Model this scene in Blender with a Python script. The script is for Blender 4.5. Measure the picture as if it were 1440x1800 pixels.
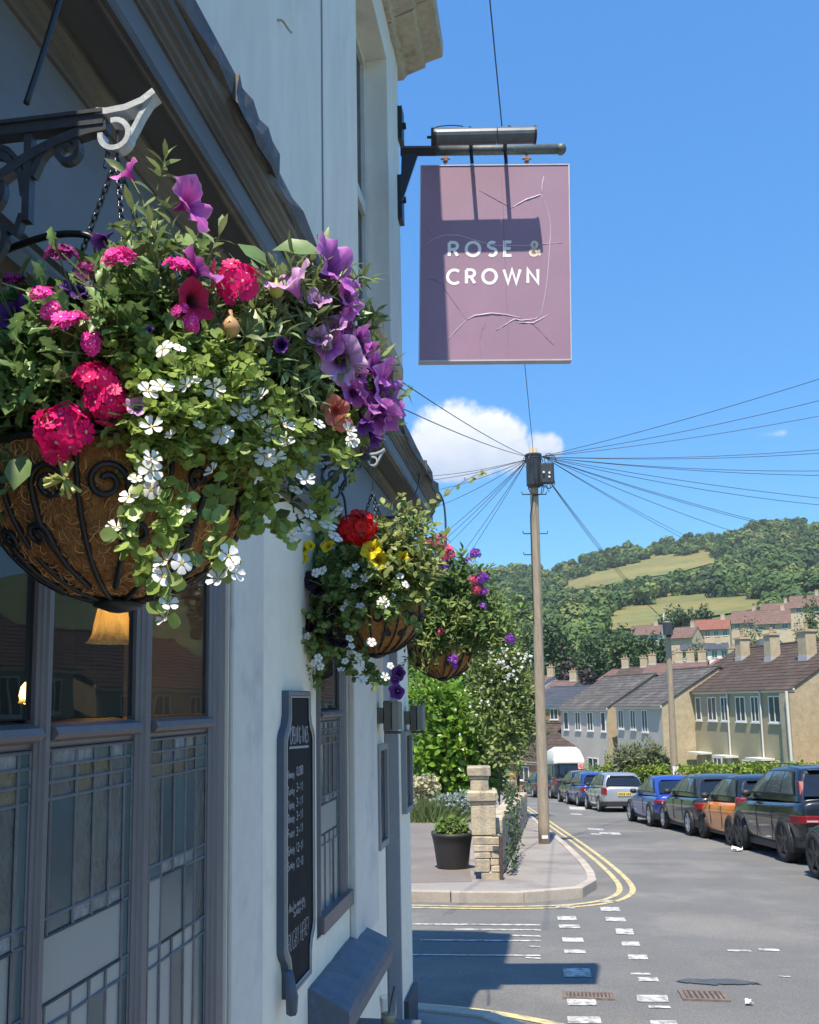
import bpy, math, random
import numpy as np
from mathutils import Vector, Matrix
R = math.radians
rng = random.Random(7)
nr = np.random.RandomState(11)
for o in list(bpy.data.objects): bpy.data.objects.remove(o)
S = bpy.context.scene
COL = S.collection

# ------------------------------------------------------------------ camera
F, EYE, YAW, PITCH, ROLL, CX, CY = 1560.0, 1.65, 8.386, 7.0, -1.0, 720.0, 1042.5
cam = bpy.data.cameras.new('camera'); camo = bpy.data.objects.new('camera', cam); COL.objects.link(camo)
cam.sensor_fit = 'HORIZONTAL'; cam.sensor_width = 36.0; cam.lens = F/1440*36
cam.shift_y = (CY-900)/1440; cam.clip_start = 0.05; cam.clip_end = 6000
RM = Matrix.Rotation(R(YAW), 3, 'Z') @ Matrix.Rotation(R(90+PITCH), 3, 'X') @ Matrix.Rotation(R(ROLL), 3, 'Z')
camo.matrix_world = Matrix.Translation((0, 0, EYE)) @ RM.to_4x4()
S.camera = camo
RMn = np.array(RM)

# survey helpers: sight lines of the photograph -> points of the real place
def ray(u, v): return RMn @ np.array([(u-CX)/F, -(v-CY)/F, -1.0])
def W(u, v, d): return ray(u, v)*d + np.array([0, 0, EYE])
def onX(u, v, X):
    r = ray(u, v); return r*(X/r[0]) + np.array([0, 0, EYE])
def gz(y): return .06-.076*y
def gr(u, v, h=0.0):
    r = ray(u, v); t = (.06+h-EYE)/(r[2]+.076*r[1]); return r*t + np.array([0, 0, EYE])
def proj(p):
    q = RMn.T @ (np.array(p, float)-np.array([0, 0, EYE])); return CX+F*q[0]/-q[2], CY-F*q[1]/-q[2], -q[2]

# ------------------------------------------------------------------ sun, sky, exposure
SUN_DIR = Vector((0.022, 0.50, -1.0)).normalized()          # direction the light travels
sun = bpy.data.lights.new('sun', 'SUN'); suno = bpy.data.objects.new('sun', sun); COL.objects.link(suno)
sun.energy = 3.7; sun.angle = R(.53); sun.color = (1, .895, .73)
suno.rotation_euler = SUN_DIR.to_track_quat('-Z', 'Y').to_euler()
SKY_STRENGTH = .15
w = bpy.data.worlds.new('World'); S.world = w; w.use_nodes = True
nt = w.node_tree; nt.nodes.clear()
def N(nt, t, **k):
    n = nt.nodes.new(t)
    for a, b in k.items(): setattr(n, a, b)
    return n
sky = N(nt, 'ShaderNodeTexSky', sky_type='NISHITA'); sky.sun_disc = False
sky.sun_elevation = math.asin(-SUN_DIR.z); sky.sun_rotation = math.atan2(-SUN_DIR.x, -SUN_DIR.y)
sky.altitude = 60; sky.air_density = 1.0; sky.dust_density = .35; sky.ozone_density = 2.0
# grade the clear sky evenly: a little deeper in colour, less spread between zenith and horizon
sh = N(nt, 'ShaderNodeSeparateColor', mode='HSV'); nt.links.new(sky.outputs[0], sh.inputs[0])
def pw(src, e, k):
    a = N(nt, 'ShaderNodeMath', operation='POWER'); nt.links.new(src, a.inputs[0]); a.inputs[1].default_value = e
    b = N(nt, 'ShaderNodeMath', operation='MULTIPLY'); nt.links.new(a.outputs[0], b.inputs[0]); b.inputs[1].default_value = k; return b.outputs[0]
hs = N(nt, 'ShaderNodeCombineColor', mode='HSV'); nt.links.new(sh.outputs[0], hs.inputs[0]); nt.links.new(pw(sh.outputs[1], .33, 1.0), hs.inputs[1]); nt.links.new(pw(sh.outputs[2], .45, 1.75), hs.inputs[2])
tc = N(nt, 'ShaderNodeTexCoord')
def vm(op, a, b=None):
    n = N(nt, 'ShaderNodeVectorMath', operation=op)
    for i, x in enumerate((a, b)):
        if x is None: continue
        if isinstance(x, (tuple, list)): n.inputs[i].default_value = x
        else: nt.links.new(x, n.inputs[i])
    return n
def mth(op, a, b=None, c=None, clamp=False):
    n = N(nt, 'ShaderNodeMath', operation=op, use_clamp=clamp)
    for i, x in enumerate((a, b, c)):
        if x is None: continue
        if isinstance(x, (int, float)): n.inputs[i].default_value = x
        else: nt.links.new(x, n.inputs[i])
    return n.outputs[0]
# one cumulus (and a smaller puff) low over the hill, a faint wisp to its right
cdir = Vector(ray(830, 775)).normalized(); cr = cdir.cross(Vector((0, 0, 1))).normalized(); cu = cr.cross(cdir)
D = tc.outputs['Generated']
cxn = vm('DOT_PRODUCT', D, tuple(cr)).outputs['Value']; cyn = vm('DOT_PRODUCT', D, tuple(cu)).outputs['Value']; czn = vm('DOT_PRODUCT', D, tuple(cdir)).outputs['Value']
nz = N(nt, 'ShaderNodeTexNoise'); nz.inputs['Scale'].default_value = 26; nz.inputs['Detail'].default_value = 9; nz.inputs['Roughness'].default_value = .62
nt.links.new(D, nz.inputs['Vector'])
nz2 = N(nt, 'ShaderNodeTexNoise'); nz2.inputs['Scale'].default_value = 90; nz2.inputs['Detail'].default_value = 6
nt.links.new(D, nz2.inputs['Vector'])
nval = mth('ADD', mth('MULTIPLY', mth('SUBTRACT', nz.outputs[0], .5), 1.7), mth('MULTIPLY', mth('SUBTRACT', nz2.outputs[0], .5), .55))
fld = None
for (u0, v0, ru, rv, wgt) in [(800, 768, 78, 62, 1), (760, 790, 62, 46, 1), (850, 775, 70, 55, 1), (880, 800, 60, 36, .9), (790, 815, 110, 34, .9), (720, 800, 70, 40, .8),
                              (952, 788, 38, 30, .55), (1420, 775, 60, 22, .28), (1310, 782, 50, 12, .16)]:
    a, b = (u0-830)/F, -(v0-775)/F
    dx = mth('DIVIDE', mth('SUBTRACT', cxn, a), ru/F); dy = mth('DIVIDE', mth('SUBTRACT', cyn, b), rv/F)
    e = mth('SUBTRACT', 1.0, mth('SQRT', mth('ADD', mth('MULTIPLY', dx, dx), mth('MULTIPLY', dy, dy))))
    e = mth('MULTIPLY', mth('MAXIMUM', mth('ADD', e, .25), 0), wgt)
    fld = e if fld is None else mth('MAXIMUM', fld, e)
cl = mth('MULTIPLY', mth('ADD', fld, mth('MULTIPLY', nval, mth('MINIMUM', mth('MULTIPLY', fld, 3.0), .55))), 1.0)
mask = N(nt, 'ShaderNodeMapRange', interpolation_type='SMOOTHSTEP'); mask.inputs['From Min'].default_value = .14; mask.inputs['From Max'].default_value = .50
nt.links.new(cl, mask.inputs['Value'])
front = mth('GREATER_THAN', czn, .5)
mk = mth('MULTIPLY', mth('MULTIPLY', mask.outputs[0], front), .93)
shade = N(nt, 'ShaderNodeMapRange'); shade.inputs['From Min'].default_value = -.035; shade.inputs['From Max'].default_value = .03
nt.links.new(mth('ADD', cyn, mth('MULTIPLY', nval, .03)), shade.inputs['Value'])
ccol = N(nt, 'ShaderNodeMixRGB'); nt.links.new(shade.outputs[0], ccol.inputs[0])
ccol.inputs[1].default_value = (2.2, 2.5, 3.05, 1); ccol.inputs[2].default_value = (3.75, 3.8, 3.85, 1)
mix = N(nt, 'ShaderNodeMixRGB'); nt.links.new(mk, mix.inputs[0]); nt.links.new(hs.outputs[0], mix.inputs[1]); nt.links.new(ccol.outputs[0], mix.inputs[2])
bg = N(nt, 'ShaderNodeBackground'); bg.inputs['Strength'].default_value = SKY_STRENGTH; nt.links.new(mix.outputs[0], bg.inputs['Color'])
wo = N(nt, 'ShaderNodeOutputWorld'); nt.links.new(bg.outputs[0], wo.inputs['Surface'])
S.view_settings.view_transform = 'Standard'; S.view_settings.look = 'None'; S.view_settings.gamma = 1; S.view_settings.exposure = 1.0
S.view_settings.use_curve_mapping = False
S.render.engine = 'CYCLES'
try:
    S.cycles.max_bounces = 6; S.cycles.diffuse_bounces = 3; S.cycles.glossy_bounces = 3; S.cycles.transparent_max_bounces = 8; S.cycles.volume_bounces = 0
except Exception: pass

# ------------------------------------------------------------------ object helpers
ORG = {}
def thing(name, label, cat, loc=(0, 0, 0), rz=0.0, group=None):
    o = bpy.data.objects.new(name, None); COL.objects.link(o); o.location = loc; o.rotation_euler = (0, 0, rz); o.empty_display_size = .1
    o['label'] = label; o['category'] = cat
    if group: o['group'] = group
    ORG[o.name] = np.array(loc, float)
    return o
def tag(o, label=None, cat=None, group=None, kind=None):
    if label: o['label'] = label
    if cat: o['category'] = cat
    if group: o['group'] = group
    if kind: o['kind'] = kind
    return o
def link(name, me, parent=None, mw=None):
    o = bpy.data.objects.new(name, me); COL.objects.link(o)
    if parent is not None:
        o.parent = parent; ORG[o.name] = ORG.get(parent.name, np.zeros(3))
    else: ORG[o.name] = np.zeros(3)
    if mw is not None: o.matrix_local = mw
    return o
def mesh(name, V, Fc, mats=(), smooth=False, mi=None, attr=None):
    me = bpy.data.meshes.new(name)
    V = np.asarray(V, np.float32)
    if isinstance(Fc, np.ndarray):
        n, k = Fc.shape
        me.vertices.add(len(V)); me.vertices.foreach_set('co', V.ravel())
        me.loops.add(n*k); me.loops.foreach_set('vertex_index', Fc.astype(np.int32).ravel())
        me.polygons.add(n); me.polygons.foreach_set('loop_start', np.arange(0, n*k, k, dtype=np.int32))
        try: me.polygons.foreach_set('loop_total', np.full(n, k, np.int32))
        except Exception: pass
    else: me.from_pydata([tuple(map(float, v)) for v in V], [], [tuple(f) for f in Fc])
    for m in (mats if isinstance(mats, (list, tuple)) else (mats,)): me.materials.append(m)
    if mi is not None: me.polygons.foreach_set('material_index', np.asarray(mi, np.int32))
    if smooth: me.polygons.foreach_set('use_smooth', np.ones(len(me.polygons), bool))
    if attr is not None:
        a = me.attributes.new('t', 'FLOAT', 'POINT'); a.data.foreach_set('value', np.asarray(attr, np.float32))
    me.update(); me.validate()
    return me
class MB:
    """collects shapes, then becomes ONE mesh object"""
    def __init__(s): s.v = []; s.f = []; s.m = []; s.mi = 0
    def add(s, V, Fs):
        b = len(s.v); s.v += [tuple(map(float, p)) for p in V]; s.f += [tuple(i+b for i in f) for f in Fs]; s.m += [s.mi]*len(Fs); return s
    def hexa(s, P): return s.add(P, [(0, 3, 2, 1), (4, 5, 6, 7), (0, 1, 5, 4), (1, 2, 6, 5), (2, 3, 7, 6), (3, 0, 4, 7)])
    def box(s, a, b):
        (x0, y0, z0), (x1, y1, z1) = a, b
        x0, x1 = min(x0, x1), max(x0, x1); y0, y1 = min(y0, y1), max(y0, y1); z0, z1 = min(z0, z1), max(z0, z1)
        return s.hexa([(x0, y0, z0), (x1, y0, z0), (x1, y1, z0), (x0, y1, z0), (x0, y0, z1), (x1, y0, z1), (x1, y1, z1), (x0, y1, z1)])
    def cbox(s, a, b, c=.01):
        """box with chamfered vertical and top edges"""
        (x0, y0, z0), (x1, y1, z1) = a, b
        ring = [(x0+c, y0), (x1-c, y0), (x1, y0+c), (x1, y1-c), (x1-c, y1), (x0+c, y1), (x0, y1-c), (x0, y0+c)]
        mx, my = (x0+x1)/2, (y0+y1)/2
        sh = lambda p: (p[0]+(c if p[0] < mx else -c), p[1]+(c if p[1] < my else -c))
        V = [(x, y, z0) for x, y in ring]+[(x, y, z1-c) for x, y in ring]+[(*sh(p), z1) for p in ring]
        Fs = [tuple(range(7, -1, -1)), tuple(range(16, 24))]
        for k in (0, 8):
            for i in range(8): Fs.append((k+i, k+(i+1) % 8, k+8+(i+1) % 8, k+8+i))
        return s.add(V, Fs)
    def prism(s, poly, fn0, fn1):
        n = len(poly); V = [fn0(p) for p in poly]+[fn1(p) for p in poly]
        return s.add(V, [tuple(range(n-1, -1, -1)), tuple(range(n, 2*n))]+[(i, (i+1) % n, n+(i+1) % n, n+i) for i in range(n)])
    def tube(s, pts, r, k=6, cap=True, closed=False):
        P = [Vector(p) for p in pts]; n = len(P)
        if n < 2: return s
        rr = [r]*n if isinstance(r, (int, float)) else list(r)
        V = []; up = None
        for i in range(n):
            if closed: t = (P[(i+1) % n]-P[i-1])
            else: t = (P[min(i+1, n-1)]-P[max(i-1, 0)])
            if t.length < 1e-9: t = Vector((0, 0, 1))
            t.normalize()
            if up is None:
                up = Vector((0, 0, 1)) if abs(t.z) < .9 else Vector((1, 0, 0))
            a = t.cross(up)
            if a.length < 1e-6: a = t.orthogonal()
            a.normalize(); b = a.cross(t); up = b
            for j in range(k):
                th = 2*math.pi*j/k; V.append(P[i]+(a*math.cos(th)+b*math.sin(th))*rr[i])
        Fs = []
        for i in range(n if closed else n-1):
            for j in range(k):
                i2 = (i+1) % n
                Fs.append((i*k+j, i*k+(j+1) % k, i2*k+(j+1) % k, i2*k+j))
        if cap and not closed: Fs += [tuple(range(k-1, -1, -1)), tuple(range((n-1)*k, n*k))]
        return s.add(V, Fs)
    def lathe(s, prof, c=(0, 0, 0), n=24, axis='Z', cap=False, a0=0, a1=2*math.pi):
        full = abs(a1-a0-2*math.pi) < 1e-6; m = n if full else n+1
        V = []
        for r, z in prof:
            for j in range(m):
                th = a0+(a1-a0)*j/n; x, y = r*math.cos(th), r*math.sin(th)
                p = (x, y, z) if axis == 'Z' else ((z, x, y) if axis == 'X' else (x, z, y))
                V.append((c[0]+p[0], c[1]+p[1], c[2]+p[2]))
        Fs = []
        for i in range(len(prof)-1):
            for j in range(n):
                j2 = (j+1) % m; Fs.append((i*m+j, i*m+j2, (i+1)*m+j2, (i+1)*m+j))
        if cap: Fs += [tuple(range(m-1, -1, -1)), tuple(range((len(prof)-1)*m, len(prof)*m))]
        return s.add(V, Fs)
    def build(s, name, mats, parent=None, smooth=False, world=True, bevel=0, sub=0):
        V = np.array(s.v, float)
        if parent is not None and world: V = V-ORG.get(parent.name, np.zeros(3))
        me = mesh(name, V, s.f, mats, smooth, s.m if any(s.m) else None)
        import bmesh
        bm = bmesh.new(); bm.from_mesh(me); bmesh.ops.recalc_face_normals(bm, faces=bm.faces); bm.to_mesh(me); bm.free()
        o = link(name, me, parent)
        if bevel:
            b = o.modifiers.new('bevel', 'BEVEL'); b.width = bevel; b.segments = 2; b.limit_method = 'ANGLE'
        if sub:
            b = o.modifiers.new('sub', 'SUBSURF'); b.levels = sub; b.render_levels = sub
        return o
class Acc:
    """numpy accumulator of many small triangle templates -> one mesh"""
    def __init__(s): s.V = []; s.F = []; s.n = 0; s.T = []
    def add(s, T, M3, pos):
        V, Fc = T[0], T[1]
        s.V.append(V @ M3.T + pos); s.F.append(Fc+s.n); s.n += len(V)
        if len(T) > 2: s.T.append(T[2])
    def build(s, name, mat, parent=None, smooth=False, world=True):
        V = np.vstack(s.V)
        if parent is not None and world: V = V-ORG.get(parent.name, np.zeros(3))
        at = np.concatenate(s.T) if s.T else None
        return link(name, mesh(name, V, np.vstack(s.F), mat, smooth, attr=at), parent)
def frame(nrm, up=(0, 0, 1), roll=0.0, s=1.0):
    """3x3 with local z = nrm, local y ~ up"""
    z = np.array(nrm, float); z /= np.linalg.norm(z)+1e-12
    y = np.array(up, float); y = y-z*(y@z)
    if np.linalg.norm(y) < 1e-6: y = np.array([1., 0, 0])-z*z[0]
    y /= np.linalg.norm(y); x = np.cross(y, z)
    c, d = math.cos(roll), math.sin(roll)
    return np.stack([x*c+y*d, y*c-x*d, z], 1)*s
def alongf(d, nrm, s=1.0):
    """3x3 with local y = d (leaf length), local z ~ nrm"""
    y = np.array(d, float); y /= np.linalg.norm(y)+1e-12
    z = np.array(nrm, float); z = z-y*(y@z)
    if np.linalg.norm(z) < 1e-6: z = np.cross(y, [1, 0, .3])
    z /= np.linalg.norm(z); x = np.cross(y, z)
    return np.stack([x, y, z], 1)*s
def m4(M3, pos):
    m = Matrix([[M3[0, 0], M3[0, 1], M3[0, 2], pos[0]], [M3[1, 0], M3[1, 1], M3[1, 2], pos[1]], [M3[2, 0], M3[2, 1], M3[2, 2], pos[2]], [0, 0, 0, 1]])
    return m
def put(name, me, parent, M3, pos):
    p = np.array(pos)-ORG.get(parent.name, np.zeros(3)) if parent is not None else np.array(pos)
    return link(name, me, parent, m4(M3, p))

# ------------------------------------------------------------------ materials
MATS = {}
def mat(name, col, rough=.6, metal=0.0, n1=None, n2=None, bump=None, bump2=None, col2=None, spec=.5, coat=0.0, island=0.0, objrnd=0.0, trans=0.0, emit=None, stretch=(1, 1, 1), alpha=None, ramp=None, thr=None):
    """procedural surface. n1=(scale, amount) blotches, n2 finer; col2 + thr: second colour where noise passes; island/objrnd: value variation"""
    if name in MATS: return MATS[name]
    m = bpy.data.materials.new(name); m.use_nodes = True; t = m.node_tree; L = t.links
    p = t.nodes['Principled BSDF']; out = t.nodes['Material Output']
    p.inputs['Roughness'].default_value = rough; p.inputs['Metallic'].default_value = metal
    p.inputs['Specular IOR Level'].default_value = spec
    if coat: p.inputs['Coat Weight'].default_value = coat; p.inputs['Coat Roughness'].default_value = .04
    tcn = N(t, 'ShaderNodeTexCoord'); mp = N(t, 'ShaderNodeMapping'); mp.inputs['Scale'].default_value = stretch
    L.new(tcn.outputs['Object'], mp.inputs['Vector'])
    rgb = N(t, 'ShaderNodeRGB'); rgb.outputs[0].default_value = (*col, 1); cur = rgb.outputs[0]
    def noise(sc, det=6, ro=.6):
        n = N(t, 'ShaderNodeTexNoise'); n.inputs['Scale'].default_value = sc; n.inputs['Detail'].default_value = det; n.inputs['Roughness'].default_value = ro
        L.new(mp.outputs[0], n.inputs['Vector']); return n.outputs[0]
    def rng_(src, a, b, lo, hi):
        r = N(t, 'ShaderNodeMapRange'); r.inputs['From Min'].default_value = a; r.inputs['From Max'].default_value = b
        r.inputs['To Min'].default_value = lo; r.inputs['To Max'].default_value = hi; L.new(src, r.inputs['Value']); return r.outputs[0]
    def mul(c, f):
        x = N(t, 'ShaderNodeMixRGB', blend_type='MULTIPLY'); x.inputs[0].default_value = 1; L.new(c, x.inputs[1]); L.new(f, x.inputs[2]); return x.outputs[0]
    if ramp:                                            # colour along the mesh attribute t
        at = N(t, 'ShaderNodeAttribute', attribute_name='t'); cr_ = N(t, 'ShaderNodeValToRGB'); L.new(at.outputs['Fac'], cr_.inputs[0])
        el = cr_.color_ramp.elements
        while len(el) < len(ramp): el.new(.5)
        for e, (pos, c) in zip(el, ramp): e.position = pos; e.color = (*c, 1)
        cur = cr_.outputs[0]
    if col2 is not None:
        a, b, sc = thr or (.45, .6, 3.0)
        x = N(t, 'ShaderNodeMixRGB'); L.new(rng_(noise(sc), a, b, 0, 1), x.inputs[0]); L.new(cur, x.inputs[1]); x.inputs[2].default_value = (*col2, 1); cur = x.outputs[0]
    for nn in (n1, n2):
        if nn: cur = mul(cur, rng_(noise(nn[0]), .25, .75, 1-nn[1], 1+nn[1]))
    if island:
        g = N(t, 'ShaderNodeNewGeometry'); cur = mul(cur, rng_(g.outputs['Random Per Island'], 0, 1, 1-island, 1+island))
    if objrnd:
        g = N(t, 'ShaderNodeObjectInfo'); cur = mul(cur, rng_(g.outputs['Random'], 0, 1, 1-objrnd, 1+objrnd))
    L.new(cur, p.inputs['Base Color'])
    last = None
    for bb in (bump, bump2):
        if bb:
            bn = N(t, 'ShaderNodeBump'); bn.inputs['Strength'].default_value = bb[1]; bn.inputs['Distance'].default_value = bb[2] if len(bb) > 2 else .01
            L.new(noise(bb[0]), bn.inputs['Height'])
            if last is not None: L.new(last, bn.inputs['Normal'])
            last = bn.outputs[0]
    if last is not None: L.new(last, p.inputs['Normal'])
    if emit: p.inputs['Emission Color'].default_value = (*emit[0], 1); p.inputs['Emission Strength'].default_value = emit[1]
    if trans:
        tr = N(t, 'ShaderNodeBsdfTranslucent'); ms = N(t, 'ShaderNodeMixShader'); ms.inputs[0].default_value = trans
        L.new(cur, tr.inputs['Color']); L.new(p.outputs[0], ms.inputs[1]); L.new(tr.outputs[0], ms.inputs[2]); L.new(ms.outputs[0], out.inputs['Surface'])
    MATS[name] = m; return m
def glass(name, col, rough=.02, see=.6, spec=.8, bump=None):
    """window pane: mirror-like coat over a see-through tint"""
    if name in MATS: return MATS[name]
    m = bpy.data.materials.new(name); m.use_nodes = True; t = m.node_tree; L = t.links
    p = t.nodes['Principled BSDF']; out = t.nodes['Material Output']
    p.inputs['Base Color'].default_value = (*col, 1); p.inputs['Roughness'].default_value = rough; p.inputs['Specular IOR Level'].default_value = spec; p.inputs['IOR'].default_value = 1.5
    tr = N(t, 'ShaderNodeBsdfTransparent'); tr.inputs[0].default_value = (*[min(1, c*2+.82) for c in col], 1)
    ge = N(t, 'ShaderNodeNewGeometry'); dt = N(t, 'ShaderNodeVectorMath', operation='DOT_PRODUCT'); L.new(ge.outputs['Incoming'], dt.inputs[0]); L.new(ge.outputs['Normal'], dt.inputs[1])
    def mt(op, x, y):
        n = N(t, 'ShaderNodeMath', operation=op, use_clamp=True)
        for i, q in enumerate((x, y)):
            if isinstance(q, (int, float)): n.inputs[i].default_value = q
            elif q is not None: L.new(q, n.inputs[i])
        return n.outputs[0]
    ab = mt('ABSOLUTE', dt.outputs['Value'], None); sch = mt('POWER', mt('SUBTRACT', 1.0, ab), 5.0)     # Schlick reflectance, same from both sides
    inv = N(t, 'ShaderNodeMath', operation='MULTIPLY_ADD', use_clamp=True); L.new(sch, inv.inputs[0]); inv.inputs[1].default_value = -see; inv.inputs[2].default_value = see
    ms = N(t, 'ShaderNodeMixShader'); L.new(inv.outputs[0], ms.inputs[0]); L.new(p.outputs[0], ms.inputs[1]); L.new(tr.outputs[0], ms.inputs[2]); L.new(ms.outputs[0], out.inputs['Surface'])
    if bump:
        tcn = N(t, 'ShaderNodeTexCoord'); n = N(t, 'ShaderNodeTexNoise'); n.inputs['Scale'].default_value = bump[0]; L.new(tcn.outputs['Object'], n.inputs['Vector'])
        b = N(t, 'ShaderNodeBump'); b.inputs['Strength'].default_value = bump[1]; b.inputs['Distance'].default_value = .004; L.new(n.outputs[0], b.inputs['Height']); L.new(b.outputs[0], p.inputs['Normal'])
    MATS[name] = m; return m
# ================================================================== SETTING: ground, road, pavements, hill
asphalt = mat('asphalt', (.160, .161, .158), .88, n1=(.9, .15), n2=(85, .45), bump=(120, .8, .008), bump2=(9, .25, .02), col2=(.205, .198, .186), thr=(.50, .60, .55), spec=.3)
asphalt_patch = mat('asphalt_patch', (.182, .178, .171), .9, n1=(1.1, .14), n2=(70, .28), bump=(190, .55, .006), spec=.25)
footway = mat('footway', (.29, .27, .255), .9, n1=(.8, .13), n2=(55, .2), bump=(120, .4, .005), col2=(.205, .19, .18), thr=(.5, .66, .9), spec=.25)
drive_m = mat('drive_tarmac', (.20, .18, .168), .92, n1=(.9, .2), n2=(40, .25), bump=(90, .5, .006), spec=.2)
kerb_m = mat('kerb_stone', (.42, .37, .315), .85, n1=(3, .18), n2=(45, .14), bump=(60, .4, .006), objrnd=.12)
paint_w = mat('road_paint_white', (.57, .57, .54), .7, n1=(3, .12), n2=(70, .12), col2=(.20, .20, .195), thr=(.44, .62, 16))
paint_y = mat('road_paint_yellow', (.60, .50, .24), .65, n2=(70, .08), col2=(.27, .24, .17), thr=(.50, .64, 9))
grass_m = mat('grass_floor', (.085, .125, .035), .9, n1=(.02, .3), n2=(.3, .3))
meadow_m = mat('meadow_grass', (.19, .165, .045), .9, n1=(.012, .2), n2=(.15, .2), col2=(.11, .145, .042), thr=(.42, .68, .025))
gravel_m = mat('gravel', (.42, .36, .28), .9, n2=(60, .35), bump=(90, .8, .01))
soil_m = mat('soil', (.12, .085, .055), .95, n2=(30, .3), bump=(40, .6, .01))

def smooth_path(P, n=8, closed=False):
    P = [np.array(p, float)[:2] for p in P]; out = []
    for i in range(len(P)-1):
        p0, p1, p2, p3 = P[max(i-1, 0)], P[i], P[i+1], P[min(i+2, len(P)-1)]
        for k in range(n):
            t = k/n; out.append(.5*((2*p1)+(-p0+p2)*t+(2*p0-5*p1+4*p2-p3)*t*t+(-p0+3*p1-3*p2+p3)*t**3))
    out.append(P[-1]); return out
def offset(P, d):
    P = [np.array(p) for p in P]; out = []
    for i in range(len(P)):
        t = P[min(i+1, len(P)-1)]-P[max(i-1, 0)]; t = t/(np.linalg.norm(t)+1e-9); out.append(P[i]+np.array([t[1], -t[0]])*d)
    return out
def ribbon(name, P, d0, d1, h, m, parent=None, skip=None):
    A_, B_ = offset(P, d0), offset(P, d1); mb = MB(); n = len(P)
    V = [(a[0], a[1], gz(a[1])+h) for a in A_]+[(b[0], b[1], gz(b[1])+h) for b in B_]
    mb.add(V, [(i, i+1, n+i+1, n+i) for i in range(n-1) if not (skip and skip(i))])
    return mb.build(name, m, parent)
def slab(name, poly, h, m, t=.2, parent=None):
    mb = MB(); mb.prism(poly, lambda p: (p[0], p[1], gz(p[1])+h-t), lambda p: (p[0], p[1], gz(p[1])+h)); return mb.build(name, m, parent)

# --- terrain -----------------------------------------------------------
SKYL = [(-3000, 1060), (400, 1030), (700, 1018), (830, 1000), (900, 992), (985, 1003), (1045, 972), (1150, 957), (1290, 938), (1370, 922), (1440, 924), (1700, 905), (2500, 960), (5000, 1050)]
PROF = [(70, 1392), (100, 1335), (150, 1262), (200, 1215), (280, 1150)]
GT = [(280, 0), (400, .30), (550, .55), (700, .78), (900, 1.0)]
def lerp_t(T, x): return float(np.interp(x, [a for a, b in T], [b for a, b in T]))
def dir_u(x, y):
    a = math.atan2(x, y)+R(YAW)
    if abs(a) > R(75): a = math.copysign(R(75), a)
    return 720+F*math.tan(a)
def vground(u, rho):
    if rho <= 280: return lerp_t(PROF, rho)
    s = lerp_t(SKYL, u)+16; return 1150+(s-1150)*lerp_t(GT, rho)
def rho_of(u, v):
    if v >= 1150: return float(np.interp(-v, [-b for a, b in PROF], [a for a, b in PROF]))
    s = lerp_t(SKYL, u)+16; return float(np.interp((v-1150)/(s-1150), [b for a, b in GT], [a for a, b in GT]))
def Tz(x, y):
    rho = math.hypot(x, y); a = math.atan2(x, y)+R(YAW)
    plane = gz(max(-40, min(y, 80)))-.30
    if rho < 66: return plane
    r = min(rho, 900); dep = r*max(.35, math.cos(a))
    z = EYE+dep*(1230-vground(dir_u(x, y), r))/F
    if rho > 900: z = z*max(.1, 1-(rho-900)/2500)
    fade = min(1, max(0, (rho-66)/34)); side = min(1, max(0, (R(100)-abs(a))/R(40)))
    return plane*(1-fade*side)+z*fade*side
rhos = [0, 6, 14, 24, 36, 50, 60, 66]+list(np.geomspace(72, 900, 46))+[980, 1100, 1300, 1500]
nph = 240; V = []; Fc = []
for r_ in rhos:
    for j in range(nph):
        th = 2*math.pi*j/nph; x, y = r_*math.sin(th), r_*math.cos(th); V.append((x, y, Tz(x, y)))
for i in range(len(rhos)-1):
    for j in range(nph):
        a, b = i*nph+j, i*nph+(j+1) % nph; Fc.append((a, b, b+nph, a+nph))
ground = link('ground', mesh('ground', V, Fc, grass_m, True)); tag(ground, kind='structure')
def hillpt(u, v):
    rho = rho_of(u, v); r_ = ray(u, 1230); a = math.atan2(r_[0], r_[1]); x, y = rho*math.sin(a), rho*math.cos(a); return np.array([x, y, Tz(x, y)])
MEADOWS = [([(1000, 1026), (1060, 1006), (1165, 982), (1264, 975)], [(1000, 1030), (1074, 1024), (1122, 1014), (1195, 1005), (1264, 988)]),
           ([(1061, 1100), (1100, 1078), (1143, 1068), (1195, 1050), (1251, 1050), (1341, 1058)], [(1061, 1108), (1100, 1104), (1143, 1102), (1208, 1090), (1272, 1082), (1341, 1072)])]
for top, bot in MEADOWS:
    us = np.linspace(top[0][0]-6, top[-1][0]+6, 40); ks = 10; V = []; Fc = []
    for u in us:
        a, b = lerp_t(top, u)-4, lerp_t(bot, u)+8
        for k in range(ks+1):
            p = hillpt(u, a+(b-a)*k/ks); V.append((p[0], p[1], p[2]+.9))
    for i in range(len(us)-1):
        for k in range(ks): Fc.append((i*(ks+1)+k, (i+1)*(ks+1)+k, (i+1)*(ks+1)+k+1, i*(ks+1)+k+1))
    tag(link('meadow', mesh('meadow', V, Fc, meadow_m, True)), kind='structure')

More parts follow.
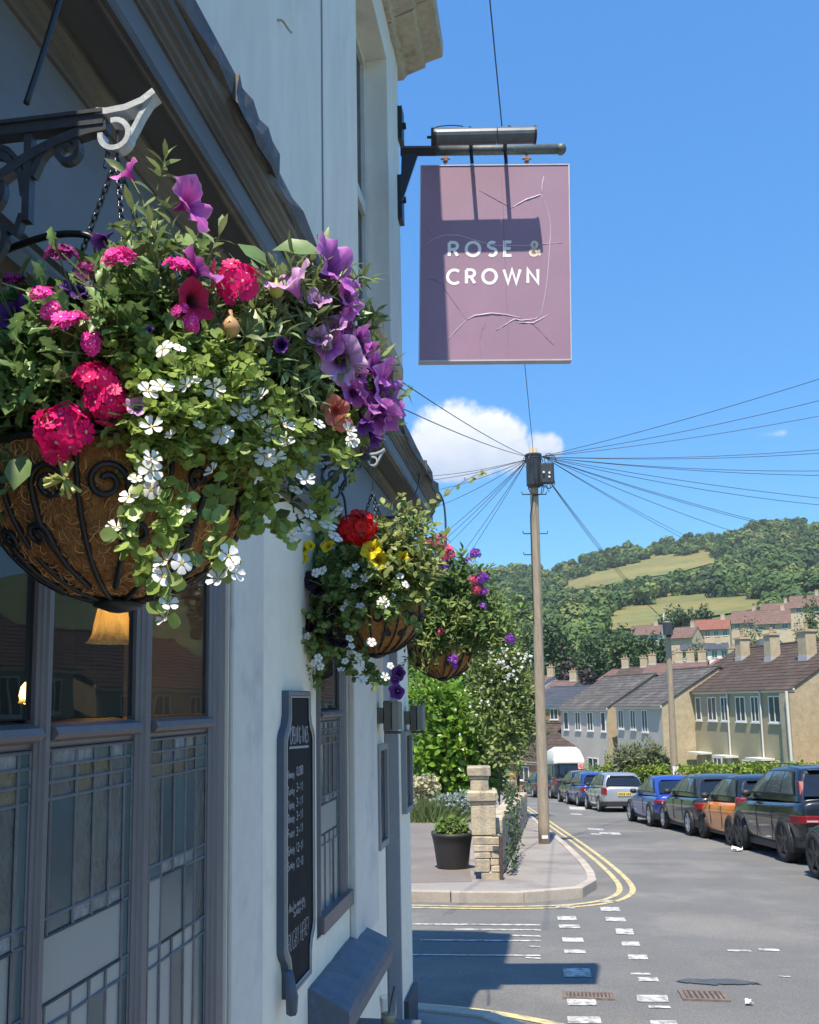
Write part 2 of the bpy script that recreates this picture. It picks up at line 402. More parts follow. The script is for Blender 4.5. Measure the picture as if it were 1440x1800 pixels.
# --- road --------------------------------------------------------------
mb = MB(); mb.add([(x, y, gz(y)) for x, y in [(-45, -12), (11, -12), (11, 30), (11, 72), (-45, 72)]], [(0, 1, 2, 3, 4)])
tag(mb.build('road', asphalt), kind='structure')
def gpoly(name, px, h, m):
    P0_ = [gr(u, v)[:2] for u, v in px]; P = []
    for a_, b_ in zip(P0_, P0_[1:]+P0_[:1]):
        for t in np.linspace(0, 1, 9)[:-1]: P.append(a_+(b_-a_)*t+nr.normal(size=2)*(.035 if 'patch' in name else .012))
    mb = MB(); mb.add([(p[0], p[1], gz(p[1])+h) for p in P], [tuple(range(len(P)))]); return tag(mb.build(name, m), kind='structure')
puddle_m = mat('puddle', (.085, .086, .088), .45, spec=.5, n1=(8, .3))
gpoly('puddle', [(1188, 1725), (1210, 1722), (1245, 1723), (1285, 1722), (1312, 1727), (1338, 1731), (1295, 1732), (1245, 1732), (1200, 1729)], .008, puddle_m)

# --- far pavement with the telegraph pole, kerb stones ------------------
KP = [gr(*p, .11)[:2] for p in [(560, 1566), (720, 1569), (850, 1571), (950, 1570), (1005, 1566), (1035, 1559), (1049, 1548), (1043, 1531), (1020, 1505), (985, 1474), (952, 1448), (920, 1423), (893, 1404), (872, 1391)]]
KP = [np.array([x, KP[0][1]]) for x in (-30., -24., -18., -12., -8., -5.5)]+KP+[np.array([-7.0, 66.0])]
kpath = smooth_path(KP, 8)
def resample(P, step):
    P = [np.array(p) for p in P]; out = [P[0]]; acc = 0
    for a, b in zip(P[:-1], P[1:]):
        L = np.linalg.norm(b-a); t = step-acc
        while t <= L: out.append(a+(b-a)*t/L); t += step
        acc = (acc+L) % step
    out.append(P[-1]); return out
def kerbrun(P, side, owner, z0=.13, maxd=70, lo=None, step=.9):
    K = resample(P, step)
    for a, b in zip(K[:-1], K[1:]):
        if np.linalg.norm(b) > maxd or (lo is not None and a[0] < lo): continue
        t = (b-a)/(np.linalg.norm(b-a)+1e-9); n = np.array([t[1], -t[0]])*side
        e = .006; a2, b2 = a+t*e, b-t*e; q = [a2, b2, b2+n*.125, a2+n*.125]
        dz = rng.uniform(-.004, .006); mb = MB()
        P0 = [(p[0], p[1], gz(p[1])-.1) for p in q]; P1 = [(p[0], p[1], gz(p[1])+z0+dz) for p in q]
        mb.hexa(P0+P1); mb.build('kerb_stone', kerb_m, owner, bevel=.012)
inner = offset(kpath, -.126)
poly = [tuple(p) for p in inner if p[1] < 66]
pav = slab('pavement', poly+[(-30, 66)], .115, footway, .3); tag(pav, kind='structure')
kerbrun(kpath, -1, pav, lo=-9, maxd=48)
yl = offset(kpath, .30); yl2 = offset(kpath, .47)
sk = lambda i: False
ny = [p for p in yl if p[0] > -8 and p[1] < 62]; ny2 = [p for p in yl2 if p[0] > -8 and p[1] < 62]
tag(ribbon('yellow_line', ny, -.038, .038, .005, paint_y), kind='structure'); tag(ribbon('yellow_line', ny2, -.038, .038, .005, paint_y), kind='structure')
# drive / forecourt on the left of the gate pier
dp = [gr(*p, .118)[:2] for p in [(560, 1548), (700, 1552), (830, 1550), (826, 1530), (826, 1434), (560, 1434)]]
tag(slab('driveway', dp, .121, drive_m, .1), kind='structure')
dp = [gr(*p, .118)[:2] for p in [(560, 1434), (830, 1431), (830, 1412), (560, 1414)]]
tag(slab('gravel_strip', dp, .135, gravel_m, .1), kind='structure')

# --- pavement under the pub, its kerb and yellow lines ------------------
NK = [np.array(p, float) for p in [(.42, -12), (.42, 0), (.42, 3.0), (.40, 4.0), (.30, 4.8), (.08, 5.35), (-.35, 5.72), (-.9, 5.92), (-2, 6.02), (-4, 6.05), (-30, 6.05)]]
nk = smooth_path(NK, 8)
npav = slab('pub_pavement', [tuple(p) for p in offset(nk, -.126)]+[(-30, -12)], .115, footway, .3); tag(npav, kind='structure')
kerbrun(nk, -1, npav, lo=-6, maxd=8)
tag(ribbon('yellow_line', [p for p in nk if p[0] > -9 and p[1] > 1], .20, .29, .005, paint_y), kind='structure')
tag(ribbon('yellow_line', [p for p in nk if p[0] > -9 and p[1] > 1], .36, .45, .005, paint_y), kind='structure')

# --- painted give-way dashes over the side street, thin worn lines ------
def quadpx(u0, u1, v0, v1, sk=0):
    P = [gr(u0, v1), gr(u1, v1+sk), gr(u1-3, v0+sk), gr(u0-2, v0)]; return [(p[0], p[1], gz(p[1])+.005) for p in P]
mb = MB()
for (u0, u1, v0, v1) in [(979, 1012, 1592, 1597), (981, 1015, 1611, 1618), (984, 1021, 1626, 1632), (990, 1027, 1649, 1656), (993, 1031, 1670, 1676), (992, 1040, 1703, 1718), (998, 1050, 1757, 1768), (999, 1058, 1788, 1800),
                         (1056, 1084, 1583, 1586), (1057, 1091, 1595, 1602), (1066, 1101, 1613, 1620), (1084, 1115, 1633, 1643), (1094, 1126, 1656, 1663), (1106, 1140, 1679, 1687), (1110, 1145, 1711, 1714), (1123, 1159, 1719, 1726), (1121, 1176, 1750, 1762), (1141, 1180, 1769, 1773), (1145, 1192, 1795, 1803)]:
    mb.add(quadpx(u0, u1, v0, v1, .5), [(0, 1, 2, 3)])
tag(mb.build('give_way_dashes', paint_w), kind='structure')
mb = MB()
for v0, uL in [(1624, 720), (1633, 800), (1644, 900), (1652, 740), (1663, 930), (1678, 720), (1683, 925)]:
    mb.add(quadpx(uL, 952, v0, v0+2.2, 1.5), [(0, 1, 2, 3)])
tag(mb.build('worn_white_lines', paint_w), kind='structure')
mb = MB()
for (u0, u1, v0, v1) in [(1002, 1030, 1418, 1423), (1035, 1062, 1456, 1459), (1055, 1075, 1463, 1466), (1005, 1025, 1430, 1432), (1070, 1092, 1463, 1467), (1040, 1058, 1465, 1467), (1280, 1322, 1670, 1673), (1335, 1372, 1668, 1672), (1370, 1392, 1716, 1718)]:
    mb.add(quadpx(u0, u1, v0, v1, 1), [(0, 1, 2, 3)])
tag(mb.build('worn_road_marks', paint_w), kind='structure')

# --- drain grates -------------------------------------------------------
iron_rust = mat('rusty_iron', (.20, .155, .135), .8, .3, n1=(12, .3), n2=(60, .3), bump=(80, .5, .004))
dark_hole = mat('dark_hole', (.06, .055, .05), .9)
def grate(u, v, w_, d_, label, n):
    p = gr(u, v); g = thing('drain_grate', label, 'drain', (p[0], p[1], gz(p[1])), group='drain grates in the road')
    sl = math.atan(-.076); 
    def bx(x0, x1, y0, y1, z0, z1, nm, m):
        mb = MB(); Q = [(p[0]+x, p[1]+y) for x, y in [(x0, y0), (x1, y0), (x1, y1), (x0, y1)]]
        mb.hexa([(x, y, gz(y)+z0) for x, y in Q]+[(x, y, gz(y)+z1) for x, y in Q]); return mb.build(nm, m, g)
    bx(-w_/2, w_/2, -d_/2, d_/2, -.02, .006, 'pit', dark_hole)
    for a, b, c, d in [(-w_/2, w_/2, -d_/2-.03, -d_/2), (-w_/2, w_/2, d_/2, d_/2+.03), (-w_/2-.03, -w_/2, -d_/2-.03, d_/2+.03), (w_/2, w_/2+.03, -d_/2-.03, d_/2+.03)]:
        bx(a, b, c, d, -.02, .014, 'frame_bar', iron_rust)
    for i in range(n):
        x = -w_/2+w_*(i+.5)/n; bx(x-w_/n*.27, x+w_/n*.27, -d_/2, d_/2, -.01, .012, 'slat', iron_rust)
grate(1034, 1752, .30, .13, 'rusty slotted drain grate between the white dashes', 11)
grate(1237, 1752, .26, .22, 'rusty slotted drain grate below the puddle', 7)

# --- right-hand pavement, hedge bank and front gardens -------------------
RK = [np.array(p, float) for p in [(6.6, -12), (6.5, 5), (6.3, 12), (6.05, 17), (5.65, 21), (5.2, 25), (4.5, 31), (3.6, 38), (2.4, 46), (.6, 55), (-2.4, 66)]]
rk = smooth_path(RK, 6)
rpav = slab('far_pavement', [tuple(p) for p in offset(rk, .126)]+[(11, 70), (11, -12)], .115, footway, .3); tag(rpav, kind='structure')
kerbrun([p for p in rk if p[1] > 12], 1, rpav, maxd=50, step=1.6)
tag(slab('front_gardens', [(8.2, -12), (8.2, 16), (7.6, 22), (6.6, 30), (5.4, 39), (4.6, 48), (3.2, 58), (1.6, 66), (40, 66), (40, -12)], .16, grass_m, .4), kind='structure')

# ------------------------------------------------------------------ foliage templates
def tmpl_leaf(wd=.3, fold=.12, droop=.15):
    V = np.array([(0, 0, 0), (-wd*.75, .3, fold), (0, .33, 0), (wd*.75, .3, fold), (-wd*.85, .62, fold*.6-droop*.3), (0, .66, -droop*.3), (wd*.85, .62, fold*.6-droop*.3), (0, 1, -droop)], float)
    Fc = np.array([(0, 2, 1), (0, 3, 2), (1, 2, 5), (1, 5, 4), (2, 3, 6), (2, 6, 5), (4, 5, 7), (5, 6, 7)]); return V, Fc
def tmpl_round(k=8, tooth=.12):
    V = [(0, .45, .0)]
    for i in range(k):
        a = 2*math.pi*i/k; r_ = .5*(1-tooth*(i % 2)); V.append((r_*math.sin(a), .45-r_*math.cos(a), .07))
    return np.array(V, float), np.array([(0, 1+i, 1+(i+1) % k) for i in range(k)])
def tmpl_tooth():
    V = [(0, 0, 0), (0, 1, -.12), (0, .5, 0)]; L = [(.16, .12), (.10, .25), (.26, .34), (.17, .48), (.27, .58), (.14, .72), (.17, .80)]
    Fc = []
    for sgn in (-1, 1):
        b = len(V); V += [(sgn*x, y, .06) for x, y in L]; idx = [0]+list(range(b, b+len(L)))+[1]
        for i in range(len(idx)-1): Fc.append((2, idx[i], idx[i+1]) if sgn > 0 else (2, idx[i+1], idx[i]))
    return np.array(V, float), np.array(Fc)
T_LEAF, T_LANCE, T_ROUND, T_TOOTH = tmpl_leaf(), tmpl_leaf(.15, .05, .2), tmpl_round(), tmpl_tooth()
T_BROAD = tmpl_leaf(.36, .10, .12)
T_QUAD = (np.array([(-.5, -.5, 0), (.5, -.5, .08), (.5, .5, 0), (-.5, .5, .1)], float), np.array([(0, 1, 2), (0, 2, 3)]))
def unit(v): v = np.array(v, float); return v/(np.linalg.norm(v)+1e-12)
def crown_points(n, lobes, shell=.35):
    """points on lobed crown (unit sphere-ish lobes: (cx,cy,cz,r)) with outward normals"""
    tot = sum(l[3]**2 for l in lobes); P = []; Nn = []
    while len(P) < n:
        l = lobes[nr.choice(len(lobes), p=[q[3]**2/tot for q in lobes])]
        d = unit(nr.normal(size=3)); d[2] = d[2] if d[2] > -.55 else -d[2]*.4
        r_ = l[3]*(1-shell*nr.rand()**1.7)*(1+.10*nr.normal()); p = np.array(l[:3])+d*r_
        P.append(p); Nn.append(d)
    return np.array(P), np.array(Nn)
def crown_tmpl(n, lobes, ls, T=T_QUAD):
    P, Nn = crown_points(n, lobes); V = []; Fc = []; k = 0
    for p, d in zip(P, Nn):
        M3 = frame(unit(d*1.3+nr.normal(size=3)*.32+np.array([0, -.1, .25])), nr.normal(size=3), 0, ls*(.6+.8*nr.rand()))
        V.append(T[0] @ M3.T+p); Fc.append(T[1]+k); k += len(T[0])
    return np.vstack(V), np.vstack(Fc)
def lobes_of(n, rad=.32, hz=.42):
    L = [(0, 0, .5, .36)]
    for i in range(n):
        a = rng.uniform(0, 6.28); q = rng.uniform(.12, .34); z = rng.uniform(.18, .78); L.append((q*math.cos(a), q*math.sin(a), z, rng.uniform(.14, .26)))
    return L

# --- the wooded hillside: one mass nobody could count ---------------------
wood_m = mat('woodland_leaf', (.06, .1, .03), .75, island=.18, trans=.12, ramp=[(0, (.040, .085, .032)), (.35, (.080, .145, .046)), (.7, (.12, .19, .056)), (1, (.19, .23, .075))], spec=.2)
WT = [crown_tmpl(560, lobes_of(9), .112) for _ in range(7)]
def in_meadow(u, v, mg=3):
    for top, bot in MEADOWS:
        if top[0][0]-4 < u < top[-1][0]+4 and lerp_t(top, u)-mg < v < lerp_t(bot, u)+mg: return True
    return False
acc = Acc(); cand = []
for k in range(5200):
    u = nr.uniform(690, 1640); sv = lerp_t(SKYL, u)+16; v = sv+(1205-sv)*nr.rand()**1.25
    if u > 1100 and v > 1100+ (1300-u)*.1 and u < 1700 and v > 1085: continue        # houses stand here
    if u < 1000 and 1140 < v < 1200 and u > 930: continue
    cand.append((u, v))
cand.sort(key=lambda c: c[1]); kept = []
def wood_tree(u, v, hh=None):
    p = hillpt(u, v); rho = math.hypot(p[0], p[1]); Hh = hh or nr.uniform(9, 17)
    hp = Hh/rho*F; wp = hp*.5
    for f in (.15, .4, .65, .9):
        if in_meadow(u, v-hp*f, 1) or in_meadow(u-wp*.5, v-hp*f, 0) or in_meadow(u+wp*.5, v-hp*f, 0): return False
    for (a, b, c) in kept:
        if abs(a-u) < wp*.52 and abs(b-v) < hp*.20: return False
    kept.append((u, v, hp)); T = WT[nr.randint(7)]; wr = Hh*nr.uniform(.7, 1.35); th = nr.uniform(0, 6.28)
    M3 = np.array([[math.cos(th), -math.sin(th), 0], [math.sin(th), math.cos(th), 0], [0, 0, 1.0]]) @ np.diag([wr, wr, Hh*1.02])
    tone = min(1, max(0, nr.normal(.42, .32))); acc.add((T[0], T[1], np.full(len(T[0]), tone)), M3, p-np.array([0, 0, Hh*.12])); return True
for u, v in cand: wood_tree(u, v)
wood = acc.build('woodland', wood_m); tag(wood, 'dense green mixed woodland covering the far hillside', 'woodland', kind='stuff')
# ================================================================== THE PUB
XW, YC = -.84, 5.56
white_wall = mat('white_render', (.77, .74, .67), .8, n1=(1.1, .10), n2=(9, .07), bump=(14, .45, .010), bump2=(160, .15, .002), col2=(.50, .48, .42), thr=(.56, .82, 1.8), stretch=(1, 1, .35))
bounce_wall = mat('white_render_bounce', (.86, .79, .66), .8, n1=(1.3, .07), n2=(14, .05), bump=(16, .35, .008), bump2=(160, .2, .002), col2=(.64, .585, .47), thr=(.58, .80, 2.6))  # lower white wall: warm bounce light from the pavement put into its colour
blue_wall = mat('pale_blue_render', (.68, .64, .575), .75, n1=(1.6, .08), n2=(18, .05), bump=(24, .25, .006), col2=(.48, .475, .455), thr=(.55, .72, 3))
frame_m = mat('slate_violet_paint', (.15, .138, .148), .42, n1=(6, .16), n2=(60, .08), bump=(35, .12, .003), stretch=(1, 1, .3))
fascia_m = mat('charcoal_fascia_paint', (.070, .072, .074), .55, n1=(2.2, .18), n2=(30, .12), bump=(30, .2, .004), col2=(.10, .094, .08), thr=(.52, .72, 5), stretch=(1, .15, 1))
fasciab_m = mat('blue_grey_fascia_paint', (.13, .132, .138), .5, n1=(2.2, .18), n2=(30, .1), bump=(30, .2, .004), stretch=(1, .2, 1))
mould_m = mat('brown_grey_moulding', (.15, .135, .112), .65, n1=(4, .25), n2=(40, .2), bump=(40, .35, .004), stretch=(1, .2, 1), col2=(.07, .068, .068), thr=(.48, .6, 6))
lead_m = mat('weathered_lead', (.105, .10, .10), .6, .35, n1=(5, .3), n2=(40, .2), bump=(12, .6, .01))
stone_m = mat('weathered_stone', (.46, .41, .33), .88, n1=(4, .2), n2=(26, .16), bump=(30, .6, .012), col2=(.22, .195, .165), thr=(.56, .72, 6))
sill_m = mat('blue_sill_paint', (.09, .115, .155), .5, n1=(5, .15), n2=(40, .12), bump=(45, .35, .004), col2=(.14, .20, .28), thr=(.6, .75, 18))
plinth_m = mat('dark_plinth_paint', (.045, .06, .085), .6, n1=(4, .2), bump=(30, .3, .004))
came_m = mat('lead_came', (.16, .165, .18), .5, .5, n2=(40, .2))
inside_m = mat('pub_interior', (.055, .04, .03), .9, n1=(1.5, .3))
black_iron = mat('black_ironwork', (.022, .024, .028), .42, .3, n2=(60, .25), bump=(80, .3, .002))
bluegrey_iron = mat('blue_grey_ironwork', (.055, .06, .07), .42, .2, n1=(20, .2), n2=(70, .2), bump=(70, .35, .002))
silver_iron = mat('silver_paint', (.50, .53, .56), .45, .4, n1=(40, .18), bump=(90, .4, .002))
clear_g = glass('clear_pane', (.03, .034, .034), .012, .55, 1.0, bump=(3.5, .22))
pane_teal = mat('pane_teal', (.075, .115, .125), .16, n1=(5, .25), bump=(14, .22, .004), spec=.75, objrnd=.2)
pane_pale = mat('pane_pale_grey', (.30, .315, .305), .30, n1=(3, .1), bump=(60, .1, .002), spec=.6, objrnd=.08)  # pale grey panes, rougher than the rest
pane_brown = mat('pane_brown_relief', (.13, .105, .062), .15, n1=(40, .4), bump=(70, .9, .006), spec=.8, objrnd=.3)
pane_rip = mat('pane_rippled', (.085, .10, .105), .12, n1=(18, .3), bump=(55, .8, .005), spec=.8, objrnd=.3)
pane_hammer = mat('pane_hammered', (.24, .25, .26), .2, n1=(50, .4), bump=(90, 1.0, .006), spec=.8, objrnd=.2)

pub = thing('pub_building', 'white and blue-grey painted pub with dark cornice and leaded windows', 'building', (XW, 2.0, 0))
def wallbox(y0, y1, z0, z1, m=white_wall, x0=-.30, x1=0.0, nm='wall', par=None, bevel=0):
    mb = MB(); mb.box((XW+x0, y0, z0), (XW+x1, y1, z1)); return mb.build(nm, m, par or pub, bevel=bevel)
ZG = -1.2
W1 = (-1.4, 2.31, .50, 2.36); W2 = (3.25, 3.80, .80, 2.36); DR = (4.68, 5.17, -1.2, 2.10); UW = (4.14, 5.10, 3.66, 5.70)
wallbox(-6, W1[0], ZG, 2.36); wallbox(W1[0], W1[1], ZG, W1[2]); wallbox(W1[1], W2[0], ZG, 2.36, bounce_wall)
wallbox(W2[0], W2[1], ZG, W2[2], bounce_wall); wallbox(W2[1], DR[0], ZG, 2.36, bounce_wall); wallbox(DR[0], DR[1], DR[3], 2.36); wallbox(DR[1], YC, ZG, 2.36, bounce_wall)
wallbox(-6, UW[0], 2.36, 6.0); wallbox(UW[0], UW[1], 2.36, UW[2]); wallbox(UW[0], UW[1], UW[3], 6.0); wallbox(UW[1], YC, 2.36, 6.0)
mb = MB(); mb.box((-9, YC-.3, ZG), (XW-.302, YC, 6.0)); mb.build('side_wall', white_wall, pub)
mb = MB(); mb.box((-9.3, -6, ZG), (-9, YC, 6.0)); mb.build('back_wall', white_wall, pub)
mb = MB(); mb.box((-9, -6.3, ZG), (XW, -6.002, 6.0)); mb.build('end_wall', white_wall, pub)
mb = MB(); mb.box((-9.5, -6.4, 6.45), (XW+.05, YC+.05, 6.6)); mb.build('roof', lead_m, pub)
# dark room behind the windows
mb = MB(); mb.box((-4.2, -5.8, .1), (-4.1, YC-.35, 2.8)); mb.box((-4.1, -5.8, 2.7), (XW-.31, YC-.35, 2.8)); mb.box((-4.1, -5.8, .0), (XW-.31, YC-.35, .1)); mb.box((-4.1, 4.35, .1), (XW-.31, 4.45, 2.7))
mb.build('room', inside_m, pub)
cream_m = mat('cream_curtain', (.42, .35, .22), .85, n1=(3, .2))
mb = MB()
for i, (y0, y1) in enumerate([(2.62, 2.95), (3.3, 3.5)]):
    mb.add([(XW-.75-.04*math.sin(k*1.9), y0+(y1-y0)*k/12, z) for z in (.9, 2.5) for k in range(13)], [(k, k+1, 14+k, 13+k) for k in range(12)])
mb.build('curtain', cream_m, pub, True)
# pilasters painted pale blue-grey
wallbox(2.315, 2.58, ZG, 2.355, blue_wall, .0, .014, 'pilaster', bevel=.006)
wallbox(3.805, 4.33, .62, 2.355, blue_wall, .0, .030, 'pilaster', bevel=.008)
jamb_m = mat('grey_door_jamb', (.36, .375, .39), .6, n1=(4, .1), n2=(40, .05))
wallbox(5.155, 5.168, ZG, 2.09, jamb_m, -.078, -.002, 'door_jamb')
wallbox(4.70, 5.15, ZG, 2.0, plinth_m, -.29, -.22, 'door')
wallbox(4.70, 5.150, 1.64, 2.05, jamb_m, -.20, -.045, 'door_canopy')
wallbox(5.20, 5.555, ZG, -.03, plinth_m, 0, .03, 'plinth', bevel=.006)
wallbox(4.36, 4.66, ZG, -.03, plinth_m, 0, .03, 'plinth', bevel=.006)
# stone string course / upper cornice: blocks, each with its own face
def prof_run(prof, y0, y1, mats, nm, par=None, smooth=False, wob=0, seg=1):
    mb = MB(); ys = np.linspace(y0, y1, seg+1)
    rows = []
    for y in ys:
        rows.append([(XW+o+(nr.normal()*wob if k in (1, 2, 3) else 0), y, z+(nr.normal()*wob if k in (1, 2, 3) else 0)) for k, (o, z) in enumerate(prof)])
    n = len(prof); V = [p for r_ in rows for p in r_]
    Fs = [(i*n+j, (i+1)*n+j, (i+1)*n+(j+1) % n, i*n+(j+1) % n) for i in range(seg) for j in range(n)]
    Fs += [tuple(range(n-1, -1, -1)), tuple(range(seg*n, seg*n+n))]
    mb.add(V, Fs); return mb.build(nm, mats, par or pub, smooth)
uc = pub
y = -6.0; k = 0
while y < YC+.10:
    L = min(rng.uniform(.42, .62), YC+.14-y); deep = .07 if y < 3.3 else .31; j = rng.uniform(-.01, .01)
    prof_run([(-.05, 5.99), (.03+j, 5.99), (.05+j, 6.03), (max(.055, deep*.55)+j, 6.06), (max(.06, deep*.6)+j, 6.10), (deep-.008+j, 6.13), (deep+j, 6.18), (deep+j, 6.24+j), (-.05, 6.32)], y+.004, y+L-.004, stone_m, 'cornice_stone', wob=.007, seg=4)
    y += L; k += 1
# entablature over the shopfront: one long moulding per layer
END = 5.86
prof_run([(-.01, 2.34), (.045, 2.345), (.048, 2.372), (.034, 2.376), (.034, 2.392), (.022, 2.398), (.022, 2.412), (-.01, 2.43)], -6, 5.60, mould_m, 'architrave_moulding')
prof_run([(-.01, 2.431), (.018, 2.431), (.018, 2.785), (-.01, 2.785)], -6, 5.585, fasciab_m, 'frieze_board')
prof_run([(-.01, 2.786), (.024, 2.788), (.024, 2.800), (.034, 2.804), (.034, 2.815), (.044, 2.819), (.050, 2.830), (.050, 2.843), (-.01, 2.843)], -6, 5.64, mould_m, 'bed_moulding')
prof_run([(-.01, 2.844), (.126, 2.846), (.126, 2.862), (-.01, 2.862)], -6, END-.07, fascia_m, 'soffit_board')
prof_run([(.127, 2.838), (.134, 2.838), (.138, 2.843), (.148, 2.843), (.150, 2.862), (.127, 2.862)], -6, END-.05, mould_m, 'drip_moulding')
prof_run([(-.01, 2.863), (.150, 2.863), (.150, 2.922), (-.01, 2.922)], -6, END-.045, fasciab_m, 'fascia_board')
prof_run([(-.01, 2.923), (.156, 2.923), (.156, 2.932), (.164, 2.936), (.166, 2.946), (.176, 2.951), (.178, 2.962), (.188, 2.967), (.192, 2.982), (-.01, 2.982)], -6, END-.02, mould_m, 'crown_moulding')
prof_run([(-.01, 2.983), (.196, 2.983), (.206, 2.995), (.206, 3.035), (.20, 3.045), (.0, 3.12), (-.01, 3.12)], -6, END, lead_m, 'lead_flashing', wob=.0065, seg=90)
# jagged torn flashing lip
for (ya, yb) in [(1.75, 2.05), (2.6, 2.9), (3.4, 3.75), (5.0, 5.3)]:
    prof_run([(.195, 3.0), (.214, 2.978), (.219, 3.0), (.214, 3.05), (.20, 3.05)], ya, yb, lead_m, 'flashing_lap', wob=.004, seg=6)
# entablature side return
mb = MB(); mb.box((-9, YC, 2.4), (XW-.01, YC+.03, 2.98)); mb.box((-9, YC, 2.985), (XW-.01, END-.02, 3.06)); mb.build('side_cornice', fascia_m, pub)
mb = MB(); c = onX(541, 372, XW+.10); mb.lathe([(.0, 0), (.026, 0), (.026, .11), (.022, .11), (.022, .06), (0, .06)], (c[0], c[1], 3.05), 16); mb.build('vent_pipe', mat('grey_pipe', (.20, .23, .25), .6), pub, True)
mb = MB(); mb.tube([(XW+.004, 3.39+rng.uniform(-.004, .004), z) for z in np.linspace(3.08, 6.0, 14)], .0035, 5); mb.build('wall_cable', mat('grey_cable', (.22, .23, .24), .6), pub)
mb = MB(); h0 = onX(487, 36, XW); mb.tube([h0+np.array([.0+.01*t, .0, 0])+np.array([.03*t, .05*t, .012*math.sin(t*5)]) for t in np.linspace(0, 1, 9)], .004, 6); mb.build('wall_hook', stone_m, pub)
# upper sash window
uw = wallbox(UW[0], UW[1], UW[2]-.09, UW[2]-.002, stone_m, -.12, .075, 'window_sill', bevel=.012)
win = wallbox(UW[0]+.002, UW[0]+.06, UW[2]+.002, UW[3]-.002, white_wall, -.20, -.13, 'sash_window')
wood_w = mat('white_sash_paint', (.66, .66, .63), .5, n1=(8, .1), n2=(40, .06))
for (a, b, c_, d) in [(UW[1]-.06, UW[1]-.002, UW[2], UW[3]), (UW[0]+.06, UW[1]-.06, UW[2], UW[2]+.07), (UW[0]+.06, UW[1]-.06, UW[3]-.07, UW[3]-.002), (UW[0]+.06, UW[1]-.06, 4.62, 4.70), (4.60, 4.63, UW[2]+.07, UW[3]-.07)]:
    wallbox(a, b, c_, d, wood_w, -.19, -.135, 'sash_bar', win)
wallbox(UW[0]+.06, UW[1]-.06, UW[2]+.07, UW[3]-.07, clear_g, -.165, -.160, 'pane', win)
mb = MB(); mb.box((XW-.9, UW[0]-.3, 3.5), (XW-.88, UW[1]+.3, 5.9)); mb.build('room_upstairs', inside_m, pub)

# ground-floor windows -------------------------------------------------------
def vprof(mb, yc, hw, z0, z1, x0=-.028, proud=.004):
    """upright glazing bar with a stepped ovolo section"""
    sec = [(x0, -hw), (proud-.014, -hw), (proud-.010, -hw*.80), (proud-.006, -hw*.74), (proud-.005, -hw*.45), (proud, -hw*.34), (proud, hw*.34), (proud-.005, hw*.45), (proud-.006, hw*.74), (proud-.010, hw*.80), (proud-.014, hw), (x0, hw)]
    mb.prism(sec, lambda p: (XW+p[0], yc+p[1], z0), lambda p: (XW+p[0], yc+p[1], z1))
def hprof(mb, y0, y1, zc, hh, x0=-.06, proud=.012):
    sec = [(x0, -hh), (proud-.03, -hh), (proud-.026, -hh*.6), (proud-.008, -hh*.35), (proud, 0), (proud-.006, hh*.5), (proud-.03, hh*.8), (x0, hh)]
    mb.prism(sec, lambda p: (XW+p[0], y0, zc+p[1]), lambda p: (XW+p[0], y1, zc+p[1]))
def leaded(win, y0, y1, rects, cols, xg):
    """rects: (c0, c1, z0, z1, material); every piece of glass is a pane, every lead a bar"""
    cy = [y0+(y1-y0)*c for c in cols]
    bars = set()
    for (c0, c1, z0, z1, m) in rects:
        a, b = cy[c0], cy[c1]; tl = rng.uniform(-.010, .010); t2 = rng.uniform(-.008, .008)
        mb = MB(); g = .0015
        w_ = (b-a)/2; hz = (z1-z0)/2
        mb.add([(XW+xg-tl*w_*8*.5-t2*hz*.5, a+g, z0+g), (XW+xg+tl*w_*8*.5-t2*hz*.5, b-g, z0+g), (XW+xg+tl*w_*8*.5+t2*hz*.5, b-g, z1-g), (XW+xg-tl*w_*8*.5+t2*hz*.5, a+g, z1-g)], [(0, 1, 2, 3)])
        mb.build('pane', m, win)
        bars |= {('v', round(a, 4), z0, z1), ('v', round(b, 4), z0, z1), ('h', z0, round(a, 4), round(b, 4)), ('h', z1, round(a, 4), round(b, 4))}
    for t, p, q, r_ in sorted(bars):
        mb = MB()
        if t == 'v': mb.tube([(XW+xg+.001, p, q), (XW+xg+.001, p, r_)], .0032, 6)
        else: mb.tube([(XW+xg+.001, q, p), (XW+xg+.001, r_, p)], .0032, 6)
        mb.build('lead_came', came_m, win)
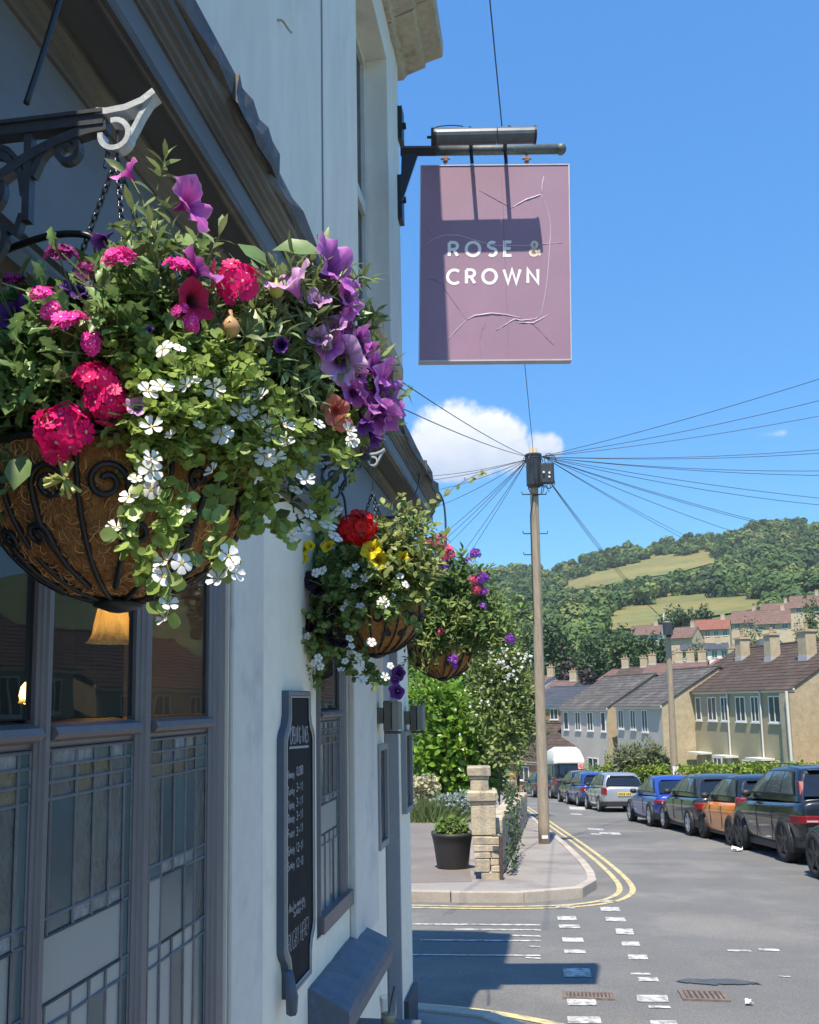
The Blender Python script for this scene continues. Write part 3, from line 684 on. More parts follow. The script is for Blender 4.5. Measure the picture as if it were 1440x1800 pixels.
def leaded_panel(win, y0, y1, seed, xg=-.016):
    r2 = random.Random(seed); cols = [0, .075, .33, .53, .72, .90, 1.0] if seed != 3 else [0, .06, .24, .43, .62, .80, 1.0]
    rects = []; Z = [1.577, 1.550, 1.522, 1.493]
    for ri in range(3):
        for c in range(6):
            m = (r2.choice([pane_hammer, pane_teal, pane_rip]) if ri == 0 else r2.choice([pane_brown, pane_brown, pane_rip])) if c < 5 else pane_teal
            rects.append((c, c+1, Z[ri+1], Z[ri], m))
    zt = 1.293 if seed != 3 else 1.305
    for c in range(6): rects.append((c, c+1, zt, 1.493, [pane_teal, pane_teal, pane_rip, pane_rip, pane_rip, pane_teal][c] if seed != 3 else [pane_rip, pane_rip, pane_teal, pane_teal, pane_teal, pane_rip][c]))
    for c in range(6): rects.append((c, c+1, zt-.030, zt, pane_hammer if 1 < c < 5 else pane_teal))
    if seed != 3:
        rects.append((0, 5, 1.150, zt-.030, pane_pale)); rects.append((5, 6, 1.150, zt-.030, pane_teal)); zb = 1.150
    else:
        rects.append((0, 1, 1.13, zt-.030, pane_rip)); rects.append((1, 2, 1.13, zt-.030, pane_pale)); rects.append((2, 4, 1.13, zt-.030, pane_teal)); rects.append((4, 5, 1.13, zt-.03, pane_teal)); rects.append((5, 6, 1.13, zt-.03, pane_rip)); zb = 1.13
    for c in range(6): rects.append((c, c+1, zb-.038, zb, pane_pale if c < 5 else pane_teal))
    for c in range(6): rects.append((c, c+1, .62, zb-.038, pane_pale if c in (1, 2, 4) else pane_teal))
    leaded(win, y0, y1, rects, cols, xg)
def shop_window(y0, y1, z0, z1, bars, panels, seed0, tz=1.605):
    mb = MB(); mb.box((XW-.11, y0, z0), (XW-.004, y0+.03, z1)); win = mb.build('window', frame_m, pub)
    mb = MB(); mb.box((XW-.11, y0+.03, z1-.06), (XW-.01, y1, z1-.002)); mb.build('window_head', frame_m, win)
    mb = MB(); mb.box((XW-.11, y0+.03, z0+.001), (XW+.02, y1, z0+.06)); mb.build('window_rail', frame_m, win)
    mb = MB(); vprof(mb, y1-.056, .055, z0+.06, z1-.06, proud=.004); mb.build('jamb', frame_m, win)
    for b, hw in bars:
        mb = MB(); vprof(mb, b, hw, z0+.06, z1-.06, proud=.004); mb.build('mullion', frame_m, win)
    for i, (a, b) in enumerate(panels):
        mb = MB(); hprof(mb, a, b, tz, .024); mb.build('transom', frame_m, win)
        mb = MB(); mb.box((XW-.022, a, tz+.026), (XW-.018, b, z1-.06)); mb.build('pane', clear_g, win)
        leaded_panel(win, a, b, seed0+i)
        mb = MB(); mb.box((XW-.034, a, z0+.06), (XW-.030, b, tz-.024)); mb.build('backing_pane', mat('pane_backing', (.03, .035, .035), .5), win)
    return win
shop_window(-1.4, 2.305, .50, 2.355, [(-.78, .04), (-.40, .04), (-.02, .04), (.36, .04), (.68, .03), (1.04, .02), (1.422, .020), (1.812, .034)],
            [(.71, 1.02), (1.06, 1.402), (1.442, 1.778), (1.846, 2.194)], 0)
for i, (a, b) in enumerate([(-1.36, -.82), (-.74, -.44), (-.36, -.06), (.02, .32), (.40, .65)]):
    pass
mb = MB(); mb.box((XW-.062, -1.36, .56), (XW-.058, .65, 2.29)); mb.build('window_glass', clear_g, pub)
shop_window(3.255, 3.795, .81, 2.355, [(3.30, .02)], [(3.32, 3.684)], 7)
# painted stone sill of the further window
prof_run([(-.02, .675), (.02, .668), (.115, .622), (.14, .60), (.148, .57), (.14, .515), (.12, .495), (-.02, .48)], 3.12, 4.02, sill_m, 'stone_sill', wob=.003, seg=12)
prof_run([(-.02, .50), (.05, .50), (.06, .475), (.06, .44), (-.02, .42)], -1.5, 2.4, sill_m, 'stone_sill', seg=4)

# ---------------------------------------------------------------- stroke lettering
def arc(cx, cy, rx, ry, a0, a1, n=10): return [(cx+rx*math.cos(R(a0+(a1-a0)*i/n)), cy+ry*math.sin(R(a0+(a1-a0)*i/n))) for i in range(n+1)]
GL = {
 'R': (.62, [[(0, 0), (0, 1)], [(0, 1), (.30, 1)]+arc(.30, .74, .27, .26, 90, -90)+[(0, .48)], [(.30, .48), (.58, 0)]]),
 'O': (.95, [arc(.47, .5, .47, .5, 90, 450, 28)]),
 'S': (.58, [arc(.28, .75, .25, .25, 40, 200, 9)+arc(.28, .27, .28, .27, 100, -140, 12)[0:]]),
 'E': (.50, [[(.48, 0), (0, 0), (0, 1), (.48, 1)], [(0, .52), (.42, .52)]]),
 '&': (.70, [[(.70, .02), (.16, .66)]+arc(.30, .80, .18, .20, 200, -20, 10)+[(.40, .60), (.14, .42)]+arc(.26, .22, .26, .22, 130, 320, 10)+[(.66, .46)]]),
 'C': (.80, [arc(.48, .5, .48, .5, 48, 312, 20)]),
 'W': (1.15, [[(0, 1), (.29, 0), (.57, .98), (.86, 0), (1.14, 1)]]),
 'N': (.72, [[(0, 0), (0, 1), (.70, 0), (.70, 1)]]),
 'P': (.55, [[(0, 0), (0, 1), (.28, 1)]+arc(.28, .73, .25, .27, 90, -90)+[(0, .46)]]),
 'I': (.12, [[(.05, 0), (.05, 1)]]), 'G': (.75, [arc(.42, .5, .42, .5, 50, 340, 18)+[(.82, .42), (.5, .42)]]),
 'T': (.6, [[(0, 1), (.6, 1)], [(.3, 0), (.3, 1)]]), 'M': (.85, [[(0, 0), (.05, 1), (.4, .3), (.75, 1), (.8, 0)]]),
 'U': (.65, [[(0, 1), (0, .3)]+arc(.3, .3, .3, .3, 180, 360, 8)+[(.6, 1)]]), 'B': (.55, [[(0, 0), (0, 1), (.25, 1)]+arc(.25, .75, .22, .25, 90, -90, 6)+[(0, .5)], [(.25, .5)]+arc(.27, .25, .26, .25, 90, -90, 6)+[(0, 0)]]),
 'Y': (.6, [[(0, 1), (.3, .5), (.6, 1)], [(.3, .5), (.25, 0)]]), 'H': (.6, [[(0, 0), (0, 1)], [(.55, 0), (.55, 1)], [(0, .5), (.55, .5)]]),
 'D': (.65, [[(0, 0), (0, 1), (.2, 1)]+arc(.2, .5, .42, .5, 90, -90, 10)+[(0, 0)]]), 'F': (.5, [[(0, 0), (0, 1), (.48, 1)], [(0, .52), (.4, .52)]]),
 'A': (.66, [[(0, 0), (.33, 1), (.66, 0)], [(.12, .36), (.54, .36)]]),
 'L': (.5, [[(0, 1), (0, 0), (.45, 0)]]), 'V': (.7, [[(0, 1), (.33, 0), (.68, 1)]]),
 'a': (.42, [arc(.2, .25, .2, .25, 60, 380, 10)+[(.4, .45), (.4, 0)]]), 'o': (.42, [arc(.2, .25, .2, .25, 90, 450, 10)]), 'n': (.4, [[(0, .5), (0, 0)], [(0, .3)]+arc(.18, .3, .18, .2, 160, 0, 6)+[(.36, 0)]]),
 'd': (.42, [arc(.2, .25, .2, .25, 60, 380, 10)+[(.4, 1), (.4, 0)]]), 'y': (.42, [[(0, .5), (.2, .05)], [(.4, .5), (.1, -.35)]]), 'u': (.4, [[(0, .5), (0, .2)]+arc(.17, .2, .17, .2, 180, 350, 6)+[(.36, .5), (.36, 0)]]),
 'e': (.42, [[(0, .27), (.38, .27)]+arc(.2, .25, .2, .25, 0, 310, 10)]), 's': (.34, [[(.3, .45), (.1, .5), (.05, .35), (.28, .2), (.2, .02), (0, .05)]]), 'r': (.3, [[(0, .5), (0, 0)], [(0, .3), (.12, .48), (.28, .48)]]),
 'i': (.12, [[(.05, .5), (.05, 0)], [(.05, .66), (.05, .7)]]), 't': (.3, [[(.12, .85), (.12, .05), (.26, 0)], [(0, .5), (.26, .5)]]), 'h': (.4, [[(0, 1), (0, 0)], [(0, .3)]+arc(.18, .3, .18, .2, 160, 0, 6)+[(.36, 0)]]), 'l': (.12, [[(.05, 1), (.05, 0)]]),
 'v': (.4, [[(0, .5), (.18, 0), (.36, .5)]]), 'm': (.55, [[(0, .5), (0, 0)], [(0, .3), (.12, .5), (.24, .3), (.24, 0)], [(.24, .3), (.36, .5), (.5, .3), (.5, 0)]]), 'c': (.38, [arc(.2, .25, .2, .25, 50, 310, 10)]),
 '-': (.35, [[(.02, .4), (.3, .4)]]), '1': (.25, [[(0, .8), (.12, 1), (.12, 0)]]), '2': (.45, [arc(.2, .78, .2, .22, 170, -30, 8)+[(0, 0), (.42, 0)]]), '3': (.42, [arc(.18, .76, .2, .24, 150, -90, 8)+arc(.18, .26, .22, .26, 90, -150, 8)]), '4': (.45, [[(.3, 0), (.3, 1), (0, .3), (.45, .3)]]), '8': (.42, [arc(.2, .76, .18, .24, -90, 270, 12)+arc(.2, .26, .2, .26, 90, 450, 12)]), '?': (.4, [arc(.2, .78, .2, .22, 170, -60, 8)+[(.2, .4), (.2, .25)], [(.2, .06), (.2, 0)]]), ' ': (.3, []),
}
def ribbon_pts(pts, hw):
    """flat stroke outline: left and right points"""
    P = [np.array(p, float) for p in pts]
    L_, R_ = [], []
    for i in range(len(P)):
        a = P[i]-P[i-1] if i else P[1]-P[0]; b = P[i+1]-P[i] if i < len(P)-1 else P[i]-P[i-1]
        a, b = a/(np.linalg.norm(a)+1e-9), b/(np.linalg.norm(b)+1e-9); t = a+b
        if np.linalg.norm(t) < .3: t = b
        t = t/np.linalg.norm(t); k = 1/max(.45, abs(t@b)); n = np.array([-t[1], t[0]])*hw*k; L_.append(P[i]+n); R_.append(P[i]-n)
    return L_, R_
def lettering(mb, text, x, y, h, gap, hw, fn, jit=0, xs=1.0, lift=0.0015):
    """fn(x, y, lift) -> world"""
    for ch in text:
        wd, strokes = GL[ch]; jy = rng.uniform(-jit, jit)*h
        for si, st in enumerate(strokes):
            if len(st) < 2: continue
            st = [st[0]]+[b for a, b in zip(st[:-1], st[1:]) if abs(a[0]-b[0])+abs(a[1]-b[1]) > .015]
            pts = [(x+p[0]*h*xs, y+jy+p[1]*h) for p in st]; L_, R_ = ribbon_pts(pts, hw); n = len(pts); lf = lift+si*.0004
            V = [fn(*p, lf) for p in L_]+[fn(*p, lf) for p in R_]; mb.add(V, [(i, i+1, n+i+1, n+i) for i in range(n-1)])
        x += wd*h*xs+gap
    return x
def text_w(text, h, gap, xs=1.0): return sum(GL[c][0]*h*xs+gap for c in text)-gap

# ---------------------------------------------------------------- hanging sign
u_r = np.array([math.cos(R(YAW)), math.sin(R(YAW)), 0]); s_n = np.array([u_r[1], -u_r[0], 0])   # right, and outward (towards the viewer)
P0 = W(870, 463, 5.25)
def sp(u, v, off=0.0):
    r_ = ray(u, v); o = np.array([0, 0, EYE]); t = ((P0+s_n*off-o)@s_n)/(r_@s_n); return o+r_*t
sign_m = mat('purple_vinyl', (.315, .20, .285), .5, n1=(2.5, .07), n2=(60, .03), col2=(.35, .205, .325), thr=(.55, .8, 1.6), bump=(5, .12, .006), spec=.35)
edge_m = mat('sign_edge_metal', (.50, .47, .50), .5, .2, n1=(9, .15))
letter_m = mat('sign_letters_white', (.86, .84, .83), .55)
amp_m = mat('sign_ampersand_cream', (.80, .66, .50), .55)
TL, TR, BL, BR = sp(737, 291), sp(1003, 288), sp(738, 635.5), sp(1003, 634)
sgn = thing('pub_sign', 'square purple hanging pub sign reading ROSE & CROWN', 'sign', tuple(P0))
ex = (TR-TL+BR-BL)/2; Wd = np.linalg.norm(ex); ex /= Wd; ez = (TL+TR-BL-BR)/2; Ht = np.linalg.norm(ez); ez /= Ht; C0 = (TL+TR+BL+BR)/4
def sq(x, y, off=0.0): return C0+ex*x+ez*y+s_n*off
def sbox(mb, x0, x1, y0, y1, o0, o1): return mb.hexa([sq(x0, y0, o0), sq(x1, y0, o0), sq(x1, y0, o1), sq(x0, y0, o1), sq(x0, y1, o0), sq(x1, y1, o0), sq(x1, y1, o1), sq(x0, y1, o1)])
mb = MB(); sbox(mb, -Wd/2+.006, Wd/2-.006, -Ht/2+.008, Ht/2-.006, -.05, 0); mb.build('board', sign_m, sgn)
for (a, b, c_, d) in [(-Wd/2, Wd/2, Ht/2-.006, Ht/2), (-Wd/2, Wd/2, -Ht/2, -Ht/2+.008), (-Wd/2, -Wd/2+.006, -Ht/2+.008, Ht/2-.006), (Wd/2-.006, Wd/2, -Ht/2+.008, Ht/2-.006)]:
    mb = MB(); sbox(mb, a, b, c_, d, -.052, .004); mb.build('edge_trim', edge_m, sgn)
def sxy(u, v):
    p = sp(u, v)-C0; k = ex@ez; a_, b_ = p@ex, p@ez; return (a_-k*b_)/(1-k*k), (b_-k*a_)/(1-k*k)
px = Wd/266
def sign_text(text, u0, u1, vb, vt, m, name):
    x0, y0 = sxy(u0, vb); x1, y1 = sxy(u1, vt); h = y1-y0; hw = h*.098
    ink = sum(GL[c][0]*h for c in text); gap = ((x1-x0)-ink)/(len(text)-1)
    mb = MB(); lettering(mb, text, x0+hw, y0+hw*.5, h-hw, gap*.98, hw, lambda x, y, l: sq(x, y, l)); return mb.build(name, m, sgn)
sign_text('ROSE', 787, 905, 451.5, 424, letter_m, 'lettering')
x0, y0 = sxy(932, 449.5); x1, y1 = sxy(955, 425)
mb = MB(); lettering(mb, '&', x0, y0, (y1-y0), 0, (y1-y0)*.085, lambda x, y, l: sq(x, y, l)); mb.build('ampersand', amp_m, sgn)
sign_text('CROWN', 784, 956, 500, 472, letter_m, 'lettering')
# raised cracks and blisters of the peeling vinyl face
sc = 420/1440
glint_m = mat('vinyl_glint', (.62, .50, .60), .35, n1=(20, .15))  # paler than the board: glossy highlights on the ridges put into the base colour
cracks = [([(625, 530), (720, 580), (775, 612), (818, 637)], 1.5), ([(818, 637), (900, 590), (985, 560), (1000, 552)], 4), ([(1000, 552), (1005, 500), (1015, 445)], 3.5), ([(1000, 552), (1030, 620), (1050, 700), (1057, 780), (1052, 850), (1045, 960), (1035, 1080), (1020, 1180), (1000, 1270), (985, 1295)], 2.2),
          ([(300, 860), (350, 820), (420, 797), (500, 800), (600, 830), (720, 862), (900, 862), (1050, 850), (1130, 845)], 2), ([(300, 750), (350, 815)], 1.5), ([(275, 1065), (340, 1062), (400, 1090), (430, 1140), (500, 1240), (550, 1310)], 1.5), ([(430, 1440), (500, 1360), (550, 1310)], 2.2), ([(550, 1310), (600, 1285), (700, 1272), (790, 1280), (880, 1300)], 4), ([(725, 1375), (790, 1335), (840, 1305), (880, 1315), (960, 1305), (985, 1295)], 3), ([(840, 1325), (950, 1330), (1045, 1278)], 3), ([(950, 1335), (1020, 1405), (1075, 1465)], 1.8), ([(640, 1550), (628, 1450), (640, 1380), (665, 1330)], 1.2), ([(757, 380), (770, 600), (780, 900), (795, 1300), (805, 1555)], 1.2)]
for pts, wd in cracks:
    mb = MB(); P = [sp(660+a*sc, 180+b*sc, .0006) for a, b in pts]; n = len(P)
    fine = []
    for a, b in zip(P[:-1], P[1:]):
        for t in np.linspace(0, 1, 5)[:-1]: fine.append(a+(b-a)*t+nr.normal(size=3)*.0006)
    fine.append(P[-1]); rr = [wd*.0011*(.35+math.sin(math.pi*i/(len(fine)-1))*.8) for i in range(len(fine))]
    mb.tube(fine, rr, 5); mb.build('vinyl_crack', glint_m if wd >= 2 else sign_m, sgn, True)
# bracket: pole, ball end, wall plate, gusset
br = thing('sign_bracket', 'black iron wall bracket with ball end carrying the purple sign', 'bracket', tuple(sp(706, 265)))
def bp(u, v, off): return sp(u, v, off)
bo = -.025
iron_w = mat('worn_green_iron', (.12, .14, .14), .55, .3, n1=(14, .35), n2=(60, .25), bump=(60, .4, .002))
mb = MB(); mb.tube([bp(704, 265.5, bo), bp(766, 265, bo)], .034, 4); mb.build('arm_root', black_iron, br)
mb = MB(); mb.tube([bp(764, 265, bo), bp(980, 262, bo)], .029, 8); mb.build('arm', iron_w, br, True)
mb = MB(); c = bp(986, 262, bo); mb.lathe([(0, -.034), (.018, -.030), (.030, -.016), (.034, 0), (.030, .016), (.018, .030), (0, .034)], tuple(c), 16); mb.build('ball_end', iron_w, br, True)
mb = MB(); g0 = [bp(706, 272, bo), bp(735, 272, bo), bp(708, 352, bo), bp(704, 352, bo)]
mb.hexa([p+s_n*-.012 for p in g0]+[p+s_n*.012 for p in g0]); mb.build('gusset', black_iron, br)
for (va, vb_) in [(200, 245), (320, 385)]:
    a, b = onX(705, va, XW+.012), onX(703, vb_, XW+.012)
    mb = MB(); cc = (a+b)/2; mb.box((XW, cc[1]-.05, b[2]), (XW+.03, cc[1]+.05, a[2])); mb.lathe([(0, .0), (.022, .0), (.022, .05), (0, .05)], (XW, cc[1], cc[2]), 8, axis='X'); mb.build('wall_plate', black_iron, br)
for (u, dv) in [(783, 0), (926, 0)]:
    mb = MB(); mb.tube([bp(u, 268, bo), bp(u, 290, bo)], .008, 6); mb.box(tuple(bp(u, 280, bo)-.014), tuple(bp(u, 280, bo)+.014)); mb.tube([bp(u-8, 279, bo+.01), bp(u+8, 279, bo+.01)], .006, 6); mb.build('shackle', mat('rusty_shackle', (.23, .14, .11), .7, .3, n2=(50, .3)), br)
# trough lamp over the sign
lp = thing('sign_lamp', 'dark grey trough lamp on two arms above the purple sign', 'lamp', tuple(sp(850, 240)))
lo = .235
trough_m = mat('trough_lamp_paint', (.10, .115, .135), .4, .3, n1=(12, .2), n2=(70, .15))
def lq(u, v): return sp(u, v, lo)
# the lamp stands proud of the board by lo
A0, B0 = lq(760, 241), lq(941, 237)
mb = MB(); ax = unit(B0-A0); rad = .046
for e, (q0, q1) in enumerate([(0, .62), (.63, 1)]):
    a, b = A0+(B0-A0)*q0, A0+(B0-A0)*q1; mb.tube([a, b], rad, 16)
mb.build('trough', trough_m, lp, False)
mb = MB(); mb.tube([A0-ax*.03, A0-ax*.007, A0-ax*.006, A0+ax*.022], [.008, .008, rad*1.08, rad*1.08], 16); mb.build('end_cap', black_iron, lp)
mb = MB(); mb.tube([B0-ax*.008, B0+ax*.004], rad*1.08, 16); mb.build('end_cap', black_iron, lp)
for t in (.37, .75, .05):
    mb = MB(); c = A0+(B0-A0)*t; 
    if t > .1: mb.lathe([(0, rad-.006), (.011, rad-.004), (.011, rad+.008), (.006, rad+.013), (0, rad+.014)], tuple(c), 8); mb.build('knob', black_iron, lp)
for u in (828, 888):
    mb = MB(); a = lq(u, 246); b = sp(u, 262, .03); c_ = sp(u+2, 286, .012)
    pts = [a, a+s_n*.01+np.array([0, 0, -.02]), sp(u, 268, .07), sp(u+1, 280, .02), c_]
    mb.tube([a, sp(u, 256, .12), sp(u, 262, -.0)], .012, 6); mb.tube([sp(u, 262, .005), c_], .012, 6); mb.build('lamp_arm', black_iron, lp)
mb = MB(); P = [A0+(B0-A0)*t+np.array([0, 0, rad+.004])+s_n*(.01+.02*math.sin(t*9)) for t in np.linspace(.03, .30, 9)]; mb.tube(P, .003, 5); mb.build('lamp_wire', black_iron, lp)

# ---------------------------------------------------------------- opening-times chalkboard
bx = XW+.03
cb = thing('chalkboard', 'tall grey-framed chalkboard of opening times on the white wall', 'chalkboard', (XW, 3.0, .62))
Y0, Y1 = 2.755, 3.125; Z1 = onX(525, 1214, XW+.03)[2]; Z0 = onX(525, 1742, XW+.03)[2]
def shape(y0, y1, z0, z1, e, nk=.055):
    """board outline with scooped shoulders"""
    w_ = y1-y0; pts = []
    def shoulder(sy, sz):
        cx_ = y0 if sy < 0 else y1; cz = z0 if sz < 0 else z1
        return [(cx_-sy*nk, cz), (cx_-sy*nk, cz-sz*.075), (cx_-sy*nk*.72, cz-sz*.11), (cx_-sy*nk*.2, cz-sz*.135), (cx_, cz-sz*.155)]
    pts += shoulder(-1, 1)[::-1]; pts += shoulder(1, 1); pts += shoulder(1, -1)[::-1]; pts += shoulder(-1, -1)
    cy, cz = (y0+y1)/2, (z0+z1)/2
    return [(cy+(p[0]-cy)*(1-2*e/(y1-y0)), cz+(p[1]-cz)*(1-2*e/(z1-z0))) for p in pts]
cb_frame = mat('grey_frame_paint', (.20, .205, .205), .55, n1=(6, .2), n2=(50, .12), bump=(40, .3, .003))
cb_side = mat('blue_frame_side', (.07, .095, .135), .5, n1=(6, .15))
chalk_black = mat('chalk_black', (.020, .022, .024), .8, n1=(3, .25), n2=(20, .15), spec=.2)
chalk_m = mat('chalk', (.36, .365, .38), .95, n2=(220, .6))
o_ = shape(Y0, Y1, Z0, Z1, 0); i_ = shape(Y0, Y1, Z0, Z1, .020)
mb = MB(); n = len(o_); V = []
for off, ring in ((.0, o_), (.024, o_), (.030, shape(Y0, Y1, Z0, Z1, .005)), (.030, shape(Y0, Y1, Z0, Z1, .015)), (.023, i_)): V += [(XW+off, y, z) for y, z in ring]
Fs = [(k*n+i, k*n+(i+1) % n, (k+1)*n+(i+1) % n, (k+1)*n+i) for k in range(4) for i in range(n)]
mb.mi = 1; mb.add(V, Fs[:n]); mb.mi = 0; mb.add(V, Fs[n:]); mb.build('frame', [cb_frame, cb_side], cb)
mb = MB(); mb.add([(XW+.022, y, z) for y, z in shape(Y0, Y1, Z0, Z1, .018)], [tuple(range(n))]); mb.build('slate', chalk_black, cb)
il = shape(Y0, Y1, Z0, Z1, .021); mb = MB(); mb.tube([(XW+.027, y, z) for y, z in il], .003, 5, closed=True); mb.build('inner_bead', mat('pale_bead', (.42, .42, .40), .6), cb)
mb = MB(); mb.tube([(XW+.04, Y0+.03, Z0-.03), (XW+.045, Y0+.015, Z0+.02), (XW+.035, Y0+.006, Z0+.10)], [.018, .02, .014], 6); mb.build('lower_latch', cb_side, cb, True)
ch = lambda x, y, l: (XW+.0222+l, x, y)
def pc(u, v): p = onX(u, v, XW+.022); return p[1], p[2]
mb = MB()
xa, za = pc(509, 1307); xb, zb = pc(541, 1279)
def chalkline(text, u0, u1, vb, h, hw=.0022, jit=.08, slope=0):
    y0, z0 = pc(u0, vb); y1, _ = pc(u1, vb); w0 = text_w(text, h, h*.18); xs = max(.25, (y1-y0)/w0)
    lettering(mb, text, y0, z0, h, h*.18*xs, hw, lambda x, y, l: ch(x, y+(x-y0)*slope, l), jit, xs)
chalkline('OPENING TIMES', 509.5, 541, 1308, .052, .0026)
ya, za = pc(508, 1317); yb, zb = pc(542, 1314)
for dz in (0, .004): mb.add([ch(ya, za+dz, .001+dz*.1), ch(yb, zb+dz, .001+dz*.1), ch(yb, zb+dz+.004, .001+dz*.1), ch(ya, za+dz+.004, .001+dz*.1)], [(0, 1, 2, 3)])
tag(mb.build('chalk_heading', chalk_m, cb), kind='stuff')
mb = MB()
for (t1, t2, v) in [('Monday', '3-11', 1369), ('Tuesday', '3-11', 1398), ('Wednesday', '3-11', 1424), ('Thursday', '3-11', 1448), ('Friday', '3-11', 1474), ('Saturday', '12-11', 1504), ('Sunday', '12-8', 1531)]:
    if v == 1369: t2 = 'CLOSED'
    chalkline(t1, 505.5, 516.5, v, .026, .0022, .1); chalkline(t2, 520.5, 532, v-6, .026, .0022, .1)
tag(mb.build('chalk_times', chalk_m, cb), kind='stuff')
mb = MB(); chalkline('Also live music on', 507, 534, 1606, .024, .002, .1); chalkline('Sunday 3-11', 515, 536, 1612, .024, .002, .1); tag(mb.build('chalk_notes', chalk_m, cb), kind='stuff')
mb = MB(); chalkline('RUGBY HERE?', 506, 542, 1676, .055, .0016, .06); tag(mb.build('chalk_notice', chalk_m, cb), kind='stuff')

# ---------------------------------------------------------------- wall lamps, framed posters, tumbler
lampm = mat('wall_lamp_bronze', (.12, .115, .10), .45, .5, n1=(20, .2))
for (u, v, lab) in [(664, 1258, 'bronze box wall lamp beside the pub doorway, nearer one'), (712, 1262, 'bronze box wall lamp at the far corner of the pub')]:
    c = onX(u, v, XW); g = thing('wall_lamp', lab, 'lamp', tuple(c), group='box lamps on the pub wall')
    mb = MB(); mb.cbox((XW, c[1]-.05, c[2]-.04), (XW+.035, c[1]+.05, c[2]+.04), .004); mb.build('back_plate', lampm, g)
    mb = MB(); mb.cbox((XW+.036, c[1]-.045, c[2]-.075), (XW+.075, c[1]+.06, c[2]+.075), .005); mb.build('lamp_body', lampm, g)
    mb = MB(); mb.cbox((XW+.079, c[1]-.045, c[2]-.072), (XW+.118, c[1]+.06, c[2]+.07), .005); mb.build('lamp_body', mat('wall_lamp_grey', (.22, .225, .21), .5, .2), g)
    mb = MB(); mb.tube([(XW+.04, c[1]-.03, c[2]-.085), (XW+.125, c[1]-.03, c[2]-.085)], .007, 8); mb.build('lower_bar', lampm, g)
post_f = mat('poster_frame_grey', (.27, .285, .30), .45, .2, n1=(10, .1)); post_g = glass('poster_glass', (.03, .03, .03), .05, .8)
paper_m = mat('poster_print', (.30, .32, .27), .6, n1=(6, .5), col2=(.55, .56, .50), thr=(.45, .55, 9))
for (y0, y1, z0, z1, lab) in [(4.38, 4.63, .93, 1.44, 'grey framed poster beside the pub doorway'), (5.24, 5.52, 1.00, 1.48, 'grey framed poster on the pub corner')]:
    g = thing('framed_poster', lab, 'poster', (XW, y0, z0), group='framed posters by the door')
    for (a, b, c_, d) in [(y0, y1, z1-.03, z1), (y0, y1, z0, z0+.03), (y0, y0+.03, z0+.03, z1-.03), (y1-.03, y1, z0+.03, z1-.03)]:
        mb = MB(); mb.box((XW+.002, a, c_), (XW+.030, b, d)); mb.build('frame_bar', post_f, g)
    mb = MB(); mb.box((XW+.002, y0+.03, z0+.03), (XW+.010, y1-.03, z1-.03)); mb.build('print', paper_m, g)
    mb = MB(); mb.box((XW+.012, y0+.03, z0+.03), (XW+.014, y1-.03, z1-.03)); mb.build('glazing', post_g, g)
# tumbler with a straw, left on a small ledge by the sill
tc_ = W(683, 1768, 3.55); tg = thing('glass_tumbler', 'clear tumbler of drink with a dark straw on the pub ledge', 'glass', (tc_[0], tc_[1], tc_[2]-.09))
gl_m = glass('tumbler_glass', (.30, .30, .30), .03, .93)
bz = tc_[2]-.09
mb = MB(); mb.lathe([(0, 0), (.030, 0), (.036, .125), (.0335, .125), (.028, .012), (0, .012)], (tc_[0], tc_[1], bz), 20); mb.build('tumbler', gl_m, tg, True)
mb = MB(); mb.lathe([(0, .013), (.0275, .013), (.0305, .06), (0, .06)], (tc_[0], tc_[1], bz), 20); mb.build('drink', mat('pale_drink', (.42, .36, .22), .1), tg, True)
mb = MB(); mb.tube([(tc_[0]-.01, tc_[1], bz+.02), (tc_[0]+.025, tc_[1], bz+.165)], .0035, 6); mb.build('straw', black_iron, tg)
prof_run([(-.01, bz-.03), (.30, bz-.03), (.30, bz-.001), (-.01, bz-.001)], tc_[1]-.12, tc_[1]+.12, sill_m, 'ledge')
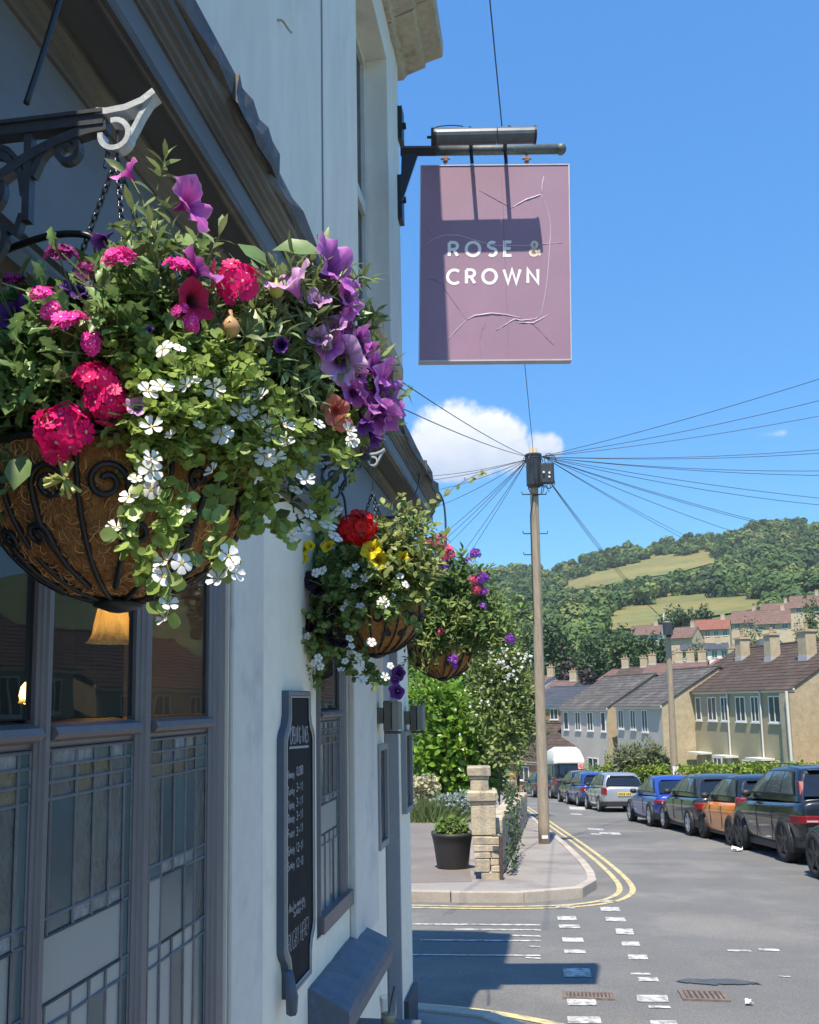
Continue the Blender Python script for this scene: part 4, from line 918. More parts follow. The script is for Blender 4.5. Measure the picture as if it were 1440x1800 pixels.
# lit lamps inside the pub
def glass_lamp(u, v, d, s, lab):
    c = W(u, v, d); g = thing('hanging_lamp', lab, 'lamp', tuple(c), group='lit lamps inside the pub')
    amber = mat('amber_glass', (.60, .42, .18), .25, trans=.65, n1=(26, .5), bump=(60, .5, .004), emit=((1, .66, .18), .10), stretch=(1, 1, .15))
    if not amber.get('streaked'):
        amber['streaked'] = 1; at_ = amber.node_tree; pn = at_.nodes['Principled BSDF']; tn = N(at_, 'ShaderNodeTexCoord'); mpn = N(at_, 'ShaderNodeMapping'); mpn.inputs['Scale'].default_value = (1, 1, .12)
        nn = N(at_, 'ShaderNodeTexNoise'); nn.inputs['Scale'].default_value = 130; mr = N(at_, 'ShaderNodeMapRange'); mr.inputs['From Min'].default_value = .35; mr.inputs['From Max'].default_value = .7; mr.inputs['To Min'].default_value = .05; mr.inputs['To Max'].default_value = .9
        at_.links.new(tn.outputs['Object'], mpn.inputs[0]); at_.links.new(mpn.outputs[0], nn.inputs['Vector']); at_.links.new(nn.outputs[0], mr.inputs['Value']); at_.links.new(mr.outputs[0], pn.inputs['Emission Strength'])
    prof = [(.012, .085), (.03, .082), (.042, .06), (.050, .02), (.056, -.02), (.066, -.040), (.074, -.046)]
    V = []; n = 40
    for k, (r_, z) in enumerate(prof):
        for j in range(n):
            th = 2*math.pi*j/n; f = 1+.07*math.cos(th*9)*(k/6.0); V.append((c[0]+r_*f*s*math.cos(th), c[1]+r_*f*s*math.sin(th), c[2]+z*s))
    mb = MB(); mb.add(V, [(i*n+j, i*n+(j+1) % n, (i+1)*n+(j+1) % n, (i+1)*n+j) for i in range(len(prof)-1) for j in range(n)]); mb.build('glass_shade', amber, g, True)
    mb = MB(); mb.lathe([(0, -.02), (.016, -.012), (.022, .01), (.016, .04), (0, .06)], tuple(c), 14); mb.build('bulb', mat('lamp_bulb', (1, .7, .3), .4, emit=((1, .64, .2), 11)), g, True)
    mb = MB(); mb.tube([c+np.array([0, 0, .08*s]), (c[0], c[1], 2.69)], .004, 6); mb.build('flex', black_iron, g)
glass_lamp(197, 1104, 2.25, .84, 'amber glowing frilled glass lamp hanging inside the pub window')
glass_lamp(45, 1228, 3.0, .35, 'small amber lamp glowing deep inside the pub')
# ================================================================== HANGING BASKETS
CR, CUp, CN = RMn[:, 0], np.array([0, 0, 1.0]), unit(np.array([math.sin(R(YAW)), -math.cos(R(YAW)), 0]))   # right, up, towards the viewer
def fv(r_, u_, n_): return unit(CR*r_+CUp*u_+CN*n_)
leaf_bac = mat('bacopa_leaf', (.35, .46, .12), .36, island=.42, trans=.42, spec=.55, n2=(90, .15))
leaf_ver = mat('verbena_leaf', (.19, .31, .105), .40, island=.40, trans=.30, spec=.5, n2=(90, .15))
leaf_pet = mat('petunia_leaf', (.22, .29, .12), .40, island=.38, trans=.30, spec=.5, n2=(90, .15))
leaf_var = mat('variegated_leaf', (.22, .27, .08), .5, island=.35, trans=.35, spec=.4, col2=(.50, .52, .25), thr=(.55, .6, 60))
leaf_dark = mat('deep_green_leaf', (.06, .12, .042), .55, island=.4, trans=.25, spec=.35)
stem_m = mat('green_stem', (.14, .20, .06), .6)
def tm_petunia(closed=0.0, ruf=.12, seed=0):
    n, K = 40, 9; V = []; T = []; q1, q2 = seed*1.7, seed*2.9
    for k in range(K+1):
        t = k/K; rr = .07+.93*(t**2.0)*(1-.62*closed); z = -1.05*(1-t)**1.15+closed*.55*t
        for j in range(n):
            th = 2*math.pi*j/n; lobe = math.cos(5*th); r_ = rr*(1+.085*lobe*t*t+.05*math.sin(2*th+q1)*t)
            zz = z+ruf*t**3*(math.sin(10*th+1.3)*.45+math.sin(7*th+seed)*.55+math.sin(15*th+q2)*.3)+.06*t**4*lobe-.14*t**6*(1-closed)+t**3*(.10*math.sin(2*th+q2)+.08*math.sin(3*th+q1))
            V.append((r_*math.cos(th), r_*math.sin(th), zz)); T.append(max(0, min(1, t*(1-.09*abs(lobe) if t > .5 else 1)+(.045 if j % 2 else -.06)*t*(1 if t < .97 else .2))))
    Fc = []
    for k in range(K):
        for j in range(n):
            a, b = k*n+j, k*n+(j+1) % n; Fc += [(a, b, b+n), (a, b+n, a+n)]
    return np.array(V), np.array(Fc), np.array(T)
def tm_floret(notch=.16, wd=.46, cup=.1, eye=.17, petals=5):
    V = []; Fc = []; T = []
    for p in range(petals):
        a = 2*math.pi*p/petals; c, s_ = math.cos(a), math.sin(a); b = len(V)
        L = [(.10, 0, .0), (.42, -wd*.62, cup*.3), (.80, -wd, cup), (1.0, -wd*.5, cup*.9), (1-notch, 0, cup*.6), (1.0, wd*.5, cup*.9), (.80, wd, cup), (.42, wd*.62, cup*.3), (.55, 0, .02)]
        for x, y, z in L: V.append((x*c-y*s_, x*s_+y*c, z)); T.append(1.0 if x > .2 else .6)
        for i in range(7): Fc.append((b+8, b+i, b+i+1))
        Fc.append((b+8, b+7, b))
    b = len(V); V.append((0, 0, .05)); T.append(0)
    for i in range(6): V.append((eye*math.cos(i*math.pi/3), eye*math.sin(i*math.pi/3), .035)); T.append(.12)
    for i in range(6): Fc.append((b, b+1+i, b+1+(i+1) % 6))
    return np.array(V), np.array(Fc), np.array(T)
FLO = tm_floret(); BAC = tm_floret(.02, .40, .12, .16); BAC2 = tm_floret(.06, .34, .32, .14); BAC3 = tm_floret(.0, .45, -.10, .18); VIO = tm_floret(.05, .5, .15, .2)
def tm_head(nf, fs, dome, seed, T0=FLO, sphere=False):
    rs = np.random.RandomState(seed); V = []; Fc = []; T = []; k = 0
    for i in range(nf):
        q = (i+.5)/nf; ph = i*2.39996; pol = math.acos(1-q*(1.0-dome if not sphere else 1.55)); d = np.array([math.sin(pol)*math.cos(ph), math.sin(pol)*math.sin(ph), math.cos(pol)])
        M3 = frame(unit(d+rs.normal(size=3)*.22), rs.normal(size=3), 0, fs*(.85+.3*rs.rand())); p = d*(.76+.09*rs.normal())*np.array([1, 1, .75])+rs.normal(size=3)*.05
        V.append(T0[0] @ M3.T+p); Fc.append(T0[1]+k); T.append(T0[2]*(1) + 0); k += len(T0[0])
    return np.vstack(V), np.vstack(Fc), np.concatenate(T)
def fmesh(name, t3, m, smooth=True): return mesh(name, t3[0], t3[1], m, smooth, attr=t3[2])
def petmat(nm, a, b, c, e): return mat(nm, b, .55, trans=.28, ramp=[(0, a), (.45, a), (.62, b), (.90, c), (1.0, e)], n1=(60, .18), objrnd=.14, spec=.3)
pm_purple = petmat('petunia_orchid', (.16, .025, .20), (.40, .09, .44), (.58, .18, .58), (.78, .50, .76))
pm_pink = petmat('petunia_pink', (.26, .02, .20), (.58, .09, .48), (.68, .18, .58), (.80, .48, .72))
pm_lilac = petmat('petunia_lilac', (.22, .07, .26), (.50, .25, .54), (.64, .38, .66), (.80, .62, .80))
pm_viol = petmat('petunia_violet', (.03, .008, .08), (.09, .02, .20), (.15, .045, .30), (.30, .16, .46))
pm_crim = petmat('petunia_crimson', (.06, .003, .02), (.42, .006, .06), (.55, .012, .09), (.62, .05, .14))
pm_black = petmat('petunia_black', (.006, .003, .006), (.014, .005, .012), (.02, .008, .018), (.03, .012, .026))
pm_yel = petmat('petunia_yellow', (.50, .30, .01), (.72, .55, .01), (.80, .64, .015), (.84, .70, .06))
pm_salm = petmat('salmon_petal', (.50, .09, .07), (.66, .17, .13), (.72, .24, .19), (.78, .36, .30))
vm_crim = mat('verbena_crimson', (.6, .005, .12), .5, trans=.22, ramp=[(0, (.80, .55, .45)), (.3, (.78, .30, .40)), (.5, (.72, .008, .16)), (1, (.76, .012, .18))], island=.16, spec=.3)
vm_pink = mat('verbena_pink', (.7, .02, .28), .5, trans=.22, ramp=[(0, (.85, .70, .75)), (.3, (.85, .40, .60)), (.5, (.82, .03, .36)), (1, (.86, .055, .42))], island=.16, spec=.3)
vm_mag = mat('verbena_magenta_dark', (.24, .01, .14), .5, trans=.22, ramp=[(0, (.5, .3, .4)), (.5, (.24, .01, .14)), (1, (.26, .02, .17))], island=.2, spec=.3)
vm_red = mat('geranium_red', (.60, .004, .006), .5, trans=.2, ramp=[(0, (.45, .004, .004)), (1, (.66, .006, .008))], island=.25, spec=.3)
vm_rose = mat('verbena_rose', (.5, .05, .14), .5, trans=.22, ramp=[(0, (.8, .6, .6)), (.5, (.48, .03, .10)), (1, (.56, .08, .17))], island=.25, spec=.3)
vm_vio = mat('verbena_violet', (.2, .03, .4), .5, trans=.22, ramp=[(0, (.7, .6, .8)), (.5, (.20, .03, .38)), (1, (.25, .05, .45))], island=.25, spec=.3)
bm_white = mat('bacopa_white', (.82, .82, .80), .5, trans=.25, ramp=[(0, (.72, .48, .05)), (.35, (.72, .60, .2)), (.6, (.80, .80, .76)), (1, (.86, .86, .85))], objrnd=.05, spec=.3)
PETS = [tm_petunia(0, .12, 1), tm_petunia(0, .17, 2), tm_petunia(.12, .15, 3)]; PETC = tm_petunia(.72, .10, 4)
HEAD = [tm_head(19, .37, .16, s) for s in (1, 2)]; HEADF = [tm_head(16, .34, .62, s) for s in (3, 4)]; HEADB = tm_head(46, .26, 0, 5, VIO, True); HEADS = tm_head(9, .42, .5, 6)
MC = {}
def flower(parent, kind, m, u, v, d, wpx, face, name, roll=None):
    key = (kind, m.name)
    if key not in MC:
        src = {'pet0': PETS[0], 'pet1': PETS[1], 'pet2': PETS[2], 'petc': PETC, 'head0': HEAD[0], 'head1': HEAD[1], 'flat0': HEADF[0], 'flat1': HEADF[1], 'ball': HEADB, 'few': HEADS, 'bac': BAC, 'bac2': BAC2, 'bac3': BAC3, 'flo': FLO, 'vio': VIO}[kind]
        MC[key] = fmesh(name, src, m)
    s_ = wpx/2/F*d
    KEEP.append((u, v, d, wpx*.46))
    return put(name, MC[key], parent, frame(face, nr.normal(size=3) if roll is None else CUp, roll or 0, s_), W(u, v, d))

KEEP = []
def hidden_flower(q):
    u, v, d = proj(q)
    for (a, b, c, r_) in KEEP:
        if d < c+.012 and abs(u-a) < r_ and abs(v-b) < r_ and (u-a)**2+(v-b)**2 < r_*r_: return True
    return False
RS = [1.0]
def twigs(acc, sacc, blobs, n, T, ls, lmin, lmax, nl, droop=.0, up=.35, shell=.55, whorl=0):
    """leafy shoots spread through a set of blobs (u, v, depth, radius px, weight)"""
    C = [(W(u, v, d), r_/F*d*RS[0], w_*r_*r_) for (u, v, d, r_, w_) in blobs]; tot = sum(c[2] for c in C)
    pr = [c[2]/tot for c in C]
    for i in range(n):
        c, r_, _ = C[nr.choice(len(C), p=pr)]; d = unit(nr.normal(size=3)); base = c+d*r_*(shell*nr.rand()**.5)
        dirn = unit(d+np.array([0, 0, up-droop])+CN*.25+nr.normal(size=3)*.35); L = nr.uniform(lmin, lmax)
        pts = [base+dirn*L*t+np.array([0, 0, -droop*L*.6*t*t]) for t in np.linspace(0, 1, 4)]
        if sacc is not None: sacc.tube(pts, .0011, 3, cap=False)
        side = unit(np.cross(dirn, nr.normal(size=3))); nn = unit(np.cross(side, dirn))
        for k in range(nl):
            t = .25+.75*(k+nr.rand()*.4)/nl; p = base+dirn*L*t+np.array([0, 0, -droop*L*.6*t*t])
            a = k*2.4+nr.rand()*.5; out = side*math.cos(a)+nn*math.sin(a); spread = .9 if k < nl-2 else .45
            ld = unit(out*spread+dirn*(1.1-spread)+np.array([0, 0, .15])+nr.normal(size=3)*.15)
            ln = unit(np.array([0, -.15, .9])+dirn*.5+nr.normal(size=3)*.30)
            if hidden_flower(p+ld*ls*.5): continue
            acc.add(T, alongf(ld, ln, ls*(.65+.6*nr.rand())), p)
def trail(acc, sacc, px, ls, T, n, spread=1.0):
    """a trailing shoot along picture points (u, v, depth)"""
    P = [W(*p) for p in px]; fine = []
    for i in range(len(P)-1):
        for t in np.linspace(0, 1, 6)[:-1]: fine.append(P[i]+(P[i+1]-P[i])*t)
    fine.append(P[-1]); sacc.tube(fine, .0013, 4)
    for k in range(n):
        q = nr.rand()*(len(fine)-1); i = int(q); p = fine[i]+(fine[min(i+1, len(fine)-1)]-fine[i])*(q-i)
        ld = unit(nr.normal(size=3)+CN*.4+np.array([0, 0, -.1])); q = p+nr.normal(size=3)*.006
        if hidden_flower(q+ld*ls*.5): continue
        acc.add(T, alongf(ld, unit(np.array([0, -.5, .6])+CN*.6+nr.normal(size=3)*.35), ls*(.6+.8*nr.rand())*spread), q)

coir_m = mat('coir_liner', (.40, .20, .075), .95, n1=(9, .25), n2=(90, .35), bump=(160, 1.0, .01), bump2=(40, .6, .012), stretch=(1, 1, .55), spec=.1)
fibre_m = mat('coir_fibre', (.55, .32, .14), .9, island=.45)
def spiral(c, r0, r1, a0, a1, n=18): return [(c[0]+(r0+(r1-r0)*i/n)*math.cos(R(a0+(a1-a0)*i/n)), c[1]+(r0+(r1-r0)*i/n)*math.sin(R(a0+(a1-a0)*i/n))) for i in range(n+1)]
def chain_mesh(mb, a, b, lk=.013, wr=.0014):
    a, b = np.array(a, float), np.array(b, float); L = np.linalg.norm(b-a); n = max(2, int(L/(lk*.74))); t = unit(b-a); s1 = unit(np.cross(t, [.3, .8, .2])); s2 = np.cross(t, s1)
    for i in range(n):
        c = a+t*L*(i+.5)/n; s_ = s1 if i % 2 else s2; pts = []
        for k in range(10):
            th = 2*math.pi*k/10; pts.append(c+t*(lk*.5*math.cos(th))+s_*(lk*.27*math.sin(th)))
        mb.tube(pts, wr, 5, closed=True)
def basket(label, C, Rr, hook, nrib=10, scrolls=True, fib=600, az0=0.0, lod=1):
    g = thing('hanging_basket', label, 'flower basket', (C[0], C[1], C[2]-Rr*1.02), group='hanging flower baskets')
    n, K = (56, 18) if lod else (32, 12); mb = MB(); V = []
    for k in range(K+1):
        ph = math.pi/2*k/K; rr, z = Rr*math.cos(ph), -Rr*1.02*math.sin(ph)
        for j in range(n):
            th = 2*math.pi*j/n; f = 1+.010*math.sin(j*3.1+k*1.7)+.012*nr.normal(); V.append((C[0]+rr*f*math.cos(th), C[1]+rr*f*math.sin(th), C[2]+z*f))
    mb.add(V, [(k*n+j, k*n+(j+1) % n, (k+1)*n+(j+1) % n, (k+1)*n+j) for k in range(K) for j in range(n)]); mb.build('coir_liner', coir_m, g, True)
    # packed compost under the plants
    mb = MB(); mb.lathe([(0, -.03), (Rr*.95, -.03), (Rr*.9, -.06), (0, -.06)], tuple(C), 24); mb.build('compost', soil_m, g)
    def onb(az, lat, off=.006): r_ = Rr+off; return np.array([C[0]+r_*math.cos(lat)*math.cos(az), C[1]+r_*math.cos(lat)*math.sin(az), C[2]-r_*1.02*math.sin(lat)])
    mb = MB()
    for i in range(fib):
        az, lat = nr.uniform(0, 6.283), math.asin(nr.uniform(0.02, .97)); a = nr.uniform(0, 6.28); L = nr.uniform(.04, .13); cv = nr.normal()*1.6
        pts = []
        for t in np.linspace(0, 1, 5): pts.append(onb(az+L*t*math.cos(a+cv*t)/max(.25, math.cos(lat)), min(1.5, lat+L*t*math.sin(a+cv*t)), .0015+.003*math.sin(math.pi*t)))
        mb.tube(pts, .00045 if lod else .0006, 3, cap=False)
    if fib: tag(mb.build('coir_fibres', fibre_m, g), kind='stuff')
    mb = MB(); mb.tube([onb(a, 0, .004) for a in np.linspace(0, 2*math.pi, 41)[:-1]], .005, 6, closed=True); mb.build('rim_ring', black_iron, g, True)
    for i in range(nrib):
        a = az0+2*math.pi*i/nrib; mb = MB(); mb.tube([onb(a, l, .004) for l in np.linspace(0, 1.52, 16)], .0036, 6)
        if scrolls:
            hw = math.pi/nrib; am = a+hw
            def mp(pts): return [onb(am+x/max(.35, math.cos(min(1.2, y))), y, .005) for x, y in pts]
            sg_ = 1 if i % 2 else -1
            mb.build('scroll_rib', black_iron, g, True)
            for pts, r_ in [(spiral((-.11, .32), .035, .135, -150, 360, 30)+[(.03, .42), (.035, .56), (.02, .75), (-.01, .95), (-.03, 1.18)], .0042), ([(-x, y) for x, y in spiral((-.09, .66), .022, .088, -120, 360, 26)+[(.0, .74), (.0, .88)]], .0038), (spiral((.10, .22), .02, .075, 30, 440, 20), .0034)]:
                mb = MB(); mb.tube(mp([(x*sg_, y) for x, y in pts]), r_, 6); mb.build('scroll', black_iron, g, True)
            continue
        mb.build('scroll_rib', black_iron, g, True)
    mb = MB(); c = onb(0, math.pi/2, .004); mb.lathe([(0, .006), (.03, .004), (.034, -.004), (.012, -.012), (0, -.014)], tuple(c), 14); mb.build('base_boss', black_iron, g, True)
    hp = np.array(hook, float)
    for i in range(3):
        a = az0+.6+2*math.pi*i/3; mb = MB(); chain_mesh(mb, hp-np.array([0, 0, .03]), onb(a, 0, .004), .014 if lod else .02, .0015 if lod else .002); mb.build('chain', mat('chain_steel', (.10, .10, .11), .3, .9), g, True)
    mb = MB(); mb.tube([hp+np.array([0, 0, .012]), hp-np.array([0, 0, .03])], .0022, 6); mb.build('hanger', black_iron, g)
    return g
def flat(mb, pts, hw, y0, y1, ys):
    """bar drawn in the plane across the wall: pts (s, z) with half width hw, between y0 and y1"""
    L_, R_ = ribbon_pts(pts, hw); n = len(pts); V = []
    for yy in (y0, y1): V += [(XW+p[0], ys+yy, p[1]) for p in L_]+[(XW+p[0], ys+yy, p[1]) for p in R_]
    Fs = []
    for i in range(n-1):
        Fs += [(i, i+1, n+i+1, n+i), (2*n+i, 3*n+i, 3*n+i+1, 2*n+i+1), (i, 2*n+i, 2*n+i+1, i+1), (n+i, n+i+1, 3*n+i+1, 3*n+i)]
    Fs += [(0, n, 3*n, 2*n), (n-1, 3*n-1, 4*n-1, 2*n-1)]; mb.add(V, Fs)
def bracket(label, y, zt, ln, silver=True):
    """scrolled cast bracket; ln = length to the hook"""
    g = thing('basket_bracket', label, 'bracket', (XW, y, zt-.2), group='scrolled iron basket brackets'); k = ln/.27
    def P(*pts): return [(p[0]*k, zt+p[1]*k) for p in pts]
    def S(pts): return [(p[0]*k, zt+p[1]*k) for p in pts]
    mb = MB(); flat(mb, P((0, -.009), (.232, -.009)), .0075*k, -.010, .010, y); flat(mb, P((0, -.0005), (.232, -.0005)), .0025*k, -.014, .014, y); mb.build('top_bar', bluegrey_iron, g)
    mb = MB(); flat(mb, P((.006, -.012), (.006, -.24)), .006*k, -.012, .012, y); mb.build('wall_bar', bluegrey_iron, g)
    mb = MB(); flat(mb, S([(.235-.235*math.sin(t)*1.0, -.018-.20*(1-math.cos(t))**.85) for t in np.linspace(0, math.pi/2, 16)]), .0065*k, -.008, .008, y); mb.build('diagonal_bar', bluegrey_iron, g)
    mb = MB(); flat(mb, P((.128, -.016), (.128, -.135)), .005*k, -.007, .007, y); mb.build('upright', bluegrey_iron, g)
    mb = MB(); flat(mb, S([(.134, -.075), (.145, -.05), (.16, -.034)]+spiral((.180, -.045), .021, .006, 120, -320, 20)), .0042*k, -.006, .006, y)
    mb.build('scroll', bluegrey_iron, g); mb = MB(); flat(mb, S([(.122, -.06), (.10, -.035), (.07, -.02)]), .0035*k, -.006, .006, y); mb.build('scroll', bluegrey_iron, g)
    mb = MB(); flat(mb, S([(.124, -.10), (.119, -.072)]+spiral((.066, -.085), .054, .012, 20, 560, 40)), .0045*k, -.006, .006, y); mb.build('scroll', bluegrey_iron, g)
    mb = MB(); flat(mb, S([(.122, -.125), (.115, -.15)]+spiral((.062, -.158), .040, .008, 30, -330, 26)), .004*k, -.006, .006, y)
    mb.build('scroll', bluegrey_iron, g)
    mb = MB(); flat(mb, S(spiral((.03, -.04), .026, .006, 60, 420, 20)), .0035*k, -.006, .006, y); mb.build('scroll', bluegrey_iron, g)
    m = silver_iron if silver else bluegrey_iron
    mb = MB(); tip = S([(.222, .001), (.236, -.001), (.262, .001), (.284, .008), (.300, .019)]); L_, R_ = ribbon_pts(tip, .006*k)
    flat(mb, tip, .0042*k, -.011, .011, y); mb.build('beak', m, g)
    mb = MB(); flat(mb, S([(.264, -.040), (.272, -.026), (.280, -.010), (.290, .006), (.297, .016)]), .0030*k, -.007, .007, y); mb.build('beak_strut', m, g)
    mb = MB(); flat(mb, S(spiral((.247, -.032), .019, .019, 105, -190, 18)), .0034*k, -.009, .009, y); mb.build('hook_ring', m, g)
    mb = MB(); mb.tube([(XW+.236*k, y, zt-.050*k), (XW+.232*k, y, zt-.072*k)], .003, 6); mb.build('pin', mat('chain_steel', (.1, .1, .11), .3, .9), g)
    return g
# ---- front basket --------------------------------------------------------
C1 = W(213, 828, 1.25); H1 = W(207, 243, 1.25)
bracket('large blue-grey scroll bracket with silver beak over the front basket', H1[1], W(100, 181, 1.23)[2], H1[0]-XW+.024)
g1 = basket('large front hanging basket with hot pink, purple and white flowers', C1, .180, H1, 10, True, 1500, R(-62+90))
KEEP.clear(); RS[0] = .62
def dep1(u): return 1.035+max(0, u-280)*.00062
for (u, v, w_, kd, m, fc) in [
    (107, 760, 112, 'head0', vm_crim, (-.1, -.05, 1)), (172, 668, 82, 'head1', vm_crim, (.1, .6, .8)), (190, 705, 82, 'head0', vm_crim, (.25, -.2, 1)), (152, 660, 60, 'head1', vm_crim, (-.4, .6, .7)),
    (415, 502, 96, 'head1', vm_crim, (-.1, .3, .9)), (213, 470, 80, 'flat0', vm_pink, (-.1, 1, .35)), (316, 482, 74, 'flat1', vm_pink, (.1, 1, .35)), (78, 527, 60, 'flat0', vm_pink, (-.1, .8, .6)), (90, 548, 44, 'few', vm_pink, (.2, .1, 1)),
    (128, 583, 92, 'flat1', vm_pink, (-.1, .9, .5)), (162, 606, 50, 'few', vm_pink, (.3, .1, .9)), (337, 570, 42, 'few', vm_pink, (.2, .1, 1)), (318, 548, 34, 'few', vm_pink, (-.2, .4, .9)),
    (112, 462, 78, 'flat0', vm_mag, (0, 1, .4)), (28, 505, 60, 'flat1', vm_mag, (0, 1, .4)), (150, 480, 50, 'few', vm_mag, (.2, .4, .8))]:
    flower(g1, kd, m, u, v, dep1(u)+(.08 if m is vm_mag else 0), w_, fv(*fc), 'verbena_head')
for (u, v, w_, kd, m, fc) in [
    (347, 353, 93, 'pet1', pm_pink, (1.00, 0.12, 0.43)), (217, 294, 53, 'pet0', pm_pink, (-0.70, 0.70, 0.65)), (348, 527, 73, 'pet0', pm_crim, (0.75, -0.10, 0.53)), (356, 462, 82, 'pet2', pm_purple, (0.60, 0.70, 0.12)), (180, 420, 58, 'petc', pm_viol, (-0.30, -0.60, 0.50)),
    (602, 462, 112, 'pet1', pm_purple, (0.80, 0.25, 0.48)), (505, 482, 102, 'pet2', pm_lilac, (-0.45, 0.75, 0.60)), (618, 577, 69, 'pet0', pm_pink, (0.95, 0.00, 0.33)), (648, 612, 56, 'petc', pm_purple, (0.75, -0.60, 0.20)), (602, 632, 92, 'pet2', pm_lilac, (0.25, -0.35, 0.85)),
    (585, 566, 51, 'pet0', pm_lilac, (-0.20, 0.50, 0.80)), (608, 545, 53, 'petc', pm_purple, (0.60, -0.50, 0.40)), (692, 682, 107, 'pet1', pm_purple, (0.92, 0.05, 0.43)), (650, 695, 71, 'pet0', pm_purple, (0.70, 0.50, 0.43)), (672, 735, 78, 'pet2', pm_purple, (0.60, -0.65, 0.48)),
    (622, 520, 64, 'pet0', pm_purple, (.75, .10, .45)), (640, 598, 58, 'pet2', pm_purple, (.70, -.20, .50)), (668, 645, 66, 'pet0', pm_pink, (.80, .15, .40)), (560, 520, 50, 'pet1', pm_lilac, (.20, .50, .70)), (580, 605, 54, 'pet0', pm_purple, (.30, -.10, .85)), (690, 735, 54, 'pet2', pm_purple, (.70, -.40, .40)), (625, 690, 48, 'pet1', pm_purple, (.40, -.20, .80)),
    (658, 772, 53, 'petc', pm_viol, (0.50, -0.85, 0.20)), (495, 606, 48, 'petc', pm_viol, (0.10, -0.30, 0.90)), (590, 722, 52, 'pet1', pm_salm, (0.10, -0.30, 0.90)), (603, 745, 36, 'pet0', pm_salm, (0.40, -0.60, 0.60)), (140, 500, 76, 'pet1', pm_viol, (0.10, 0.60, 0.50)), (12, 545, 74, 'pet0', pm_viol, (-0.20, 0.30, 0.80)),
    (560, 590, 48, 'pet2', pm_lilac, (0.10, 0.30, 0.90)), (263, 580, 22, 'petc', pm_viol, (0.30, 0.20, 0.80)), (240, 712, 40, 'pet2', pm_lilac, (0.10, 0.20, 1.00)), (632, 660, 48, 'petc', pm_purple, (0.60, -0.20, 0.50)), (640, 745, 56, 'petc', pm_viol, (0.30, -0.80, 0.40))]:
    flower(g1, kd, m, u, v, dep1(u)-.01+(.09 if m is pm_viol and u < 200 else 0), w_, fv(*fc), 'petunia_flower')
wh1 = [(267, 750, 42), (260, 687, 40), (285, 679, 44), (327, 677, 30), (377, 684, 40), (457, 697, 38), (421, 727, 40), (390, 763, 44), (267, 806, 36), (265, 828, 44), (287, 612, 38), (315, 610, 28), (227, 873, 38), (265, 860, 36), (205, 927, 38), (373, 827, 34), (289, 986, 42), (320, 990, 40), (287, 1012, 42), (402, 977, 46), (383, 1016, 44), (414, 1008, 36), (297, 1060, 36), (288, 1087, 32), (327, 897, 24), (467, 806, 40), (483, 803, 44), (463, 800, 34), (503, 780, 38), (503, 747, 34), (537, 843, 36), (613, 757, 34), (467, 740, 34), (440, 727, 34), (590, 900, 30), (577, 922, 34), (590, 942, 30), (533, 934, 32), (513, 941, 30), (545, 905, 26), (620, 775, 26), (560, 745, 26), (350, 745, 24), (300, 765, 22), (430, 690, 26), (342, 668, 24), (410, 992, 32), (475, 765, 32), (520, 860, 26), (238, 842, 26)]
for (u, v, w_) in wh1:
    d = dep1(u)-.035 if v < 860 else (1.02 if u < 340 else (1.05 if u < 450 else dep1(u)+.06))
    flower(g1, ('bac', 'bac2', 'bac3')[nr.randint(3)], bm_white, u, v, d, w_, fv(nr.normal()*.45+.1, nr.normal()*.3+.5, .85), 'bacopa_flower')
L1b, L1v, L1p, L1d, st = Acc(), Acc(), Acc(), Acc(), MB()
bac1 = [(300, 720, 1.07, 80, 1), (390, 690, 1.12, 80, 1), (440, 745, 1.14, 70, 1.1), (350, 745, 1.10, 60, 1.0), (480, 785, 1.18, 50, .9), (260, 745, 1.07, 50, .8), (560, 770, 1.24, 42, 1), (610, 770, 1.28, 30, .8), (430, 800, 1.15, 34, .7), (250, 640, 1.08, 70, .6), (340, 640, 1.1, 70, .6), (285, 800, 1.08, 26, .4)]
ver1 = [(60, 620, 1.16, 110, 1), (140, 560, 1.12, 90, 1), (230, 540, 1.12, 80, 1), (40, 740, 1.14, 100, 1.2), (110, 700, 1.10, 90, 1), (200, 620, 1.08, 80, 1), (300, 590, 1.12, 80, 1), (-40, 680, 1.2, 110, 1), (20, 800, 1.12, 60, .8)]
pet1 = [(520, 580, 1.24, 90, 1), (572, 530, 1.28, 50, 1), (560, 650, 1.26, 85, 1), (620, 640, 1.3, 60, .8), (480, 680, 1.2, 70, .8), (630, 720, 1.32, 50, .9), (430, 600, 1.18, 80, .8), (268, 395, 1.13, 22, .2), (272, 335, 1.13, 12, .14), (255, 470, 1.12, 50, .45), (340, 500, 1.14, 60, .5)]
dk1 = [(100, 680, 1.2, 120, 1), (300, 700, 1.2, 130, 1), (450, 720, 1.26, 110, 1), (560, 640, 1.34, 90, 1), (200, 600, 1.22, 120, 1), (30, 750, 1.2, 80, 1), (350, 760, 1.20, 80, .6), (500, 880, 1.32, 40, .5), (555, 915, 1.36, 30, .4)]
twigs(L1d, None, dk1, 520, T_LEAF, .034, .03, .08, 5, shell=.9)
twigs(L1b, st, bac1, 900, T_ROUND, .0122, .025, .055, 9, droop=.1, shell=.9)
twigs(L1v, st, ver1, 330, T_TOOTH, .032, .04, .09, 6, shell=.85)
twigs(L1p, st, pet1, 400, T_LANCE, .031, .03, .075, 9, shell=.85)
